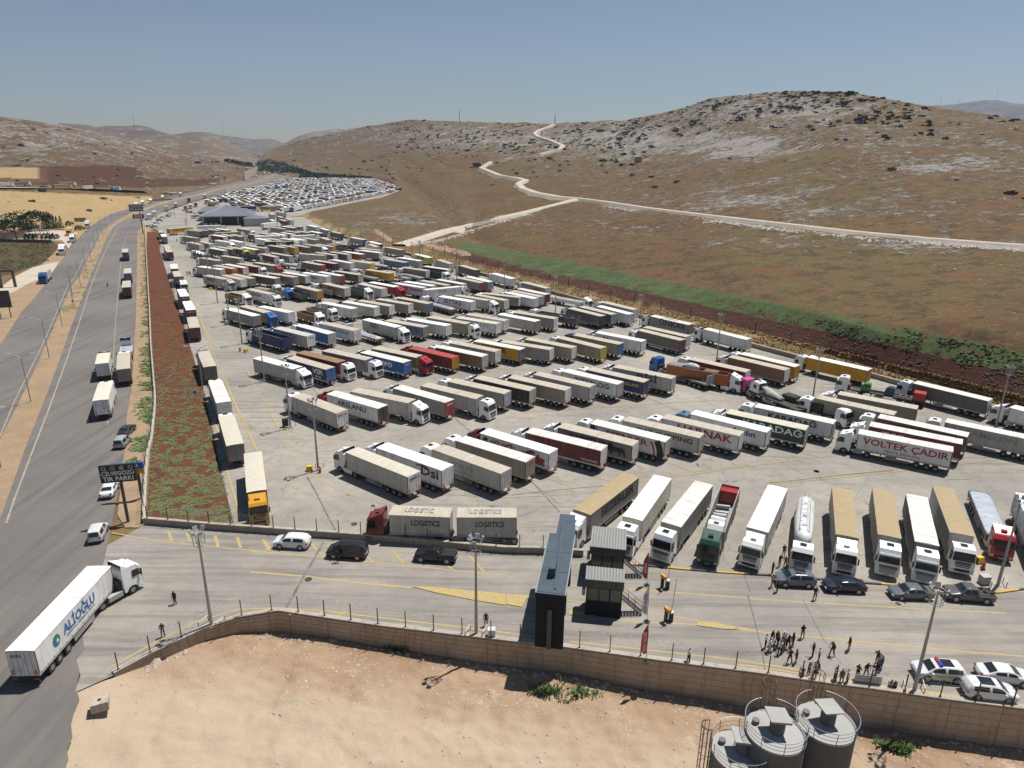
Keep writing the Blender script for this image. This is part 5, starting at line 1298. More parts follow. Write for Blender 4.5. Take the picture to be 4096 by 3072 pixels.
# ================================================================= WALLS, MASTS, BUILDINGS
def wall_mat(name,c1,c2,grid=True):
    t=NT(name); co=t.coords('Object'); a=t.noise(co,.35,5,.65); b=t.noise(co,3,5,.7)
    c=t.mix(t.ramp(a,.38,.66),c1,c2); s=t.noise(t.coords('Object',(1.2,1.2,.18)),1.2,5,.7); c=t.mix(t.mul(t.ramp(s,.52,.7),.55),c,(.20,.115,.065)); c=t.mix(t.mul(t.ramp(b,.5,.8),.3),c,(.16,.13,.10))
    t.base(c); t.rough(.9,0,.2); t.bump(b,.3,.03); return t.m
M_wall=wall_mat('board_marked_concrete',(.43,.345,.265),(.35,.265,.195)); M_cop=wall_mat('pale_coping',(.46,.41,.345),(.38,.335,.28)); M_lw=wall_mat('low_wall_concrete',(.35,.30,.25),(.27,.235,.20))
M_post=paint('dark_green_steel',(.035,.04,.04),.5,.25); M_galv=paint('galvanised_steel',(.33,.34,.34),.45,.3,metal=.2); M_mast=paint('mast_steel',(.36,.35,.33),.5,.35)
M_wrt=paint('wire',(.20,.20,.19),.5,.2); M_rust2=paint('rusted_post',(.12,.07,.045),.85,.4)
def along(P,step,start=.0):
    out=[]; acc=start
    for a,b in zip(P,P[1:]):
        L=(b-a).length
        while acc<L: out.append((a+(b-a)*(acc/L),(b-a).normalized())); acc+=step
        acc-=L
    return out
def wall(name,P,bot,h,th,label,mat,cop=True,cat='wall',joints=False):
    """P: path; bot: list of floor heights; top at h"""
    mb=MB(); N=[]; n=len(P)
    for i in range(n):
        d=(P[min(i+1,n-1)]-P[max(0,i-1)]); d.z=0; d.normalize(); N.append(Vector((-d.y,d.x,0)))
    def run(o0,o1,z0,z1,m=0,mb=mb):
        for i in range(n-1):
            a,b=P[i],P[i+1]; q=[(a+N[i]*o0),(b+N[i+1]*o0),(b+N[i+1]*o1),(a+N[i]*o1)]; za,zb=z0[i],z0[i+1]; ta,tb=z1[i],z1[i+1]
            mb.hexa([(q[0].x,q[0].y,za),(q[1].x,q[1].y,zb),(q[2].x,q[2].y,zb),(q[3].x,q[3].y,za)],[(q[0].x,q[0].y,ta),(q[1].x,q[1].y,tb),(q[2].x,q[2].y,tb),(q[3].x,q[3].y,ta)],m)
    run(0,th,bot,[h-(.12 if cop else 0)]*n)
    w_=obj(name,mb,mat); tag(w_,label,cat)
    if cop:
        c2=MB(); run(-.06,th+.06,[h-.119]*n,[h]*n,0,c2); obj('coping',c2,M_cop,w_)
    if joints:
        j=MB()
        for lv in range(1,12):
            zc=[b+(h-.12-b)*lv/ (round((h-bot[len(bot)//2])/.62)) for b in bot]
            if lv>=round((h-bot[len(bot)//2])/.62): break
            run(-.016,-.004,[z-.012 for z in zc],[z+.012 for z in zc],0,j)
        for p,d in along([Vector((q.x,q.y,0)) for q in P],4.4):
            nn=Vector((-d.y,d.x,0)); zb=interp(p.x,[(q.x,b) for q,b in zip(P,bot)])
            a=p-nn*.024; u=d*.02; j.hexa([(a.x-u.x,a.y-u.y,zb),(a.x+u.x,a.y+u.y,zb),(a.x+u.x+nn.x*.02,a.y+u.y+nn.y*.02,zb),(a.x-u.x+nn.x*.02,a.y-u.y+nn.y*.02,zb)],[(a.x-u.x,a.y-u.y,h-.13),(a.x+u.x,a.y+u.y,h-.13),(a.x+u.x+nn.x*.02,a.y+u.y+nn.y*.02,h-.13),(a.x-u.x+nn.x*.02,a.y-u.y+nn.y*.02,h-.13)])
        obj('formwork_joints',j,paint('joint_line_brown',(.20,.14,.10),.9,.2),w_)  # thin brown strips mark the joints between formwork boards
    return w_
def fence(P,z0,h,step,label,mat=M_post,coil=True,wires=5,name='wire_fence',arms=False,r=.045):
    root=empty(name,(P[0].x,P[0].y,z0),0,label,'fence'); A=along([Vector((p.x,p.y,0)) for p in P],step,.3); o0=Vector((P[0].x,P[0].y,0))
    pm=MB(); pm.box(-r,r,-r,r,0,h).box(-r*2.2,r*2.2,-r*2.2,r*2.2,0,.03)
    if arms: pm.hexa([(-r,-r,h-.5),(r,-r,h-.5),(r,r,h-.5),(-r,r,h-.5)],[(-r-.4,-r,h+.5),(r-.4,-r,h+.5),(r-.4,r,h+.5),(-r-.4,r,h+.5)]).hexa([(-r,-r,h-.5),(r,-r,h-.5),(r,r,h-.5),(-r,r,h-.5)],[(-r+.4,-r,h+.5),(r+.4,-r,h+.5),(r+.4,r,h+.5),(-r+.4,r,h+.5)])
    me=pm.mesh('post',[mat])
    for p,d in A[:100]: link('post',me,root,tuple(p-o0),math.atan2(d.y,d.x))
    w=MB(); Q=[Vector((p.x,p.y,0))-o0 for p in P]
    for k in range(wires): w.tube([q+Vector((0,0,.1+(h-.25)*k/max(1,wires-1))) for q in Q],.009,3)
    obj('wire_strands',w,M_wrt,root)
    if coil:
        c=MB(); pts=[]; k=0
        for p,d in along([Vector((q.x,q.y,0)) for q in P],.13):
            nn=Vector((-d.y,d.x,0)); a=k*.9; pts.append(p-o0+nn*math.cos(a)*.26+Vector((0,0,h-.1+.26*math.sin(a)))); k+=1
        c.tube(pts,.012,3); obj('razor_wire',c,M_wrt,root)
    return root
WP=[Vector((a,b,0)) for a,b,c in WALL]
wall('concrete_retaining_wall',WP,[c-1.2 for a,b,c in WALL],.22,.42,'long board-marked concrete retaining wall along the building ground',M_wall,joints=True)
fence([p+Vector((.02,.2,0)) for p in WP[:17]],.22,1.95,3.05,'wire fence with razor coil on top of the front retaining wall')
IW=px(583,2097,821,2118,949,2127,1068,2135,1509,2167,1861,2200,2024,2214,2162,2217,2333,2228)
for p in IW: p.z=0
wall('low_concrete_wall',IW,[-.1]*len(IW),.95,.35,'low concrete wall between the entrance road and the truck park',M_lw)
fence([p+Vector((0,.17,0)) for p in IW],.95,1.7,2.95,'wire fence with razor coil on the low wall above the entrance road')
LW=px(583,2093,588,1924,595,1830,612,1760,618,1697,624,1640,624,1592,614,1480,606,1384,600,1240,592,1120,585,1000,583,930,583,905,600,880,662,847); LW=[Vector((p.x,p.y,0)) for p in LW]
wall('boundary_wall',LW,[-.1]*len(LW),.75,.3,'long pale boundary wall between the highway verge and the red soil strip',M_cop)
fence([p+Vector((-.25,0,0)) for p in LW[:14]],.0,2.6,3.6,'dark wire fence running along the highway side of the boundary wall',coil=False,wires=7)
RW=[G(x,y) for x,y in WALLPX[2:]]; RW=[Vector((p.x,p.y,0)) for p in RW]
wall('lot_side_wall',RW,[-.2]*len(RW),1.1,.3,'long low concrete wall along the right side of the truck park',M_lw)
fence([p+Vector((.9,.9,0)) for p in RW],.0,2.9,3.9,'wire fence standing behind the right side wall of the lot',M_rust2,coil=False,wires=5)
OF=[terr(x,wy-(wy-632)*.075) for x,wy in WALLPX[4:]]; OF=[Vector((p.x,p.y,0)) for p in OF]
fence(OF,-.1,3.0,12.0,'outer fence of rusty forked posts in the dry grass',M_rust2,coil=False,wires=2,arms=True,r=.09)
# kerb painted yellow and black
kb=px(2503,2257,2700,2275,2868,2290,3010,2299,3085,2303,3260,2318,3400,2330,3560,2340,3740,2352,3900,2368,3990,2372,4096,2358,4200,2330); kb=[Vector((p.x,p.y,0)) for p in kb]
t=NT('kerb_paint'); tc=t.coords('Object'); sp=t.n('ShaderNodeSeparateXYZ'); t.l(tc,sp.inputs[0]); m_=t.mul(t.mul(t.mul(sp.outputs[0],.16),1.0,'FRACT'),.5,'GREATER_THAN'); n=t.noise(tc,3,4,.7)
t.base(t.mix(m_,t.mix(n,(.62,.40,.04),(.42,.28,.08)),t.mix(n,(.05,.05,.055),(.12,.11,.10)))); t.rough(.8,0,.2)
mb=MB(); 
for a,b in zip(kb,kb[1:]):
    d=(b-a).normalized(); n_=Vector((-d.y,d.x,0))*.13; mb.hexa([(a-n_),(b-n_),(b+n_),(a+n_)],[(a-n_)+Vector((0,0,.16)),(b-n_)+Vector((0,0,.16)),(b+n_)+Vector((0,0,.16)),(a+n_)+Vector((0,0,.16))])
tag(obj('painted_kerb',mb,t.m),'kerb painted yellow and black in front of the parked trucks','kerb')
# ---- light masts
def mast_parts(h):
    k=('mast',h)
    if k in ME: return ME[k]
    a=MB(); a.cyl((0,0,0),.19,h-1.8,10,'z',0,r2=.10).box(-.32,.32,-.32,.32,0,.06)
    b=MB(); 
    for zz,rr in ((h-1.8,.55),(h-.45,.62)):
        b.tube([(rr*math.cos(i*math.pi/4),rr*math.sin(i*math.pi/4),zz) for i in range(8)],.035,5,closed=True)
    for i in range(8): c_,s_=math.cos(i*math.pi/4),math.sin(i*math.pi/4); b.tube([(.55*c_,.55*s_,h-1.8),(.62*c_,.62*s_,h-.45)],.025,4); 
    for i in range(0,8,2): c_,s_=math.cos(i*math.pi/4),math.sin(i*math.pi/4); b.tube([(0,0,h-1.8),(.55*c_,.55*s_,h-1.8)],.03,4)
    b.cyl((0,0,h-1.8),.10,1.0,8,'z',0,r2=.08)
    c=MB(); c.hexa([(.5,-.22,-.02),(.62,-.22,-.02),(.62,.22,-.02),(.5,.22,-.02)],[(.72,-.22,.4),(.84,-.22,.4),(.84,.22,.4),(.72,.22,.4)])
    ME[k]=(a.mesh('pole',[M_mast]),b.mesh('lamp_crown',[M_galv]),c.mesh('floodlight',[M_galv])); return ME[k]
def mast(x,y,h,label,guard=True,lamps=5,z=0):
    g=G(x,y); root=empty('light_mast',(g.x,g.y,z),random.random(),label,'light mast','tall floodlight masts with lamp crowns')
    a,b,c=mast_parts(h); link('pole',a,root); k=link('lamp_crown',b,root)
    for i in range(lamps): link('floodlight',c,k,(0,0,h-.45),i*2*math.pi/6+.3)
    if guard:
        for j,(dx,dy,rz) in enumerate(((0,-1.0,0),(0,1.0,0))) if h>11.7 else enumerate(((-.9,.15,1.2),(.9,.15,1.2))): guard_rail(g.x+dx,g.y+dy,z,rz,(('nearer' if dy<0 else 'farther') if dx==0 else ('left' if dx<0 else 'right'))+' guard rail at the mast '+label.replace('tall floodlight mast ',''))
def guard_rail(x,y,z,rz,where):
    if 'gr' not in ME:
        w=MB(); w.tube([(-.62,0,.72),(.62,0,.72)],.045,6); r_=MB(); r_.tube([(-.62,0,.72),(-.66,0,0)],.045,6).tube([(.62,0,.72),(.66,0,0)],.045,6); ME['gr']=(w.mesh('rail',[paint('rail_white',(.66,.65,.62),.5,.25)]),r_.mesh('upright_pair',[paint('rail_red',(.5,.06,.035),.5,.25)]))
    root=empty('guard_rail',(x,y,z),rz,where,'guard rail','red and white guard rails around the mast feet'); link('rail',ME['gr'][0],root); 
    if 'gr1' not in ME:
        for s,k in ((-1,'gr1'),(1,'gr2')): m=MB(); m.tube([(s*.64,0,.70),(s*.68,0,0)],.045,6); ME[k]=m.mesh('upright',[paint('rail_red',(.5,.06,.035),.5,.25)])
    link('upright',ME['gr1'],root); link('upright',ME['gr2'],root)
MASTS=[(1273,1881,12,1),(1162,1712,12,1),(1058,1527,12,1),(969,1376,12,1),(921,1298,12,0),(871,1212,12,1),(840,1143,12,1),(790,1060,12,0),(752,965,12,0),(749,903,12,0),(700,868,12,0),(1449,1010,12,0),(1681,1075,12,0),(1826,1119,12,0),(2017,1175,12,0),(2221,1257,12,0),(2555,1348,12,0),(2866,1445,12,0),(3246,1623,12,0),(3984,1706,12,0),(847,2503,11.6,1),(1905,2539,11.6,1),(3656,2765,11.6,1),(3991,2341,11.6,1)]
ML=['beside the first truck of the front row','beside the first truck of the second row','behind the white cab of the third row','beside the navy open truck','at the left end of the fifth row','beside the brown tipper of the sixth row','beside the grey lettered truck of the seventh row','at the left end of the eighth row','at the left end of the twelfth row','in the forecourt below the hangar','at the top corner of the red soil strip','by the right wall in the tenth row','by the right wall in the sixth row','by the right wall beside the seventh row','beside the white truck at the right end of the fifth row','beside the open navy truck of the fourth row','beside the dark pair in the right cluster','beside the brown truck in the right cluster','between the two beige grey trucks of the right cluster','behind the last truck of the right cluster','at the left part of the front wall','near the middle of the front wall','beside the police car','beside the grey pickup']
for (x,y,h,gd),l in zip(MASTS,ML): mast(x,y,h,'tall floodlight mast '+l,bool(gd))
# fire posts and yellow blocks at mast feet
def small_thing(name,mb,mat,g,rz,label,cat,group=None): return tag(obj(name,mb,mat,None,(g.x,g.y,0),rz),label,cat,group)
def barrier_block(t,x,y,rz,label): m=MB(); m.prism([(-.6,0),(.6,0),(.5,.3),(.42,.85),(-.42,.85),(-.5,.3)],-.3,.3); small_thing('barrier_block',m,paint('block_yellow',(.72,.43,.03),.5,.25),GT(t,x,y),rz,label,'block','yellow plastic blocks at the mast feet')
barrier_block('B2',515,395,.2,'yellow block beside the first mast of the front row'); barrier_block('M1',243,745,1.2,'yellow block at the mast beside the navy open truck'); barrier_block('F1',620,1120,1.0,'yellow block at the mast beside the seventh row'); barrier_block('Q4',340,555,.3,'yellow block between the white cab and the red cab'); barrier_block('F1',180,300,.2,'yellow block at the left end of the eleventh row'); barrier_block('F1',300,560,.2,'yellow block at the left end of the ninth row')
def extinguisher(t,x,y,label):
    g=GT(t,x,y); root=empty('fire_extinguisher',(g.x,g.y,0),0,label,'extinguisher','wheeled red fire extinguishers'); obj('cylinder',MB().cyl((0,0,.15),.2,.75,10).cyl((0,0,.9),.08,.15,8),paint('extinguisher_red',(.45,.03,.025),.35,.15),root)
    for s in (-1,1): obj('wheel',MB().cyl((0,s*.26-.03,.15),.15,.06,10,'y'),M_tyre,root)
extinguisher('B2',605,410,'red wheeled extinguisher at the front row mast'); extinguisher('Q4',365,598,'red wheeled extinguisher beside the yellow block by the grey pickup'); extinguisher('M1',175,735,'red wheeled extinguisher beside the navy open truck')
def util_box(t,x,y,sx,sy,sz,mat,label): m=MB(); m.box(-sx/2,sx/2,-sy/2,sy/2,0,sz).box(-sx/2-.04,sx/2+.04,-sy/2-.04,sy/2+.04,sz+.002,sz+.06); small_thing('utility_box',m,mat,GT(t,x,y),.1,label,'box')
M_bx=paint('box_grey',(.45,.44,.42),.6,.3); util_box('Q4',372,685,1.0,.8,1.0,M_bx,'grey utility box inside the rails near the grey pickup'); util_box('S',1966,2547,.75,.6,.95,paint('box_white',(.6,.6,.58),.5,.3),'white utility box beside the middle mast of the front wall')
util_box('M1',700,1605,1.0,.6,1.5,M_blk,'black cabinet beside the second row mast'); util_box('M1',25,430,.9,.9,1.1,M_bx,'grey bin beside the fifth row mast')
# concrete chamber block in the corner
g=GT('B1',870,1355); m=MB(); m.box(-.7,.7,-.55,.55,0,.85).cyl((0,.05,.852),.16,.02,12,'z',1); tag(obj('concrete_chamber',m,[M_cop,M_blk],None,(g.x,g.y,-.1),.45),'concrete chamber block with a round hole at the wall end','block')
# ---- street lights on the median
def street_light(x,y,h,label,two=True,rz=0.0,grp='double armed street lights on the median'):
    if ('sl',h) not in ME:
        a=MB(); a.cyl((0,0,0),.11,h-1.2,8,'z',0,r2=.06)
        b=MB(); b.tube([(0,0,h-1.25),(.25,0,h-.75),(.9,0,h-.25),(1.9,0,h-.02)],.045,5); c=MB(); c.hexa([(1.8,-.15,h-.06),(2.6,-.12,h+.0),(2.6,.12,h+.0),(1.8,.15,h-.06)],[(1.8,-.12,h+.06),(2.6,-.08,h+.10),(2.6,.08,h+.10),(1.8,.12,h+.06)])
        ME[('sl',h)]=(a.mesh('pole',[M_galv]),b.mesh('arm',[M_galv]),c.mesh('lamp_head',[paint('lamp_white',(.6,.6,.58),.4,.15)]))
    g=G(x,y); root=empty('street_light',(g.x,g.y,0),rz,label,'street light',grp); a,b,c=ME[('sl',h)]; link('pole',a,root)
    for k in ((0,math.pi) if two else (0,)): q=link('arm',b,root,(0,0,0),k); link('lamp_head',c,q)
SLP=[(4,1870),(124,1609),(198,1434),(250,1307),(297,1233),(284+6,1181),(323,1143),(345,1086),(365,1040),(381,998),(395,965),(407,933),(426,917),(450,895),(478,877),(512,862),(560,843),(625,826),(700,803),(778,779),(860,760),(923,746),(990,733)]
for i,(x,y) in enumerate(SLP): street_light(x,y,10,'double armed street light, %s from the camera on the median'%(ORD[i] if i<20 else ['twenty-first','twenty-second','twenty-third','twenty-fourth'][i-20]),True,.15)
street_light(812,1558,9.5,'double armed lamp between the dark queued truck and the white one',True,.2,'lamps beside the truck queue'); street_light(696,1174,9.5,'double armed lamp beside the green topped truck of the queue',True,.2,'lamps beside the truck queue'); street_light(645,1004,9.5,'double armed lamp near the far end of the queue',True,.2,'lamps beside the truck queue')
# ---- gate portal
M_gr=paint('portal_roof_sheet',(.075,.098,.122),.55,.15,(.2,.2,.19),.8); M_gd=paint('portal_cladding',(.020,.022,.027),.5,.02)
for m_ in (M_gr,M_gd):
    for n_ in m_.node_tree.nodes:
        if n_.type=='BSDF_PRINCIPLED': n_.inputs['Specular IOR Level'].default_value=.12; n_.inputs['Roughness'].default_value=.85
gh=6.45; a_,b_,c_,d_=[GT('Q1',*q,z=gh) for q in ((155,868),(450,900),(548,300),(290,275))]
gt=empty('entrance_gate',(a_.x,a_.y,0),0,'dark portal building with grey metal roof spanning the entrance road','gate'); O=Vector((a_.x,a_.y,0))
def quadbox(mb,P,z0,z1,m=0): mb.hexa([(p.x-O.x,p.y-O.y,z0) for p in P],[(p.x-O.x,p.y-O.y,z1) for p in P],m)
m=MB(); quadbox(m,[a_,b_,c_,d_],gh-.5,gh-.05); obj('roof_slab',m,M_gd,gt)
rs=MB(); quadbox(rs,[a_,b_,c_,d_],gh-.049,gh+.0); 
for s in (0.02,.34,.66): 
    p0=a_.lerp(d_,s); p1=b_.lerp(c_,s)
    quadbox(rs,[p0,p1,p1.lerp(c_,.012),p0.lerp(d_,.012)],gh+.002,gh+.03)
obj('roof_sheet',rs,M_gr,gt)
e1,e2,e3,e4=[GT('Q1',*q,z=gh) for q in ((400,80),(548,92),(548,300),(355,280))]
m=MB(); quadbox(m,[e4,e3.lerp(e2,.0),e2,e1],gh-.55,gh-.1); obj('roof_extension',m,M_gr,gt)
m=MB(); f1,f2,f3,f4=[GT('Q1',*q,z=gh+.1) for q in ((338,830),(360,830),(450,195),(408,190))]; quadbox(m,[f1,f2,f3,f4],gh+.031,gh+.12); obj('ridge_strip',m,M_gr,gt)
m=MB(); h1,h2,h3,h4=[GT('Q1',*q,z=gh+1.1) for q in ((293,630),(348,632),(371,516),(322,512))]; quadbox(m,[h1,h2,h3,h4],gh+.03,gh+1.1); obj('roof_sign_box',m,[M_gr],gt)
# edge trims (pale)
m=MB()
for p,q in ((a_,d_),(b_,c_)): 
    dd=(q-p).normalized(); n_=Vector((-dd.y,dd.x,0))*.06; quadbox(m,[p-n_,p+n_,q+n_,q-n_],gh+.001,gh+.05)
obj('roof_edge_trim',m,M_galv,gt)
u=(b_-a_).normalized(); v=(d_-a_).normalized(); Wd=(b_-a_).length
def pylon(s0,s1,label=None,o0=.05,o1=.05):
    L=(d_-a_).length; A=a_.lerp(d_,s0)+u*o0; B=b_.lerp(c_,s0)-u*o1; C=b_.lerp(c_,s1)-u*o1; D=a_.lerp(d_,s1)+u*o0; m=MB(); quadbox(m,[A,B,C,D],0,gh-.501); return obj('pylon',m,M_gd,gt)
pylon(0.002,.06); pylon(.48,.53,None,.3,.3); pylon(.955,.995,None,.3,.3)
m=MB(); A=a_+u*(Wd*.42)-v*.16; B=a_+u*(Wd*.58)-v*.16; quadbox(m,[A,B,B+v*.14,A+v*.14],0,4.7); obj('front_fin',m,paint('fin_grey',(.055,.057,.062),.5,.08),gt)
# ---- booths
M_rib=paint('booth_roof_sheet',(.19,.20,.205),.5,.3); M_fas=paint('booth_fascia',(.050,.054,.060),.5,.25); M_seam=paint('booth_roof_seam',(.33,.31,.28),.5,.4)
def booth(nl,nr,fr,fl,rh,wz,label):
    P=[GT('Q1',*q,z=rh) for q in (nl,nr,fr,fl)]; o=P[0].copy(); o.z=0; root=empty('control_booth',(o.x,o.y,0),0,label,'booth','toll booths beside the entrance gate')
    global O; O=o
    def sh(k):   # shrink inward
        c=(P[0]+P[1]+P[2]+P[3])/4; return [c+(p-c)*k for p in P]
    m=MB(); quadbox(m,P,rh-1.0,rh-.03); obj('fascia',m,M_fas,root); 
    r_=MB(); quadbox(r_,sh(1.01),rh-.029,rh); rf=obj('roof_sheet',r_,M_rib,root)
    s_=MB()
    for i in range(13):
        f=.02+.08*i; p,q=P[0].lerp(P[1],f),P[3].lerp(P[2],f); w_=(P[1]-P[0]).normalized()*.07
        quadbox(s_,[p-w_,p+w_,q+w_,q-w_],rh+.002,rh+.05)
    obj('roof_seams',s_,M_seam,rf)
    S_=sh(.94); m=MB(); quadbox(m,S_,0,wz); quadbox(m,sh(.90),wz+.002,rh-1.002); obj('cabin',m,M_gd,root)
    # windows: front and right side
    Q=sh(.92)
    for k,(f0,f1) in enumerate(((.03,.34),(.37,.64),(.68,.97))):
        A,B=Q[0].lerp(Q[1],f0),Q[0].lerp(Q[1],f1); n_=(Q[0]-Q[3]).normalized()*.05; m=MB(); quadbox(m,[A+n_,B+n_,B,A],wz+.12,rh-1.12); obj('window',m,M_wn,root)
        fr_=MB(); quadbox(fr_,[A+n_*1.3,B+n_*1.3,B+n_*1.05,A+n_*1.05],wz+.04,wz+.115); quadbox(fr_,[A+n_*1.3,B+n_*1.3,B+n_*1.05,A+n_*1.05],rh-1.118,rh-1.06); obj('window_frame',fr_,M_fas,root)
    A,B=Q[1].lerp(Q[2],.1),Q[1].lerp(Q[2],.9); n_=(Q[1]-Q[0]).normalized()*.05; m=MB(); quadbox(m,[A,A+n_,B+n_,B],wz+.1,rh-1.12); obj('side_window',m,M_wn,root)
    # stairs on the right
    base=Q[1].lerp(Q[2],.35); rt=(P[1]-P[0]).normalized(); bk=(P[2]-P[1]).normalized(); ns=8
    st=empty('stairs',(0,0,0)); st.parent=root
    for i in range(ns):
        z=wz-(i+.6)*wz/ns; a0=base+rt*(.1+i*.27); q=[a0,a0+rt*.26,a0+rt*.26+bk*.9,a0+bk*.9]; m=MB(); quadbox(m,q,z-.04,z); obj('tread',m,M_fas,st)
    m=MB()
    for off in (0,.9):
        p0=base+bk*off-O; p1=base+rt*(.1+ns*.27)+bk*off-O; m.tube([Vector((p0.x,p0.y,wz)),Vector((p1.x,p1.y,.05))],.05,5)
    obj('stringers',m,M_gd,st)
    m=MB()
    for off in (0,.9):
        p0=base+bk*off-O; p1=base+rt*(.1+ns*.27)+bk*off-O
        for up in (.5,1.0): m.tube([Vector((p0.x,p0.y,wz+up)),Vector((p1.x,p1.y,.05+up))],.022,4)
        for f in (0,.33,.66,1): q=p0.lerp(p1,f); z=lerp(wz,.05,f); m.tube([Vector((q.x,q.y,z)),Vector((q.x,q.y,z+1.0))],.025,4)
    obj('handrail',m,M_gd,st)
    # air conditioner box on the left wall
    A=Q[0].lerp(Q[3],.2)-rt*.5; m=MB(); quadbox(m,[A,A+rt*.35,A+rt*.35+bk*.7,A+bk*.7],wz+.2,wz+1.0); obj('air_conditioner',m,M_bx,root)
M_wn=glass('booth_window',(.05,.055,.05)); M_wn.node_tree.nodes['Principled BSDF'].inputs['Roughness'].default_value=.12
booth((650,735),(1035,770),(1040,640),(660,602),4.6,1.95,'dark control booth with ribbed roof nearest the retaining wall')
booth((693,410),(1050,447),(1057,242),(722,208),4.6,1.95,'dark control booth with ribbed roof nearer the parked trucks')
# ---- flags
def flag(t,x,y,h,col,label,txt=None):
    g=GT(t,x,y); root=empty('feather_flag',(g.x,g.y,0),R(8),label,'flag','tall feather flags by the booths'); obj('flag_pole',MB().tube([(0,0,0),(0,0,h*.8),(-.12,0,h*.97),(-.35,0,h)],.025,5),M_galv,root); obj('flag_base',MB().cyl((0,0,0),.35,.09,12).cyl((0,0,.09),.12,.2,8),M_blk,root)
    m=MB(); n=10; vs=[];fs=[]
    for i in range(n+1):
        s=i/n; z=1.0+s*(h-1.0); w_=.62*min(1,(1-s)*3+.15)*min(1,.4+s*4); 
        for y in (-.012,.012): vs+=[(-.03,y+.05*math.sin(s*7),z),(-.03-w_,y+.10*math.sin(s*7+1),z-.12)]
    for i in range(n):
        a=4*i; fs+=[(a,a+1,a+5,a+4),(a+2,a+6,a+7,a+3),(a+1,a+3,a+7,a+5),(a,a+4,a+6,a+2)]
    m.add(vs,fs); fl=obj('flag_cloth',m,paint('flag_'+col[0],col[1],.6,.15),root)
    if txt:
        me,wd=text_mesh(txt,.01,0); o=link('lettering',me,root); o.matrix_local=Matrix.Translation((-.33,-.10,2.45))@Matrix.Rotation(R(90),4,'X')@Matrix.Rotation(R(90),4,'Z')@Matrix.Diagonal((min(.42,2.3/wd),.42,1,1)); setmat(o,0,cmat('N' if col[0]=='white' else 'W','let'))
flag('Q2',838,152,4.4,('red',(.42,.02,.04)),'red feather flag beside the farther booth','HATAY'); flag('Q2',838,393,4.4,('white',(.78,.76,.80)),'white feather flag with purple writing beside the nearer booth','HATAY VAL\u0130L\u0130\u011e\u0130'); flag('Q2',832,655,4.4,('red',(.42,.02,.04)),'red feather flag standing at the retaining wall fence','HATAY VAL\u0130L\u0130\u011e\u0130')
def barrier(bx_,by_,cx,cy,label):
    g=GT('Q2',bx_,by_); root=empty('boom_barrier',(g.x,g.y,0),0,label,'barrier','raised boom barriers'); obj('housing',MB().box(-.2,.2,-.25,.25,0,1.05),M_blk,root); obj('housing_lid',MB().box(-.22,.22,-.27,.27,1.052,1.2),paint('lid_white',(.6,.6,.58),.5,.1),root); obj('boom_arm',MB().tube([(.0,0,1.0),(.25,.1,5.2)],.035,5),M_galv,root)
    g=GT('Q2',cx,cy); root=empty('card_reader_post',(g.x,g.y,0),.5,label.replace('raised boom barrier','yellow topped reader post'),'reader post','yellow topped reader posts'); obj('post',MB().box(-.14,.14,-.14,.14,0,1.35),M_blk,root); obj('reader_head',MB().box(-.16,.16,-.55,.25,1.352,1.75),paint('reader_yellow',(.70,.32,.02),.45,.15),root)
barrier(972,172,938,165,'raised boom barrier beside the red flag'); barrier(995,385,962,387,'raised boom barrier beside the white flag')
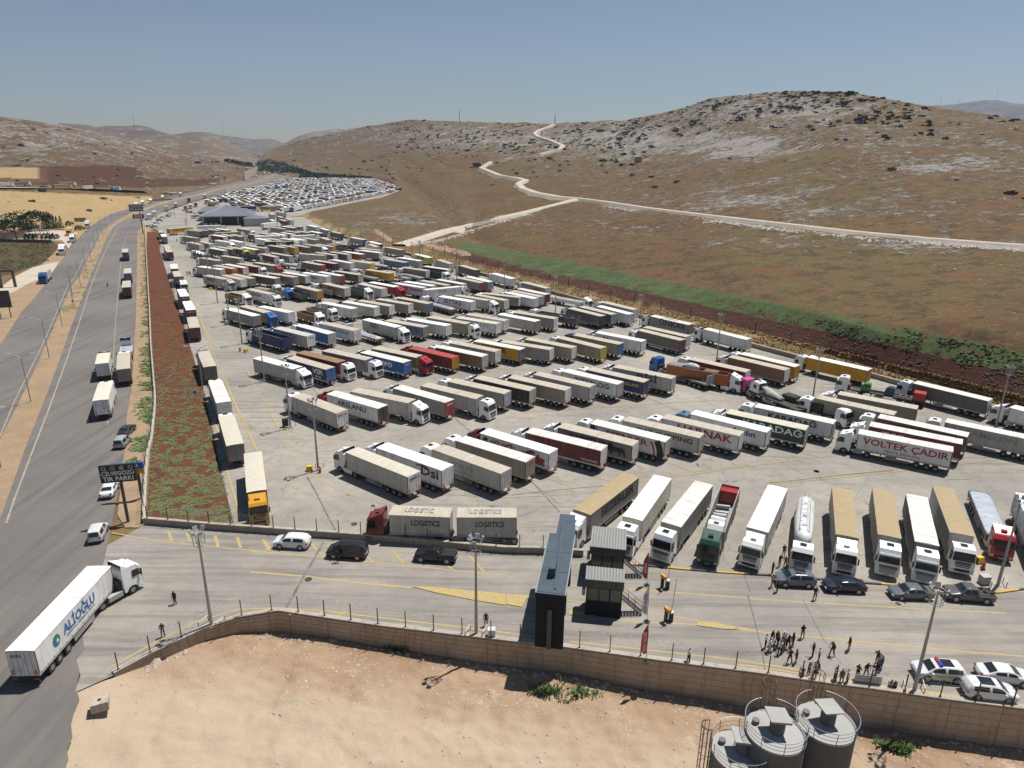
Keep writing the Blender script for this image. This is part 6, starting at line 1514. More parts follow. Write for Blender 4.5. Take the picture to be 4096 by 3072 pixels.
# ---- silos
def silo(x,y,label,wpx,hatch,cage):
    dep=3.3*FPX/wpx; p=Vector((0,0,CH))+ray(x,y)*(dep/FPX); zt=p.z; root=empty('cement_silo',(p.x,p.y,-4.9),0,label,'silo','grey cement silos'); H=zt+4.9; r=1.65
    m=MB(); m.cyl((0,0,2.0),r,H-2.0,40); obj('silo_shell',m,M_silo,root,smooth=False)
    m=MB(); 
    for z in (H-.05,H-3.0,H-6.0,H-9.0): m.tube([(r*math.cos(i*math.pi/20),r*math.sin(i*math.pi/20),z) for i in range(40)],.05,6,closed=True)
    obj('shell_rings',m,M_silo,root)
    m=MB(); m.add([(0,0,H+.16)]+[(r*1.0*math.cos(i*math.pi/20),r*1.0*math.sin(i*math.pi/20),H+.03) for i in range(40)],[(0,1+i,1+(i+1)%40) for i in range(40)]); obj('silo_top',m,M_stop,root)
    m=MB(); m.cyl((.05,-.05,H+.1),.42,.95,14); obj('filter_drum',m,M_silo,root)
    m=MB(); m.hexa([(-.55+hatch*.1,-.5,H+1.05),(.55,-.62+hatch*.1,H+1.0),(.6,.45,H+1.0),(-.5,.55,H+1.05)],[(-.6,-.55,H+1.25),(.6,-.65,H+1.18),(.62,.5,H+1.2),(-.55,.6,H+1.27)]); obj('filter_cover',m,M_stop,root,(0,0,0),hatch*.25)
    m=MB(); m.cyl((-.95,.55,H+.08),.2,.24,14); obj('hatch_drum',m,M_silo,root)
    for lv,zz in enumerate((.28,.55,.82)):
        m=MB(); a0,a1=(100,70+360) if cage>0 else (190,160+360); n=44; m.tube([( (r+.03+.02*lv)*math.cos(R(a0+(a1-a0)*i/n)),(r+.03+.02*lv)*math.sin(R(a0+(a1-a0)*i/n)),H+zz) for i in range(n+1)],.014 if lv<2 else .022,5); obj('handrail',m,M_galv if lv==2 else M_post,root)
    for i in range(9):
        a=R((100 if cage>0 else 190)+i*330/8); m=MB(); m.tube([((r+.02)*math.cos(a),(r+.02)*math.sin(a),H-.1),((r+.08)*math.cos(a),(r+.08)*math.sin(a),H+.8)],.02,5); obj('railing_post',m,M_post,root)
    # ladder with a safety cage
    ca=R(85 if cage>0 else 175); cx,cy=(r+.35)*math.cos(ca),(r+.35)*math.sin(ca); lad=empty('ladder',(cx,cy,0),ca); lad.parent=root
    m=MB(); 
    for s in (-.22,.22): m.tube([(-.25,s,2.5),(-.25,s,H+1.0)],.025,4)
    z=2.6
    while z<H+1.0: m.tube([(-.25,-.22,z),(-.25,.22,z)],.015,3); z+=.35
    obj('rungs',m,M_rustp,lad)
    m=MB()
    for k in range(7): a=R(-110+k*220/6); m.tube([(.1+.38*math.cos(a)-.1,.38*math.sin(a),4.5),(.38*math.cos(a),.38*math.sin(a),H+1.75)],.018,4)
    z=4.5
    while z<H+1.8: m.tube([(.38*math.cos(R(-115+i*23)),.38*math.sin(R(-115+i*23)),z) for i in range(11)],.022,4); z+=.95
    m.tube([(.38*math.cos(R(-115+i*23)),.38*math.sin(R(-115+i*23)),H+1.78) for i in range(11)],.03,4)
    obj('safety_cage',m,M_rustp,lad)
M_silo=wall_mat('silo_grey_steel',(.20,.19,.18),(.15,.143,.135)); M_stop=paint('silo_top_cement',(.37,.36,.335),.75,.35,(.28,.265,.24),1.2); M_rustp=paint('ladder_steel',(.13,.10,.085),.6,.4)
silo(3303,2890,'grey cement silo nearest the right edge',226,.9,1); silo(3101,2926,'grey cement silo between the other two',231,.2,1); silo(2964,3006,'grey cement silo nearest the bottom edge with side ladder cage',229,.0,-1)
# ---- signs
def sign_board(g,z0,z1,wd,rz,mats,label,pole_h,lines,cat='sign',pole=True,th=.3,name='sign_board',px0=0.0,logos=False):
    root=empty(name,(g.x,g.y,0),rz,label,cat)
    if pole: obj('pole',MB().box(-.16,.16,-.16,.16,0,z0+.001),paint('sign_pole',(.06,.075,.085),.5,.2),root)
    obj('panel',MB().box(px0-wd/2,px0+wd/2,-th/2,th/2,z0+.002,z1),mats[0],root)
    for s,x,z,h_,c in lines:
        me,w_=text_mesh(s,.02,0); k=h_/.72; o=link('lettering',me,root); o.matrix_local=Matrix.Translation((px0+x,-th/2-.01,z))@Matrix.Rotation(R(90),4,'X')@Matrix.Diagonal((min(k,(wd*.92)/max(.01,w_)),k,1,1)); setmat(o,0,cmat(c,'let'))
    if logos:
        for i in range(4):
            m=MB(); cx=px0-wd/2+.55+i*(wd-1.1)/3; m.add([(cx+.3*math.cos(a*math.pi/7),-th/2-.012,z1-.45+.3*math.sin(a*math.pi/7)) for a in range(14)],[tuple(range(14))]); obj('round_logo',m,paint('logo_tone',(.42,.38,.38),.6,.3),root)
            m=MB(); m.add([(cx+.17*math.cos(a*math.pi/7),-th/2-.016,z1-.45+.17*math.sin(a*math.pi/7)) for a in range(14)],[tuple(range(14))]); obj('round_logo_centre',m,cmat('kNyN'[i],'let'),root)
    return root
sign_board(GT('L4',615,970),6.0,8.5,4.3,R(14),[paint('sign_black',(.022,.032,.034),.4,.1)],'black park entrance sign with four round emblems on a tall pole',8,[('C\u0130LVEG\u00d6Z\u00dc',0,7.28,.55,'W'),('TIR PARKI',0,6.5,.6,'W')],px0=-.15,logos=True)
g=GT('L4',775,700); rb=sign_board(g,4.75,5.65,4.0,R(12),[paint('sign_blue',(.02,.085,.40),.4,.1)],'blue road sign with yellow lower board behind the black sign',5,[('C\u0130lveg\u00f6z\u00fc 3',-.2,5.2,.45,'W')],px0=-1.1); obj('yellow_board',MB().box(-3.1,.9,-.16,.14,4.0,4.749),paint('sign_yellow',(.62,.36,.03),.4,.1),rb)
g=G(572,935); sign_board(g,13.2,17.2,7.6,R(18),[paint('sign_slate',(.05,.06,.09),.4,.1)],'slate two line sign high above the far road bend',8,[('C\u0130LVEG\u00d6Z\u00dc',0,16,1.2,'W'),('TIR PARKI',0,14.3,1.2,'W')],px0=-1.6,th=.5); 
sign_board(G(574,936),9.2,11.6,6.0,R(18),[paint('sign_crimson',(.20,.02,.045),.4,.1)],'crimson market sign below the slate sign at the road bend',8,[('B\u0130M',0,10.4,1.7,'W')],px0=-1.3,th=.6)
# parking plate on post and blue disc
def plate(t,x,y,label,z=0):
    g=GT(t,x,y); root=empty('parking_sign',(g.x,g.y,0),0,label,'sign'); obj('post',MB().box(-.04,.04,-.04,.04,0,2.6),M_galv,root); obj('panel',MB().box(-.35,.35,-.07,-.04,1.9,2.7),paint('sign_white_plate',(.55,.55,.58),.4,.1),root); m=MB(); m.add([(.27*math.cos(a*math.pi/8),-.075,2.3+.27*math.sin(a*math.pi/8)) for a in range(16)],[tuple(range(16))]); obj('blue_disc',m,paint('disc_blue',(.04,.06,.30),.4,.1),root)
plate('L5',1400,960,'white plate with blue disc in the red soil strip'); plate('A3',945,345,'white plate with blue disc behind the right wall'); plate('L6',735,205,'blue disc sign on the median between the carriageways')
# ---- hangar beside the far lot
HB=G(811,903); HR=G(1010,900); hu=(HR-HB).normalized(); hv=Vector((-hu.y,hu.x,0)); HL=(HR-HB).length
def hq(mb,a0,a1,b0,b1,z0,z1,m=0): mb.hexa([HB*0+hu*a+hv*b+Vector((0,0,z0)) for a,b in ((a0,b0),(a1,b0),(a1,b1),(a0,b1))],[hu*a+hv*b+Vector((0,0,z1)) for a,b in ((a0,b0),(a1,b0),(a1,b1),(a0,b1))],m)
hg=empty('hangar',(HB.x,HB.y,0),0,'grey hall with a hipped metal roof and open front beside the far lot','building')
M_hr=paint('hall_roof_sheet',(.145,.165,.19),.5,.25,(.26,.25,.24),.15); M_hw=paint('hall_wall',(.42,.42,.41),.6,.25,sc=.3)
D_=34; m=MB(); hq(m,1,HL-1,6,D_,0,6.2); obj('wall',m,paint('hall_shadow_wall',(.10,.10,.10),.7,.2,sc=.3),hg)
m=MB()
for f in (0,.36,.70,.98): hq(m,f*HL,f*HL+.9,0,.9,0,6.3)
obj('columns',m,M_hw,hg)
z0=6.3; zr=11.2
def hpnt(a,b,z): q=hu*a+hv*b; return (q.x,q.y,z)
m=MB(); E_=[hpnt(-2,-1.5,z0),hpnt(HL+1,-1.5,z0),hpnt(HL+1,D_+1,z0),hpnt(-2,D_+1,z0)]; RG=[hpnt(HL*.38,D_*.5,zr),hpnt(HL*.66,D_*.5,zr)]
m.add(E_+RG,[(0,1,5,4),(1,2,5),(2,3,4,5),(3,0,4),(3,2,1,0)]); m.add([(x,y,z-.5) for x,y,z in E_]+E_,[(0,1,5,4),(1,2,6,5),(2,3,7,6),(3,0,4,7)],1); obj('roof',m,[M_hr,M_hw],hg)
m=MB(); m.tube([E_[0],RG[0]],.22,4).tube([E_[1],RG[1]],.22,4).tube([RG[0],RG[1]],.22,4); obj('ridge_caps',m,paint('ridge_pale',(.30,.31,.32),.5,.2),hg)
m=MB(); hq(m,HL*.80,HL*.88,D_*.55,D_*.62,9.0,9.6); obj('roof_vent',m,paint('vent_white',(.6,.6,.58),.5,.1),hg)
sb=empty('side_building',(HB.x,HB.y,0),0,'low pale block with a flat pitched roof at the right of the hall','building')
m=MB(); hq(m,HL*.86,HL*1.32,-10,-1.6,0,5.2); obj('wall',m,M_hw,sb); m=MB(); m.add([hpnt(HL*.84,-10.6,5.2),hpnt(HL*1.34,-10.6,5.2),hpnt(HL*1.34,-1.55,5.2),hpnt(HL*.84,-1.55,5.2),hpnt(HL*1.09,-6,7.4)],[(0,1,4),(1,2,4),(2,3,4),(3,0,4),(3,2,1,0)]); obj('roof',m,M_hr,sb)
# side wing at the left, behind
wg=empty('rear_hall',(HB.x,HB.y,0),0,'second grey pitched roof behind the left of the hall','building'); m=MB(); hq(m,-6,HL*.5,D_+2,D_+22,0,6.5); obj('wall',m,M_hw,wg); m=MB(); m.add([hpnt(-7,D_+1,6.5),hpnt(HL*.52,D_+1,6.5),hpnt(HL*.52,D_+23,6.5),hpnt(-7,D_+23,6.5),hpnt(-3,D_+12,9.6),hpnt(HL*.48,D_+12,9.6)],[(0,1,5,4),(1,2,5),(2,3,4,5),(3,0,4),(3,2,1,0)]); obj('roof',m,M_hr,wg)
# ---- buildings at the left
def house(pts,h,label,roofc=(.5,.47,.42),wallc=(.42,.38,.33),over=.6,name='farm_building',rise=.25,terrain=False,wins=3):
    P=[terr(*p) if terrain else G(*p) for p in pts]; a,b=P; zb=a.z if terrain else 0; u_=(b-a); u_.z=0; L=u_.length; u_.normalize(); v_=Vector((-u_.y,u_.x,0)); root=empty(name,(a.x,a.y,zb-.5),math.atan2(u_.y,u_.x),label,'building'); dp=max(5,L*.5)
    obj('wall',MB().box(0,L,0,dp,0,h+.5),paint('plaster_%d'%int(wallc[0]*100),wallc,.8,.4,sc=.4),root); obj('roof',MB().box(-over,L+over,-over,dp+over,h+.502,h+.5+rise),paint('roof_%d'%int(roofc[0]*100),roofc,.7,.4,sc=.4),root)
    for i in range(wins): x=L*(i+.5)/wins; obj('window',MB().box(x-.6,x+.6,-.06,-.002,1.4,2.5),M_gl,root)
    return root
house([(-60,948),(22,958)],3.6,'low farm building with a reddish roof edge at the left',(.33,.15,.10)); house([(85,925),(130,927)],3.0,'small pale outbuilding behind the umbrella pines',(.25,.24,.23),(.5,.48,.44))
house([(604,768),(668,770)],3.4,'white roofed house beside the distant left road',(.62,.61,.58),(.5,.46,.42)); house([(557,768),(577,766)],3.0,'small square hut left of the white roofed house',(.35,.33,.3),(.45,.42,.38)); house([(690,782),(722,779)],2.4,'low grey shed beside the far carriageway',(.36,.34,.32),(.36,.34,.32),.2)
def stone_wall(a,b,h,label,terrain=False,mat=None):
    P=[terr(*p) if terrain else G(*p) for p in (a,b)]; z=min(P[0].z,P[1].z) if terrain else 0; wall('field_wall',[Vector((p.x,p.y,0)) for p in P],[-.5+z]*2,h+z,.5,label,mat or M_lw,cop=False)
stone_wall((298,886),(345,886),2.6,'short grey wall panel at the corner of the straw field'); stone_wall((0,968),(205,972),1.6,'dark field wall in front of the umbrella pines',mat=paint('dark_wall',(.10,.085,.075),.9,.3)); stone_wall((577,778),(625,776),2.5,'grey block wall in front of the white roofed house')
stone_wall((0,768),(560,794),1.6,'long earth coloured wall across the straw field',True,paint('earth_wall',(.14,.10,.07),.9,.3)); stone_wall((583,806),(690,800),1.4,'low earth wall beside the near bend of the far carriageway',mat=paint('earth_wall',(.14,.10,.07),.9,.3))
wall('cutting_wall',[G(980,722),G(1010,705),G(1033,690)],[-.5]*3,14,.8,'tall concrete wall holding the end of the left hill',M_cop,cop=False)
wall('highway_side_wall',[Vector((p.x,p.y,0)) for p in px(905,772,960,757,1020,742,1068,731,1078,727,1120,719,1157,707)],[-.2]*7,4.2,.5,'pale wall between the highway and the far lot',M_cop,cop=False)
# distant left road
mb=MB(); RD=[terr(x,y) for x,y in ((-120,752),(0,752),(120,753),(240,755),(360,758),(480,762),(575,767))]; ribbon_mb(mb,RD,13,0); vs=[(v[0],v[1],RD[i//2].z+.5) for i,v in enumerate(mb.v)]; mb.v=vs; o=obj('side_road',mb,M_grav); o['kind']='structure'
# portal frame, billboard, lattice pole
g1,g2=GT('L7',18,868),GT('L7',155,862); root=empty('concrete_portal',(g1.x,g1.y,0),math.atan2((g2-g1).y,(g2-g1).x),'dark square portal frame over the farm track','portal'); L=(g2-g1).length; obj('upright',MB().box(-.4,.4,-.4,.4,0,5.5),paint('portal_dark',(.10,.085,.075),.8,.3),root); obj('upright',MB().box(L-.4,L+.4,-.4,.4,0,5.5),MATS['portal_dark'],root); obj('lintel',MB().box(-.6,L+.6,-.45,.45,5.502,6.4),MATS['portal_dark'],root)
g=GT('L6',50,305); root=empty('billboard',(g.x,g.y,0),R(18),'blank dark billboard on posts at the left edge','billboard'); 
for x in (-4,-1,1.6): obj('post',MB().box(x-.1,x+.1,-.1,.1,0,3.2),M_post,root)
obj('panel',MB().box(-6,2.4,-.15,.15,3.202,8.2),paint('billboard_slate',(.04,.05,.06),.5,.2),root)
def pylon_pole(x,y,h,label,terrain=True,name='power_pole'):
    p=terr(x,y) if terrain else G(x,y); m=MB(); m.tube([(0,0,-1),(0,0,h)],.18,5).tube([(-1.4,0,h-1),(1.4,0,h-1)],.1,4).tube([(-1,0,h-2.4),(1,0,h-2.4)],.1,4); tag(obj(name,m,M_rust2,None,tuple(p)),label,'pole')
for x,y,l in ((1540,722,'in front of the centre hill, left of the pair'),(1650,735,'in front of the centre hill, right of the pair'),(1170,695,'at the foot of the centre hill'),(590,720,'on the lower left hill'),(1768,735,'at the right of the far lot')): pylon_pole(x,y,16,'thin power pole '+l)
pylon_pole(*S('L7',430,480),12,'dark lattice pole beside the ploughed field',False)
def antenna(x,y,h,label,d=None):
    p=terr(x,y) if d is None else atdepth(x,y,d); m=MB(); m.tube([(-1.2,0,-6),(0,0,h)],.35,4).tube([(1.2,0,-6),(0,0,h)],.35,4); 
    for i in range(5): m.tube([(-1.0+i*.2,0,i*h/5),(1.0-i*.2,0,(i+.6)*h/5)],.2,4)
    tag(obj('radio_mast',m,M_rust2,None,tuple(p)),label,'radio mast')
antenna(1838,488,34,'thin radio mast on the crest of the centre hill'); antenna(2220,492,20,'short mast where the track meets the crest'); antenna(537,500,38,'tower pair on the top of the far left range',3500); antenna(892,531,70,'tall thin mast on the hazy range',5000)
antenna(3760,421,70,'left pylon on the far right ridge',6300); antenna(3834,419,80,'middle pylon on the far right ridge',6300); antenna(3983,410,100,'right pylon on the far right ridge',6300)
p=terr(2552,648); root=empty('stone_hut',(p.x,p.y,p.z-.5),.4,'tiny square hut on the right hillside','hut'); obj('wall',MB().box(-3,3,-3,3,0,5.5),M_lw,root); obj('roof',MB().box(-3.3,3.3,-3.3,3.3,5.502,5.9),M_cop,root)
p=terr(1907,666); root=empty('stone_hut',(p.x,p.y,p.z-.5),.2,'small dark hut at the end of the winding track','hut'); obj('wall',MB().box(-6,6,-4,4,0,6),paint('dark_wall',(.10,.085,.075),.9,.3),root); obj('roof',MB().box(-6.3,6.3,-4.3,4.3,6.002,6.4),M_lw,root)
# ================================================================= CARS
CARP={'sedan':dict(L=4.75,top=[(-2.37,.62),(-2.3,.95),(-1.75,1.08),(-.95,1.41),(-.1,1.46),(.5,1.40),(1.25,1.02),(2.15,.84),(2.37,.55)],belt=[(-2.37,.60),(-2.3,.92),(-1.75,1.0),(1.25,.97),(2.15,.82),(2.37,.53)],w=.90,ws=(.5,1.2),rw=(-1.65,-.98),sw=(-1.15,.75),wb=1.38,wr=.33),
'suv':dict(L=4.5,top=[(-2.25,.7),(-2.22,1.15),(-1.85,1.58),(-1.1,1.68),(.2,1.66),(.7,1.55),(1.35,1.13),(2.1,.98),(2.25,.62)],belt=[(-2.25,.68),(-2.22,1.1),(1.35,1.08),(2.1,.95),(2.25,.6)],w=.92,ws=(.68,1.3),rw=(-2.18,-1.88),sw=(-1.75,.9),wb=1.33,wr=.36),
'van':dict(L=5.0,top=[(-2.5,.7),(-2.5,1.3),(-2.4,1.85),(-1.5,1.93),(.9,1.88),(1.25,1.68),(1.85,1.2),(2.4,1.0),(2.5,.6)],belt=[(-2.5,.68),(-2.5,1.15),(1.85,1.15),(2.4,.98),(2.5,.58)],w=.95,ws=(1.22,1.8),rw=(-2.49,-2.41),sw=(-2.2,1.4),wb=1.5,wr=.35),
'wagon':dict(L=4.3,top=[(-2.1,.7),(-2.1,1.2),(-1.95,1.72),(-1.2,1.8),(.3,1.76),(.65,1.62),(1.2,1.12),(2.0,.95),(2.15,.6)],belt=[(-2.1,.68),(-2.1,1.08),(1.2,1.06),(2.0,.92),(2.15,.58)],w=.88,ws=(.62,1.15),rw=(-2.09,-1.96),sw=(-1.8,.85),wb=1.32,wr=.32),
'pickup':dict(L=5.3,top=[(-2.65,.7),(-2.65,1.08),(-.85,1.08),(-.75,1.45),(-.55,1.74),(.3,1.76),(.65,1.66),(1.25,1.2),(2.35,1.06),(2.6,.65)],belt=[(-2.65,.68),(-2.65,1.05),(1.25,1.12),(2.35,1.03),(2.6,.62)],w=.95,ws=(.62,1.2),rw=(-.82,-.6),sw=(-.6,.85),wb=1.62,wr=.39)}
def car_meshes(kind):
    if ('car',kind) in ME: return ME[('car',kind)]
    p=CARP[kind]; T,B=p['top'],p['belt']; x0,x1=T[0][0],T[-1][0]; xs=sorted(set([x0+(x1-x0)*i/30 for i in range(31)]+[t[0] for t in T])); w=p['w']
    def hw(x): e=min((x-x0),(x1-x))/.55; return w*(.80+.20*min(1,max(0,e))**.5)
    def tp(x): return interp(x,T)
    def bl(x): return min(interp(x,B),tp(x)-.01)
    def tw(x): g=min(1,max(0,(tp(x)-bl(x))/.5)); return hw(x)*(.93-.15*g)
    m=MB(); vs=[];fs=[]
    for x in xs:
        h=hw(x); zb=.24+.12*max(0,1-min(x-x0,x1-x)/.3); t,b,q=tp(x),bl(x),tw(x)
        for y,z in ((-h*.94,zb),(-h,.55),(-h*.985,b),(-q,t-.04),(-q*.8,t),(0,t+.02),(q*.8,t),(q,t-.04),(h*.985,b),(h,.55),(h*.94,zb)): vs.append((x,y,z))
    n=11
    for i in range(len(xs)-1):
        for j in range(n-1): a=i*n+j; fs.append((a,a+1,a+n+1,a+n))
        fs.append((i*n+n-1,i*n,i*n+n,i*n+2*n-1))
    fs+=[tuple(range(n)),tuple(reversed(range((len(xs)-1)*n,len(xs)*n)))]
    m.add(vs,fs); R_={'body':m.mesh('car_body',[M_trim],True)}
    def topstrip(a,b,f,name):
        m=MB(); v=[]; k=8
        for i in range(k+1):
            x=lerp(a,b,i/k); q=tw(x)*f
            for y in (-q,-q*.5,0,q*.5,q): v.append((x,y,tp(x)+.022+(.012 if y==0 else 0)))
        m.add(v,[(i*5+j,i*5+j+1,i*5+j+6,i*5+j+5) for i in range(k) for j in range(4)]); return m.mesh(name,[M_gl])
    R_['ws']=topstrip(p['ws'][0],p['ws'][1],.86,'windscreen')
    if kind in('suv','wagon','van'):
        a,b=p['rw']; z1,z0=tp(b)-.06,interp(a,B)+.02; m=MB(); xo=-.035; m.add([(a+xo,-tw(b)*.9,z0),(a+xo,tw(b)*.9,z0),(b+xo,tw(b)*.82,z1),(b+xo,-tw(b)*.82,z1)],[(0,1,2,3)]); R_['rw']=m.mesh('rear_window',[M_gl])
    else: R_['rw']=topstrip(p['rw'][0],p['rw'][1],.86,'rear_window')
    for s in (-1,1):
        m=MB(); v=[]; k=12
        for i in range(k+1):
            x=lerp(p['sw'][0],p['sw'][1],i/k); b,t=bl(x)+.05,tp(x)-.10; 
            if t<b+.02: t=b+.02
            f=lambda z: lerp(hw(x)*.985,tw(x),min(1,max(0,(z-bl(x))/max(.05,tp(x)-.04-bl(x)))))+.008
            v+=[(x,s*f(b),b),(x,s*f(t),t)]
        m.add(v,[(2*i,2*i+1,2*i+3,2*i+2) for i in range(k) if i!=k//2]); R_['sw%d'%s]=m.mesh('side_window',[M_gl])
        e=hw(x1-.12); R_['hl%d'%s]=MB().box(x1-.25,x1-.01,min(s*e*.55,s*e*.98),max(s*e*.55,s*e*.98),interp(x1-.12,T)-.19,interp(x1-.12,T)-.05).mesh('headlight',[M_hl])
        R_['tl%d'%s]=MB().box(x0-.015,x0+.16,min(s*w*.62,s*w*.9),max(s*w*.62,s*w*.9),.80,.98).mesh('tail_light',[M_tl]); R_['mi%d'%s]=MB().box(p['ws'][1]-.42,p['ws'][1]-.25,min(s*w,s*(w+.17)),max(s*w,s*(w+.17)),.98,1.12).mesh('wing_mirror',[M_trim])
        R_['wh%d'%s]=MB().cyl((0,0 if s<0 else -.2,0),p['wr'],.2,16,'y').mesh('wheel',[M_tyre]); R_['ri%d'%s]=MB().cyl((0,-.012 if s<0 else .0,0),p['wr']*.62,.012,12,'y').mesh('rim',[paint('alloy',(.42,.42,.43),.35,.15,metal=.3)])
        R_['ar%d'%s]=MB().cyl((0,-.008,0),p['wr']+.07,.016,18,'y').mesh('wheel_arch',[M_blk])
    R_['gr']=MB().box(x1-.03,x1+.01,-w*.5,w*.5,.42,.62).mesh('grille',[M_blk]); R_['pl']=MB().box(x0-.03,x0-.005,-.26,.26,.62,.74).mesh('number_plate',[M_plate])
    R_['bumper']=MB().box(x0-.02,x0+.03,-w*.78,w*.78,.30,.45).mesh('rear_bumper',[M_blk]); ME[('car',kind)]=R_; return R_
CPA={'white':(.66,.66,.65),'black':(.010,.011,.014),'navy':(.012,.016,.035),'grey':(.12,.135,.155),'brown':(.10,.095,.095),'silver':(.33,.34,.35),'dark':(.03,.035,.045)}
def car(kind,col,c,head,label,group=None,police=False,small=False,cat='car',extra=None):
    R_=car_meshes(kind); p=CARP[kind]; root=empty({'sedan':'sedan','suv':'sport_utility_car','van':'van','wagon':'estate_car','pickup':'pickup_truck'}[kind],(c.x,c.y,0),head,label,cat,group)
    mt=paint('car_paint_'+col,CPA[col],.22,.08,(.3,.26,.2),.8,spec=.6); b=link('body',R_['body'],root); setmat(b,0,mt); link('windscreen',R_['ws'],b); link('rear_window',R_['rw'],b)
    for s in (-1,1): link('side_window',R_['sw%d'%s],b)
    for s in (-1,1):
        for fx_ in (1,-1):
            wh=link('wheel',R_['wh%d'%s],root,(fx_*p['wb'],s*(p['w']+.0),p['wr'])); 
            if not small: link('rim',R_['ri%d'%s],wh,(0,0 if s<0 else .0,0)); link('wheel_arch',R_['ar%d'%s],b,(fx_*p['wb'],s*(p['w']-.0),p['wr']+.02))
        if not small: link('headlight',R_['hl%d'%s],b); link('tail_light',R_['tl%d'%s],b); mi=link('wing_mirror',R_['mi%d'%s],b); setmat(mi,0,mt)
    if not small: link('grille',R_['gr'],b); link('number_plate',R_['pl'],b); link('bumper',R_['bumper'],b)
    if kind=='pickup': obj('load_bed',MB().box(-2.58,-.95,-.8,.8,1.085,1.115),M_blk,b)
    if extra=='cover': obj('bed_cover',MB().box(-2.6,-.9,-.86,.86,1.118,1.20),paint('bed_cover_black',(.02,.022,.026),.4,.1),b)
    if extra=='glassroof': obj('glass_roof',MB().add([(-1.1,-.52,1.712),(.15,-.52,1.70),(.15,.52,1.70),(-1.1,.52,1.712)],[(0,1,2,3)]),M_gl,b)
    if police:
        obj('light_bar',MB().box(.0,.3,-.02,.6,1.70,1.86),paint('bar_blue',(.02,.04,.40),.3,.05),b); obj('light_bar',MB().box(.0,.3,-.6,-.021,1.70,1.86),paint('bar_red',(.45,.02,.02),.3,.05),b)
        for s in (-1,1):
            y0,y1=sorted((s*(p['w']+.004),s*(p['w']+.012))); obj('side_stripe',MB().box(-1.0,.9,y0,y1,.62,.86),paint('stripe_lime',(.55,.68,.05),.4,.05),b); obj('side_stripe',MB().box(-2.1,-1.02,y0,y1,.70,.88),paint('stripe_blue',(.03,.07,.35),.4,.05),b)
            me,wd=text_mesh('TRAF\u0130K POL\u0130S\u0130',.01,0); o=link('lettering',me,b); o.matrix_local=Matrix.Translation((-.05,s*(p['w']+.016),.74))@(Matrix.Rotation(math.pi,4,'Z') if s>0 else Matrix.Identity(4))@Matrix.Rotation(R(90),4,'X')@Matrix.Diagonal((1.5/wd,.17,1,1)); setmat(o,0,cmat('N','let'))
        obj('glass_roof',MB().add([(-1.1,-.52,1.712),(-.05,-.52,1.70),(-.05,.52,1.70),(-1.1,.52,1.712)],[(0,1,2,3)]),M_gl,b)
    return root
def carw(t,xf,yf,xr,yr,kind,col,label,nearleft=True,**k):
    f,r_=GT(t,xf,yf),GT(t,xr,yr); d=(f-r_).normalized(); n=Vector((-d.y,d.x,0))*(-1 if nearleft else 1); c=(f+r_)/2+n*CARP[kind]['w']; return car(kind,col,c,math.atan2(d.y,d.x),label,**k)
def carr(t,xl,yl,xr,yr,kind,col,label,**k):
    a,b=GT(t,xl,yl),GT(t,xr,yr); d=(b-a).normalized(); f=Vector((-d.y,d.x,0)); c=(a+b)/2+f*CARP[kind]['L']/2; return car(kind,col,c,math.atan2(f.y,f.x),label,**k)
carw('B2',252,1075,438,1086,'suv','white','white car with black trim parked under the low concrete wall')
carw('B2',714,1160,932,1175,'van','black','black people van parked under the low concrete wall',cat='van')
carw('B2',1473,1190,1702,1207,'pickup','black','black pickup with covered bed under the low wall',cat='pickup',extra='cover')
carw('Q3',340,500,585,512,'suv','grey','grey car with glass roof beside the kerb in front of the tanker',extra='glassroof')
carw('Q3',826,558,1082,568,'sedan','navy','black sedan beside the kerb between the two grey cars')
carw('B4',1305,1305,1522,1310,'sedan','grey','grey sedan parked behind a light mast at the kerb')
carw('B4',1782,1318,2035,1338,'pickup','brown','brownish grey pickup with open bed beside the kerb',cat='pickup')
carw('P2',1085,672,1435,702,'suv','white','white police car with blue and red light bar and lime stripe',police=True,cat='police car')
carw('P2',2190,738,1845,695,'sedan','white','white sedan parked beside the police car',nearleft=False)
carw('P2',2040,938,1655,893,'suv','white','white car with glass roof against the retaining wall fence',nearleft=False,extra='glassroof')
carw('L4',388,1065,335,1192,'wagon','white','white estate car waiting at the entrance below the black sign',nearleft=False,cat='estate car')
carw('L4',508,585,462,672,'sedan','white','white sedan parked behind the pole of the black sign',nearleft=False)
carr('L5',435,1505,570,1497,'wagon','silver','silver van parked on the highway verge nearest the black sign',cat='van')
carr('L5',482,1368,612,1362,'sedan','dark','dark car parked in front of the silver van on the verge')
cp=[(420,1115),(510,1120),(470,1100),(545,1055),(600,1010),(610,990),(660,965),(735,940),(770,915),(800,885)]
for i,(x,y) in enumerate(cp): car('sedan' if i%2 else 'suv',['white','silver','white'][i%3],GT('G1',x,y),R(20),'%s car in slanted forecourt line, %s from the camera'%(['white','silver','white'][i%3],ORD[i]),'cars parked in a slanted line in the forecourt',small=True)
for i,(x,y,cl) in enumerate(((1085,865,'brown'),(1145,870,'dark'),(1215,880,'white'),(1290,880,'dark'))): car('sedan',cl,GT('G1',x,y),R(100),'%s car parked left of the hall, %s from left'%(cl if cl!='dark' else 'dark grey',ORD[i]),'cars parked left of the hall',small=True)
for i,(x,y,cl) in enumerate(((1415,1090,'white'),(1510,1085,'white'),(1590,1085,'white'),(1675,1090,'navy'))): car('suv',cl,GT('G1',x,y),R(95),'%s car in front of the open hall, %s from left'%(cl if cl!='navy' else 'blue',ORD[i]),'cars in front of the open hall',small=True)
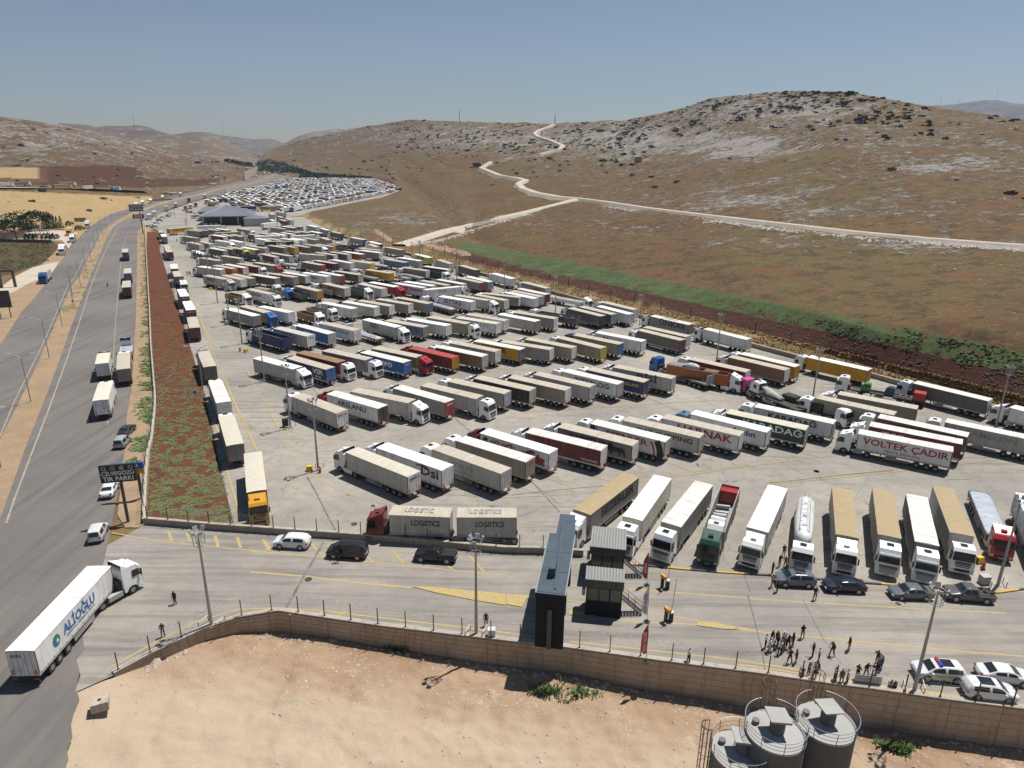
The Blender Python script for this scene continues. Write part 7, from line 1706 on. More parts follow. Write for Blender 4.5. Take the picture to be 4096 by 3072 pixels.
# minibus
g=GT('G1',1245,968); root=empty('minibus',(g.x,g.y,0),R(60),'white minibus crossing the forecourt beside the hall','minibus'); obj('body',MB().prism([(-4.2,.5),(-4.2,2.8),(-3.9,2.95),(3.2,2.95),(4.0,1.9),(4.3,1.3),(4.3,.5)],-1.1,1.1,0,lambda x,z:1 if z<1.6 else .93),paint('bus_white',(.62,.62,.61),.3,.1),root)
for s in (-1,1): obj('window_band',MB().box(-3.9,3.0,min(s*1.05,s*1.11),max(s*1.05,s*1.11),1.65,2.4),M_gl,root)
for x in (-2.6,2.6):
    for s in (-1,1): obj('wheel',MB().cyl((x,s*1.0-.12,.42),.42,.24,12,'y'),M_tyre,root)
# ================================================================= PEOPLE
def skel(pose):
    """joints of a 1.75 m figure facing +X; each chain: (bone name, [(x,y,z,r)...])"""
    P={}
    hipz=.93; 
    lean=pose.get('lean',0); sit=pose.get('sit',0)
    if sit: hipz=.22 if sit==1 else .42
    sp=[(0,0,hipz,.125),(lean*.3,0,hipz+.16,.12),(lean*.7,0,hipz+.36,.135),(lean,0,hipz+.50,.10),(lean*1.1,0,hipz+.57,.055)]
    ch=[('top',sp)]
    hx=lean*1.1; hz=hipz+.57
    ch.append(('head',[(hx,0,hz,.055),(hx+.02+lean*.2,0,hz+.12,.092),(hx+.0+lean*.25,0,hz+.20,.078)]))
    sh=(lean,0,hipz+.48)
    for s,key in ((1,'L'),(-1,'R')):
        e,h=pose[key]           # elbow, wrist relative to the shoulder
        S0=(sh[0],s*.19,sh[2]); E0=(S0[0]+e[0],S0[1]+s*e[1],S0[2]+e[2]); H0=(S0[0]+h[0],S0[1]+s*h[1],S0[2]+h[2])
        mid=tuple((a+b)/2 for a,b in zip(E0,H0))
        ch.append(('top',[sp[3],S0+(.062,),tuple((a+b)/2 for a,b in zip(S0,E0))+(.05,)])); ch.append(('fore',[tuple((a+b)/2 for a,b in zip(S0,E0))+(.05,),E0+(.042,),H0+(.028,)]))
        d=Vector(H0)-Vector(E0); d.normalize(); u=d.cross(Vector((0,0,1))); 
        if u.length<.3: u=Vector((1,0,0))
        u.normalize(); pal=Vector(H0)+d*.07; ch.append(('skin',[H0+(.028,),tuple(pal)+(.032,)]))
        cu=Vector((.3,0,-.3)) 
        for k,(o,l) in enumerate(((-.03,.06),(-.01,.075),(.01,.08),(.03,.07))): a=pal+u*o*.9+d*.035; b=a+d*l*.6+cu*.02; ch.append(('finger',[tuple(a)+(.010,),tuple(b)+(.009,),tuple(b+d*l*.3+cu*.06)+(.008,)]))
        a=Vector(H0)+d*.03+u*.03; ch.append(('finger',[tuple(a)+(.011,),tuple(a+u*.03+d*.03)+(.010,),tuple(a+u*.035+d*.065)+(.009,)]))
    for s,key in ((1,'l'),(-1,'r')):
        k,f=pose[key]; H0=(0,s*.095,hipz-.03)
        K=(k[0],s*(.095+k[1]),k[2]); F=(f[0],s*(.095+f[1]),f[2]+.08)
        ch.append(('leg',[sp[0],H0+(.10,),tuple((a+b)/2 for a,b in zip(H0,K))+(.08,),K+(.062,),tuple((a+b)/2 for a,b in zip(K,F))+(.058,),F+(.042,)]))
        ch.append(('shoe',[F+(.042,),(F[0]-.03,F[1],F[2]-.035,.042),(F[0]+.10,F[1]+s*.02,F[2]-.045,.038),(F[0]+.17,F[1]+s*.03,F[2]-.05,.03)]))
    return ch
st_=((.0,.04,-.29),(.06,.05,-.54)); leg=((.02,.02,.50),(-.02,.03,0))
POSES={'stand':dict(L=st_,R=st_,l=leg,r=((-.01,.03,.50),(-.05,.05,0))),
'crossed':dict(L=((.04,.03,-.27),(.22,-.22,-.20)),R=((.04,.03,-.27),(.24,-.20,-.16)),l=leg,r=((.0,.05,.50),(-.03,.08,0))),
'phone':dict(L=st_,R=((.16,.06,-.22),(.20,-.02,.10)),l=leg,r=leg),
'camera':dict(L=((.16,.02,-.20),(.33,-.08,.0)),R=((.16,.02,-.20),(.33,-.08,.02)),l=leg,r=((.05,.05,.50),(.0,.08,0)),lean=.03),
'walk':dict(L=((.12,.03,-.26),(.28,.03,-.44)),R=((-.12,.03,-.26),(-.10,.05,-.52)),l=((.17,.0,.52),(.24,0,0)),r=((-.08,.0,.50),(-.34,0,.04)),lean=.04),
'hands':dict(L=((.05,.05,-.27),(.26,-.04,-.30)),R=((.05,.05,-.27),(.26,-.04,-.26)),l=leg,r=((-.01,.04,.50),(-.04,.07,0))),
'wide':dict(L=((.0,.16,-.24),(.12,.05,-.40)),R=((.0,.16,-.24),(.12,.05,-.40)),l=((.03,.10,.50),(0,.17,0)),r=((.03,.10,.50),(0,.17,0)),lean=.06),
'sit':dict(L=((.14,.05,-.22),(.34,.0,-.26)),R=((.14,.05,-.22),(.34,.0,-.26)),l=((.36,.10,.50),(.42,.08,0)),r=((.36,.10,.50),(.46,.08,0)),lean=.10,sit=1),
'crouch':dict(L=((.18,.04,-.18),(.36,-.06,-.02)),R=((.18,.04,-.18),(.36,-.06,0)),l=((.40,.10,.50),(.22,.08,0)),r=((.34,.08,.10),(-.08,.05,.02)),lean=.10,sit=2)}
PM={}
def person_mesh(pose):
    if pose in PM: return PM[pose]
    ch=skel(POSES[pose]); V=[];E=[];rad=[];bone=[];idx={}
    def vid(p,b):
        k=tuple(round(c,4) for c in p[:3])
        if k not in idx or b=='finger' and False: idx[k]=len(V); V.append(p[:3]); rad.append(p[3])
        return idx[k]
    for b,pts in ch:
        if b=='finger': continue
        for p,q in zip(pts,pts[1:]): E.append((vid(p,b),vid(q,b))); bone.append((Vector(p[:3]),Vector(q[:3]),b))
    def grow(V,E,rad,sub):
        me=bpy.data.meshes.new('sk'); me.from_pydata(V,E,[]); o=bpy.data.objects.new('sk',me)
        m=o.modifiers.new('skin','SKIN'); m.use_smooth_shade=True
        for i,r_ in enumerate(rad): me.skin_vertices[0].data[i].radius=(r_*1.12,r_*1.12)
        me.skin_vertices[0].data[0].use_root=True
        if sub: s=o.modifiers.new('sub','SUBSURF'); s.levels=sub; s.render_levels=sub
        r_=bake(o); bpy.data.objects.remove(o); return r_
    body=grow(V,E,rad,1); bm=bmesh.new(); bm.from_mesh(body)
    for b,pts in ch:
        if b=='finger':
            f=grow([p[:3] for p in pts],[(0,1),(1,2)],[p[3] for p in pts],0); bm.from_mesh(f)
            for p,q in zip(pts,pts[1:]): bone.append((Vector(p[:3]),Vector(q[:3]),'skin'))
    # nose and ears
    hp_=[p for n_,p in ch if n_=='head'][0][1]; hc=Vector(hp_[:3])
    for off,s in (((.095,0,-.01),(.02,.012,.02)),((.0,.095,0),(.015,.01,.025)),((.0,-.095,0),(.015,.01,.025))):
        bmesh.ops.create_icosphere(bm,subdivisions=1,radius=1,matrix=Matrix.Translation(hc+Vector(off))@Matrix.Diagonal((s[0],s[1],s[2],1)))
    body2=bpy.data.meshes.new('person'); 
    for f in bm.faces:
        c=f.calc_center_median(); best=None
        for a,b_,n_ in bone:
            d=b_-a; t=max(0,min(1,(c-a).dot(d)/max(1e-9,d.length_squared))); e=(a+d*t-c).length
            if best is None or e<best[0]: best=(e,n_)
        n_=best[1]; mi={'top':2,'head':0,'fore':2,'skin':0,'leg':3,'shoe':4}[n_]
        if n_=='head':
            q=c-hc; mi=1 if (q.z>.045 or (q.x<-.01 and q.z>-.05)) and not(q.x>.06 and q.z<.07) else 0
            if c.z<hc.z-.10: mi=0
        f.material_index=mi; f.smooth=True
    bm.to_mesh(body2); bm.free()
    for m in (M_blk,)*5: body2.materials.append(m)
    PM[pose]=body2; return body2
PC={'k':(.012,.012,.014),'W':(.64,.64,.66),'n':(.05,.035,.025),'t':(.22,.17,.11),'r':(.30,.035,.02),'g':(.10,.105,.11),'b':(.012,.018,.05),'l':(.36,.45,.58),'e':(.05,.075,.05),'s':(.36,.20,.13),'w':(.55,.52,.47)}
CW={'k':'black','W':'white','n':'dark brown','t':'tan','r':'red','g':'grey','b':'dark navy','l':'light blue','e':'dark green'}
def person(t,x,y,face,top,leg_,pose,label,hair='k',z=0,group=None,scale=1.0,gp=None):
    g=GT(t,x,y,z) if gp is None else gp; o=link('person',person_mesh(pose),None,(g.x,g.y,z),R(face)); o.scale=(scale,)*3; tag(o,label,'person',group)
    cl=lambda n,c,r_=.8: paint('cloth_%s'%n,PC[c],r_,.12,(.3,.25,.2),3)
    setmat(o,0,paint('skin_tone',(.36,.20,.13),.55,.1)); setmat(o,1,cl('hair_'+hair,hair)); setmat(o,2,cl('top_'+top,top)); setmat(o,3,cl('legs_'+leg_,leg_)); setmat(o,4,cl('shoes','k')); return o
PG='people gathered on the entrance road'
PEO=[(318,610,-30,'W','k','hands','man in white shirt at the left edge of the tight huddle',PG),(358,655,10,'W','w','hands','man in white shirt and pale trousers in the left of the huddle',PG),(395,640,60,'W','k','camera','man in white shirt with black backpack in the huddle',PG),(390,565,-60,'k','k','stand','man in black suit at the back of the huddle',PG),(447,570,-80,'r','k','hands','person in red top at the back of the huddle',PG),(520,575,-90,'l','k','camera','person in pale blue with white cap at the back of the huddle',PG),(578,612,-120,'k','k','stand','man in black at the right back of the huddle',PG),(552,600,180,'W','k','camera','man in white shirt at the right of the huddle',PG),(480,690,80,'W','k','phone','man in white shirt raising an arm at the front of the huddle',PG),(520,668,120,'r','t','camera','person in rust top and tan trousers in the huddle front',PG),(455,610,0,'k','k','hands','person in black in the middle of the huddle',PG),(632,590,180,'n','n','stand','person with dark brown dress right of the huddle',PG),(595,790,100,'k','k','wide','man in long black coat in front of the huddle',PG),(668,785,170,'g','k','stand','man in grey jacket beside the man in the black coat',PG),(742,500,90,'k','t','crossed','man in black polo and tan trousers with crossed arms',PG),(862,710,150,'k','k','hands','man in dark suit standing alone behind the white shirted one',PG),(930,770,160,'W','k','hands','bald man in pale shirt with arms behind his back',PG),(1088,695,200,'k','k','wide','man in black striding alone in the middle of the road',PG),(1278,640,170,'k','t','stand','man in black shirt and tan trousers farthest right alone',PG),(1600,800,200,'n','t','phone','man in brown raising a phone in the right group',PG),(1650,865,150,'e','g','hands','man in dark green shirt at the back of the right group',PG),(1628,850,170,'l','k','stand','man in light blue shirt half hidden in the right group',PG),(1592,915,160,'k','k','hands','man in black nearest the fence in the right group',PG),(1373,965,30,'k','k','hands','man in black holding something left of the metal barrier',PG),(1472,940,-80,'k','t','wide','man in black top and tan trousers with legs apart by the barrier',PG),(815,925,-60,'t','k','hands','person in tan jacket and pale cap near the fence',PG),(742,955,80,'k','r','crouch','crouching photographer in black and red near the fence',PG),(885,970,200,'b','b','camera','person in navy filming beside the fence',PG),(935,880,180,'k','k','crouch','crouching person in black behind the navy filmer',PG),(1112,995,0,'W','k','hands','man in white shirt at the left of the trio by the fence',PG),(1190,1020,90,'g','g','stand','man in grey suit in the middle of the trio by the fence',PG),(1258,1022,170,'W','k','phone','man in white shirt at the right of the trio by the fence',PG),(1762,1085,60,'t','t','sit','person in tan sitting on the wall edge',PG),(1815,1092,110,'k','k','sit','bald person in black sitting on the wall edge',PG)]
for x,y,f,a,b,ps,l,gr in PEO: person('P1',x,y,f,a,b,ps,l,group=gr,hair='s' if 'bald' in l else ('W' if 'cap' in l else 'k'))
PG2='people standing by the parked trucks'
for x,y,f,a,b,ps,l in ((330,188,-100,'k','t','phone','man in black shirt at the back beside the tanker'),(288,290,-60,'k','t','hands','man in black and tan trousers beside the tanker'),(345,305,-120,'r','t','hands','man in red vest beside the tanker'),(218,362,-40,'k','k','hands','man in black left of the grey car bonnet'),(212,490,-20,'t','t','hands','man in camouflage tan at the nose of the grey car'),(268,540,150,'b','k','wide','man in navy shirt at the nose of the grey car'),(640,617,-90,'k','k','hands','man in black standing between the grey and black cars'),(425,310,-90,'t','t','stand','man in tan shirt leaning on the tanker front'),(490,315,-90,'l','g','stand','man in light blue shirt in front of the tanker grille')): person('Q3',x,y,f,a,b,ps,l,group=PG2)
PG3='people walking alone on the roads'
person('B1',1515,468,-100,'k','k','stand','man in black uniform walking on the empty entrance road',group=PG3); person('B1',1412,750,-70,'k','k','hands','man in black uniform beside the curved fence',group=PG3); person('B2',757,1188,100,'k','k','walk','man in black walking past the black van',group=PG3); person('S',1944,2504,-100,'k','k','stand','man in black beside the white utility box',group=PG3); person('Q2',1112,662,30,'W','k','hands','man in white shirt behind the fence near the right flag',group=PG3)
person('G4',1078,436,-90,'n','k','stand','person in brown by the left lane of the lot, left of a pair',group=PG3); person('G4',1115,430,-60,'W','k','stand','person in white in the pair on the left lane',group=PG3); person('G4',1130,430,-120,'g','g','stand','person in grey in the pair on the left lane',group=PG3); person('F1',35,292,-60,'k','k','stand','distant person in black walking on the left lane',group=PG3); person('L5',172,1165,60,'r','n','crouch','person in red beside the rear wheels of a white truck',group=PG3)
def rifle(): pass
# metal crowd barrier
g=GT('P1',1490,1040); root=empty('crowd_barrier',(g.x,g.y,0),R(-9),'grey sheet metal crowd barrier by the fence','barrier'); obj('sheet',MB().box(-1.15,1.15,-.03,.03,.15,1.05),M_galv,root); obj('frame',MB().tube([(-1.2,0,0),(-1.2,0,1.1),(1.2,0,1.1),(1.2,0,0)],.03,5),M_galv,root)
# motorcycles
def moto(t,x,y,head,label):
    g=GT(t,x,y); root=empty('motorcycle',(g.x,g.y,0),R(head),label,'motorcycle','motorcycles on the highway'); 
    for dx in (-.65,.65): obj('wheel',MB().cyl((dx,-.06,.31),.31,.12,14,'y'),M_tyre,root)
    obj('frame',MB().prism([(-.6,.35),(-.7,.75),(-.1,.8),(.3,.95),(.55,.9),(.6,.4),(.1,.25)],-.12,.12),M_blk,root); obj('handlebar',MB().tube([(.45,-.35,1.05),(.5,0,1.0),(.45,.35,1.05)],.02,5).tube([(.5,0,1.0),(.66,0,.35)],.03,5),M_blk,root)
    p=person('G4',0,0,head,'g' if t=='L7' and y>500 else 'k','k','sit','rider in %s on the %s'%('grey' if y>500 else 'black',label.split(',')[0]),gp=g,group='motorcycle riders'); p.location=(g.x-.15*math.cos(R(head)),g.y-.15*math.sin(R(head)),.52)
moto('L7',1067,858,-62,'nearer motorcycle, on the near carriageway'); moto('L7',857,326,-62,'farther motorcycle, on the far carriageway')
# rubbish and drains on the ground
for i,(t,x,y,l) in enumerate((('B2',1062,700,'square drain grating in the corner of the front row'),('P1',1850,108,'square drain grating behind the grey sedan'),('B4',575,186,'round manhole cover in the lot behind the tanker'),('B2',900,857,'round manhole cover near the low wall'),('A3',418,1157,'round manhole cover left of the lettered truck'),('B2',505,1335,'round manhole cover on the entrance road'))):
    g=GT(t,x,y); m=MB(); 
    if 'square' in l: m.box(-.5,.5,-.5,.5,0,.05,1).box(-.32,.32,-.32,.32,.051,.06,0)
    else: m.cyl((0,0,0),.42,.05,18,'z',0)
    tag(obj('drain_cover',m,[M_chs,M_cop],None,(g.x,g.y,.012),.3),l,'drain')
# ================================================================= VEGETATION AND STONES
def leafmat(name,c1,c2,rough=.8):
    t=NT(name); co=t.coords('Object'); n=t.noise(co,1.3,4,.7); oi=t.n('ShaderNodeObjectInfo'); c=t.mix(t.ramp(n,.3,.7),c1,c2); c=t.mix(t.mul(oi.outputs['Random'],.35),c,tuple(v*.7 for v in c2)); t.base(c); t.rough(rough,0,.15); return t.m
M_bush=leafmat('maquis_leaves',(.030,.040,.022),(.050,.058,.034)); M_pine=leafmat('pine_needles',(.018,.035,.014),(.040,.062,.024)); M_weed=leafmat('weed_leaves',(.085,.15,.042),(.17,.21,.09)); M_weed2=leafmat('grey_weed_leaves',(.19,.23,.15),(.27,.29,.20)); M_dry=leafmat('dry_grass',(.36,.25,.11),(.26,.17,.07)); M_bark=paint('bark',(.10,.07,.045),.9,.3)
def clump(rr,rx,rz,n,leaf,z0=0,core=True,shape=None):
    m=MB()
    for i in range(n):
        a=rr.uniform(0,2*math.pi); u=rr.uniform(-.15,1); r_=(1-u*u)**.5 if u>=0 else 1; k=rr.uniform(.55,1.0)**.5
        k*=1+.22*math.sin(3*a+rx*7)+.12*math.sin(5*a+2)
        c=Vector((rx*r_*k*math.cos(a),rx*r_*k*math.sin(a),z0+rz*(u*k*.95+.1)))
        d=Vector((rr.gauss(0,1),rr.gauss(0,1),rr.gauss(.5,.8))).normalized(); e=d.orthogonal().normalized(); f=d.cross(e); s=leaf*rr.uniform(.6,1.3)
        m.add([c-e*s,c+f*s*.7,c+e*s,c-f*s*.7],[(0,1,2,3)])
    return m
rr=random.Random(11)
BM=[clump(rr,1.0,.75,70,.34).mesh('bush',[M_bush]) for _ in range(6)]
def bush_px():
    out=[]; r2=random.Random(5)
    def dens(x,y):
        yr=interp(x,RIDGE); d=0
        if 2560<x<3720: d+=1.0*math.exp(-((y-yr-40)/62)**2)*(1 if 2850<x<3560 else .5)
        if 1560<x<2620: d+=1.1*math.exp(-((y-yr-60)/62)**2)
        if 1950<x<2600: d+=.25*math.exp(-((y-600)/70)**2)
        if 2500<x<4100: d+=.05 if y<560 else .008
        if 1150<x<1700: d+=.12
        if x<1060: d+=.03
        return d
    while len(out)<1500:
        x=r2.uniform(0,4096); yr=interp(x,RIDGE); yb=interp(x,BASE); y=r2.uniform(yr-2,min(yb,yr+330))
        if r2.random()<dens(x,y)*(.35+.9*max(0,mn.noise(Vector((x/60,y/30,1))))*2): out.append((x,max(y,yr+1)))
    return out
bp=[(p,terr(*p)) for p in bush_px()]; bp.sort(key=lambda q:q[1].length); stuff=MB(); r3=random.Random(9); small=[clump(r3,1.0,.75,34,.42) for _ in range(4)]
for i,(p,g) in enumerate(bp):
    s=r3.uniform(.9,2.5)*(1.0+.3*(g.length>1200)); 
    if r3.random()<.1: s*=1.5
    if i<300:
        o=link('hill_bush',BM[i%6],None,(g.x,g.y,g.z-.3),r3.uniform(0,6.28)); o.scale=(s*r3.uniform(.9,1.4),s,s*r3.uniform(.8,1.1)); tag(o,'dark evergreen bush scattered on the rocky hillside','bush','evergreen bushes on the hills')
    else:
        q=small[i%4]; stuff.add([(v[0]*s*1.2+g.x,v[1]*s*1.2+g.y,v[2]*s+g.z-.3) for v in q.v],q.f)
tag(obj('hill_bushes_beyond',stuff,M_bush),'smaller dark bushes dotted over the far hillsides','bushes',kind='stuff')
def wood(name,pts,n,size,hgt,label,mat=M_pine,terrain=True,seed=1):
    r=random.Random(seed); m=MB(); c0=[clump(r,1.0,1.0,26,.42) for _ in range(5)]
    for i in range(n):
        k=r.uniform(0,len(pts)-1.001); a,b=pts[int(k)],pts[int(k)+1]; f=k-int(k); x=lerp(a[0],b[0],f); y=r.uniform(lerp(a[1],b[1],f),lerp(a[2],b[2],f)); g=terr(x,y) if terrain else G(x,y); s=size*r.uniform(.6,1.3); q=c0[i%5]; h_=hgt*r.uniform(.7,1.2)
        m.add([(v[0]*s+g.x,v[1]*s+g.y,v[2]*h_+g.z-.5) for v in q.v],q.f)
    tag(obj(name,m,mat),label,'trees',kind='stuff')
wood('valley_wood',[(1035,655,690),(1075,640,694),(1130,650,697),(1180,675,692),(1230,690,698)],170,8,5,'dark wood filling the valley mouth behind the highway bend',seed=2)
wood('tree_belt',[(1205,695,714),(1290,697,716),(1400,706,719),(1480,714,722)],260,5,4,'dark green belt of trees along the back of the far lot',seed=3)
wood('distant_grove',[(880,628,645),(930,632,648),(985,638,652),(1010,648,662)],30,7,6,'grove of dark trees on the lower slope behind the left hill',seed=4)
wood('ridge_trees',[(440,503,508),(480,502,507),(500,502,506)],20,8,8,'trees on the crest of the far left range',seed=5) if False else None
def tree(x,y,t,crown_r,crown_h,trunk_h,label,kind,n=320,leaf=.42,grp=None):
    g=GT(t,x,y); r=random.Random(int(x)); nm={'pine':'umbrella_pine','cone':'conifer','shrub':'shrub'}[kind]; root=empty(nm,(g.x,g.y,0),0,label,'tree' if kind!='shrub' else 'shrub',grp)
    m=MB(); 
    if kind=='cone':
        for i in range(n):
            z=r.random()**1.3*crown_h; rad=crown_r*(1-z/crown_h)*r.uniform(.6,1)+.1; a=r.uniform(0,6.28); c=Vector((rad*math.cos(a),rad*math.sin(a),trunk_h+z)); e=Vector((math.cos(a),math.sin(a),-.5)).normalized(); f=e.cross(Vector((0,0,1))).normalized(); s=leaf; m.add([c-e*s,c+f*s*.6,c+e*s,c-f*s*.6],[(0,1,2,3)])
    else: m=clump(r,crown_r,crown_h,n,leaf,trunk_h)
    obj('crown',m,M_pine,root)
    tk=MB(); tk.cyl((0,0,-.2),.28 if kind=='pine' else .12,trunk_h+crown_h*.5,7,'z',0,r2=.08)
    if kind=='pine':
        for k in range(6): a=k*1.05; tk.tube([(0,0,trunk_h*.6),(crown_r*.35*math.cos(a),crown_r*.35*math.sin(a),trunk_h+.3),(crown_r*.7*math.cos(a),crown_r*.7*math.sin(a),trunk_h+crown_h*.4)],.09,4)
    obj('trunk',tk,M_bark,root)
tree(325,300,'L7',13,5.0,6.0,'large umbrella pine behind the nearer one in the left yard','pine',1500,.6); tree(165,388,'L7',10.5,4.6,5.5,'umbrella pine with flat crown nearest the dark field wall','pine',1300,.6)
for i,x in enumerate((440,462,485,520,545,575,612)): tree(x,300-i*1.5,'L7',2.2,7.5 if i!=3 else 9,.8,'dark conifer, %s from left in the row by the pines'%ORD[i],'cone',260,.5,'conifers in a row by the umbrella pines')
for i,(x,y) in enumerate(((285,388),(315,386),(370,386),(455,385),(490,385),(540,388),(690,255),(785,300))): tree(x,y,'L7',2.6,2.6,.4,'rounded dark shrub, %s from left in the yard'%ORD[i],'shrub',260,.36,'rounded shrubs in the left yard')
# weeds, dry grass, stones: nobody could count them
def tufts(name,label,mat,n,place,hgt,seed,blades=5,width=.06,spread=.25):
    r=random.Random(seed); m=MB(); tries=0; c=0
    while c<n and tries<n*6:
        tries+=1; g=place(r)
        if g is None: continue
        c+=1; h=hgt*r.uniform(.5,1.3); w_=width*r.uniform(.7,1.3); sp=spread*r.uniform(.6,1.4)
        for k in range(blades):
            a=r.uniform(0,6.28); d=Vector((math.cos(a),math.sin(a),0)); b=g+d*sp*r.uniform(.0,.6); t_=b+d*sp+Vector((0,0,h*r.uniform(.5,1))); u=Vector((-d.y,d.x,0))*w_; m.add([b-u*.5,b+u*.5,t_+u,t_-u],[(0,1,2,3)])
    tag(obj(name,m,mat),label,'plants',kind='stuff'); return m
def kband(r,x0,x1,k0,k1,pw=1):
    x=x0+(x1-x0)*r.random()**pw; wy=interp(x,WALLPX); y=wy-(wy-632)*r.uniform(k0,k1); return x,y
def pk(k0,k1,x0,th,f,lift=0):
    def q(r):
        x,y=kband(r,x0,4150,k0,k1); g=terr(x,y); 
        if mn.noise(Vector((g.x/f,g.y/f,2)))<th: return None
        return g
    return q
tufts('green_weeds','green weeds growing on the red soil right of the lot',leafmat('field_weed_leaves',(.07,.095,.04),(.12,.14,.07)),800,pk(.155,.26,1850,.0,5),.07,21,6,.14,.3)
tufts('grey_weeds','grey green clumps on the red soil right of the lot',leafmat('grey_field_leaves',(.11,.135,.08),(.17,.19,.12)),1100,pk(.10,.25,2000,-.05,4),.07,22,6,.13,.28)
tufts('dry_grass_strip','dry yellow grass along the outer fence',M_dry,9000,pk(.03,.085,1350,-.4,8),.3,24,4,.14,.35)
SOIL=px(592,935,639,935,639,1000,671,1104,701,1197,718,1243,758,1377,821,1586,856,1749,883,1882,930,2100,821,2105,595,2085,600,1924,615,1790,624,1700,630,1592,616,1400,603,1200,590,1000)
def insoil(y0,y1,th,f,sd):
    def q(r):
        y=r.uniform(y0,y1); x=r.uniform(590,935); g=G(x,y)
        if not inpoly(g.x,g.y,SOIL): return None
        if mn.noise(Vector((g.x/f,g.y/f,sd)))<th: return None
        return g
    return q
tufts('soil_strip_weeds','green and grey weeds spreading over the red soil strip',leafmat('sage_leaves',(.10,.135,.06),(.17,.19,.10)),1500,insoil(1450,2105,.06,1.7,1),.09,31,7,.11,.26)
tufts('soil_strip_grass','dry and green grass on the red soil strip',leafmat('strip_grass',(.11,.13,.045),(.21,.15,.07)),2600,insoil(1180,2105,.0,2.4,5),.09,32,6,.09,.26)
def verge(r):
    y=r.uniform(925,1900); xl=interp(y,[(925,552),(1034,549),(1280,560),(1544,545),(1662,530),(1900,500)]); xr=interp(y,[(925,580),(1200,597),(1384,606),(1640,612),(1900,590)]); x=lerp(xl,xr,r.random()**.5); g=G(x,y); return g if mn.noise(Vector((g.x/5,g.y/5,8)))>-.05 else None
tufts('verge_weeds','green weeds along the boundary wall verge',M_weed,1100,verge,.2,33,6,.12,.35)
def median(r):
    y=r.uniform(840,1250); a=interp(y,[(856,512),(889,456),(929,403),(994,375),(1050,343),(1115,315),(1183,266),(1283,226)]); b=interp(y,[(873,512),(905,456),(949,428),(1010,403),(1074,375),(1155,347),(1311,282)]); g=G(r.uniform(a,b),y); return g if mn.noise(Vector((g.x/9,g.y/9,4)))>.0 else None
tufts('median_weeds','green weeds on the highway median',M_weed,300,median,.14,34,6,.14,.35)
def fieldq(r):
    x=r.uniform(0,235); y=r.uniform(965,1090); return G(x,y) if y<interp(x,[(0,1100),(190,1045),(235,985)]) and mn.noise(Vector((x/40,y/20,3)))>-.05 else None
tufts('field_weeds','green growth at the edge of the ploughed field',leafmat('dull_leaves',(.06,.085,.03),(.11,.12,.055)),700,fieldq,.25,35,6,.2,.5)
# height of the building ground at x, y: look it up
from mathutils.bvhtree import BVHTree
_bg=[o for o in bpy.data.objects if o.name.startswith('building_ground')][0]; _bv=BVHTree.FromPolygons([v.co for v in _bg.data.vertices],[tuple(p.vertices) for p in _bg.data.polygons])
def onbg(x,y):
    h=_bv.ray_cast(Vector((x,y,20)),Vector((0,0,-1))); return h[0]
def nearwall(cx,cy,rx):
    def q(r):
        g=onbg(cx+r.gauss(0,rx),cy+r.gauss(0,rx*.4)); return g
    return q
for i,(x,y,l,n) in enumerate(((2185,2772,'green plant cluster at the foot of the wall left of the silos',46),(2330,2780,'small sparse plants beside the green cluster',22),(1612,2616,'small green plant under the middle of the wall',14),(3590,2960,'green plants at the wall foot right of the silos',60))):
    g=G(x,y,-3.3); tufts('wall_foot_plant',l,M_weed,n,nearwall(g.x,g.y,.75 if i!=1 else 1.2),.55,40+i,8,.07,.3)
def stones(name,label,n,place,smin,smax,mat,seed,byd=False,flat=1.0):
    r=random.Random(seed); m=MB()
    base=[(1,0,0),(.3,.9,0),(-.8,.6,0),(-.8,-.6,0),(.3,-.95,0),(.1,.05,.75),(.5,.4,.5),(-.4,.2,.6)]
    for i in range(n):
        g=place(r)
        if g is None: continue
        s=smin*(smax/smin)**(r.random()**2.2)*(math.hypot(g.x,g.y)/900 if byd else 1); a=r.uniform(0,6.28); ca,sa=math.cos(a),math.sin(a); v=[((p[0]*ca-p[1]*sa)*s*r.uniform(.8,1.2)+g.x,(p[0]*sa+p[1]*ca)*s*r.uniform(.7,1.1)+g.y,p[2]*s*flat*r.uniform(.6,1)+g.z-.02) for p in base]
        m.add(v,[(0,1,6),(1,2,7),(1,7,6),(2,3,7),(3,4,5),(4,0,5),(0,6,5),(6,7,5),(7,3,5)])
    tag(obj(name,m,mat),label,'stones',kind='stuff')
def sp1(r):
    x=r.uniform(-37,58); y=interp(x,[(a,b) for a,b,c in WALL])-.3-abs(r.gauss(0,1))*4.5-(r.random()<.35)*r.uniform(0,10)
    if mn.noise(Vector((x/4,y/4,9)))<r.uniform(-.6,.25): return None
    return onbg(x,y)
M_st=paint('pale_stone',(.46,.40,.33),.9,.5,(.30,.19,.11),2.0)
stones('loose_stones','pale stones scattered over the building ground',5200,sp1,.03,.24,M_st,51)
def sp2(r):
    x=r.uniform(-36,58); y=interp(x,[(a,b) for a,b,c in WALL])-.2-abs(r.gauss(0,.5)); return onbg(x,y)
stones('wall_foot_rubble','rubble lying along the foot of the retaining wall',700,sp2,.06,.42,M_st,52)
def sp3(r):
    k=r.random(); a=[(1505,925,1560,962),(1700,980,1790,1000),(1790,1000,1875,1018)][r.randrange(3)]; x=lerp(a[0],a[2],k)+r.gauss(0,4); y=lerp(a[1],a[3],k)+r.gauss(0,4); return terr(x,y)
stones('hillside_rubble','pale reddish rubble heaps below the dirt track',900,sp3,.4,1.6,paint('reddish_rubble',(.42,.29,.22),.9,.4,(.25,.14,.09),.5),53)
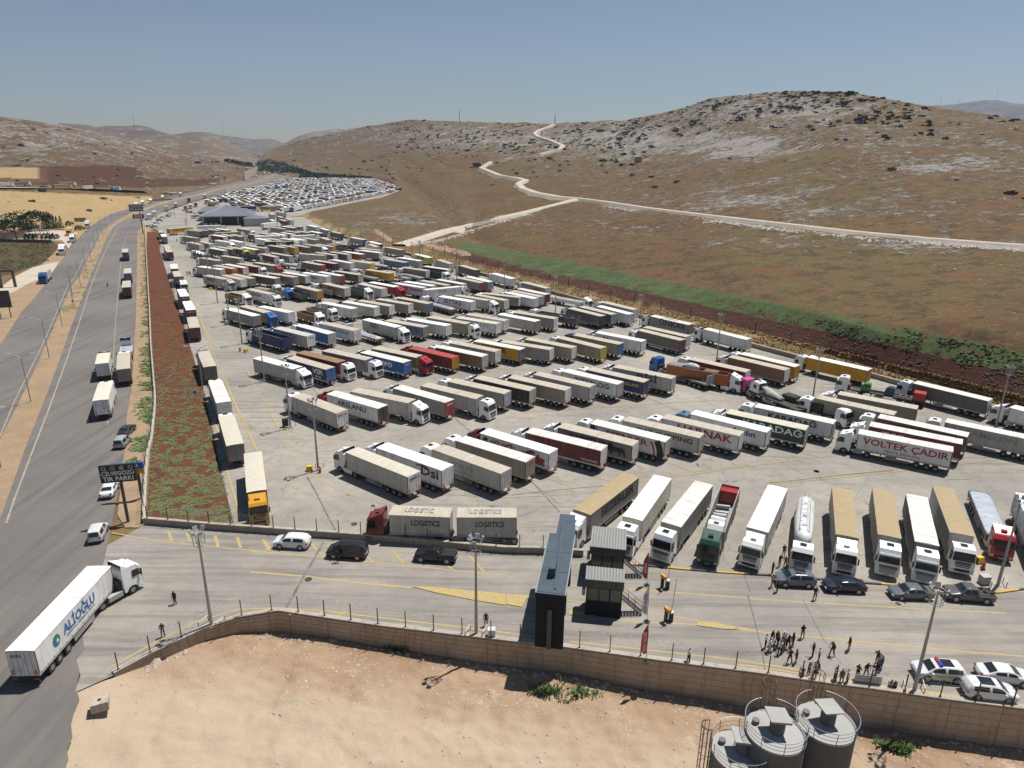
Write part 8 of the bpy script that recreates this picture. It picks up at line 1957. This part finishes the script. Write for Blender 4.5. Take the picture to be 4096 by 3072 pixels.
def sp4(r):
    x=r.uniform(900,2100)*1; f=r.random(); P_=[(1597,985),(1776,961),(1890,904),(2000,862),(2125,834),(2315,800)]; x=r.uniform(1640,4090)
    y=interp(x,[(1640,978),(1776,955),(1890,918),(2000,884),(2125,854),(2250,826),(2315,806),(2600,850),(2870,884),(3150,918),(3430,948),(3700,967),(3950,985),(4100,996)])+abs(r.gauss(0,5)); return terr(x,y)
stones('track_side_rubble','pale rubble tipped along the lower side of the dirt track',2600,sp4,.35,1.3,paint('white_rubble',(.50,.46,.40),.9,.3,(.3,.24,.18),.5),54)
for i,(t,x,y,s,l) in enumerate((('B1',1345,1035,.8,'pale boulder at the foot of the curved wall end'),('B1',2185,855,.35,'white stone slab on the building ground'),('P2',670,1430,.45,'flat white rock below the right end of the wall'),('Q2',423,780,.45,'rounded stone at the wall foot right of the plants'))):
    g=GT(t,x,y,-2); q=onbg(g.x,g.y) or g; m=MB(); m.add([(s*a,s*b,s*c) for a,b,c in ((1,0,0),(.3,.9,0),(-.8,.6,0),(-.8,-.6,0),(.3,-.95,0),(.1,.05,.75),(.5,.4,.5),(-.4,.2,.6))],[(0,1,6),(1,2,7),(1,7,6),(2,3,7),(3,4,5),(4,0,5),(0,6,5),(6,7,5),(7,3,5)]); tag(obj('boulder',m,M_st,None,tuple(q-Vector((0,0,.05)))),l,'rock')
def rocky(r):
    for _ in range(40):
        x=r.uniform(0,4096); yr=interp(x,RIDGE); yb=interp(x,BASE); y=r.uniform(yr+2,yb-4)
        k=zones(x,y)[0]
        if x<1100: k*=.6
        wy=interp(x,WALLPX)
        if x>1180 and (wy-y)/(wy-632)<.36: continue
        if mn.noise(Vector((x/38,y/9,5)))+.35*mn.noise(Vector((x/9,y/4,2)))>.50-k*.75: return terr(x,y)
    return None
stones('limestone_outcrops','grey limestone outcrops scattered over the hill slopes',9000,rocky,.55,2.2,paint('limestone',(.30,.28,.25),.9,.5,(.17,.14,.11),.2),61,True,.45)
# ---- air
HZ=MB().box(-9000,9000,-120,9000,-8,1150); o=obj('haze',HZ,M_blk); o['kind']='stuff'; o['label']='thin summer haze over the valley'; o['category']='haze'
hm=bpy.data.materials.new('haze_air'); hm.use_nodes=True; t=hm.node_tree; t.nodes.clear(); ou=t.nodes.new('ShaderNodeOutputMaterial'); pv=t.nodes.new('ShaderNodeVolumePrincipled'); pv.inputs['Color'].default_value=(.62,.76,1.0,1); pv.inputs['Density'].default_value=4.5e-5; pv.inputs['Anisotropy'].default_value=.3; t.links.new(pv.outputs[0],ou.inputs['Volume']); o.data.materials.clear(); o.data.materials.append(hm)

bpy.data.scenes.remove(TMP)
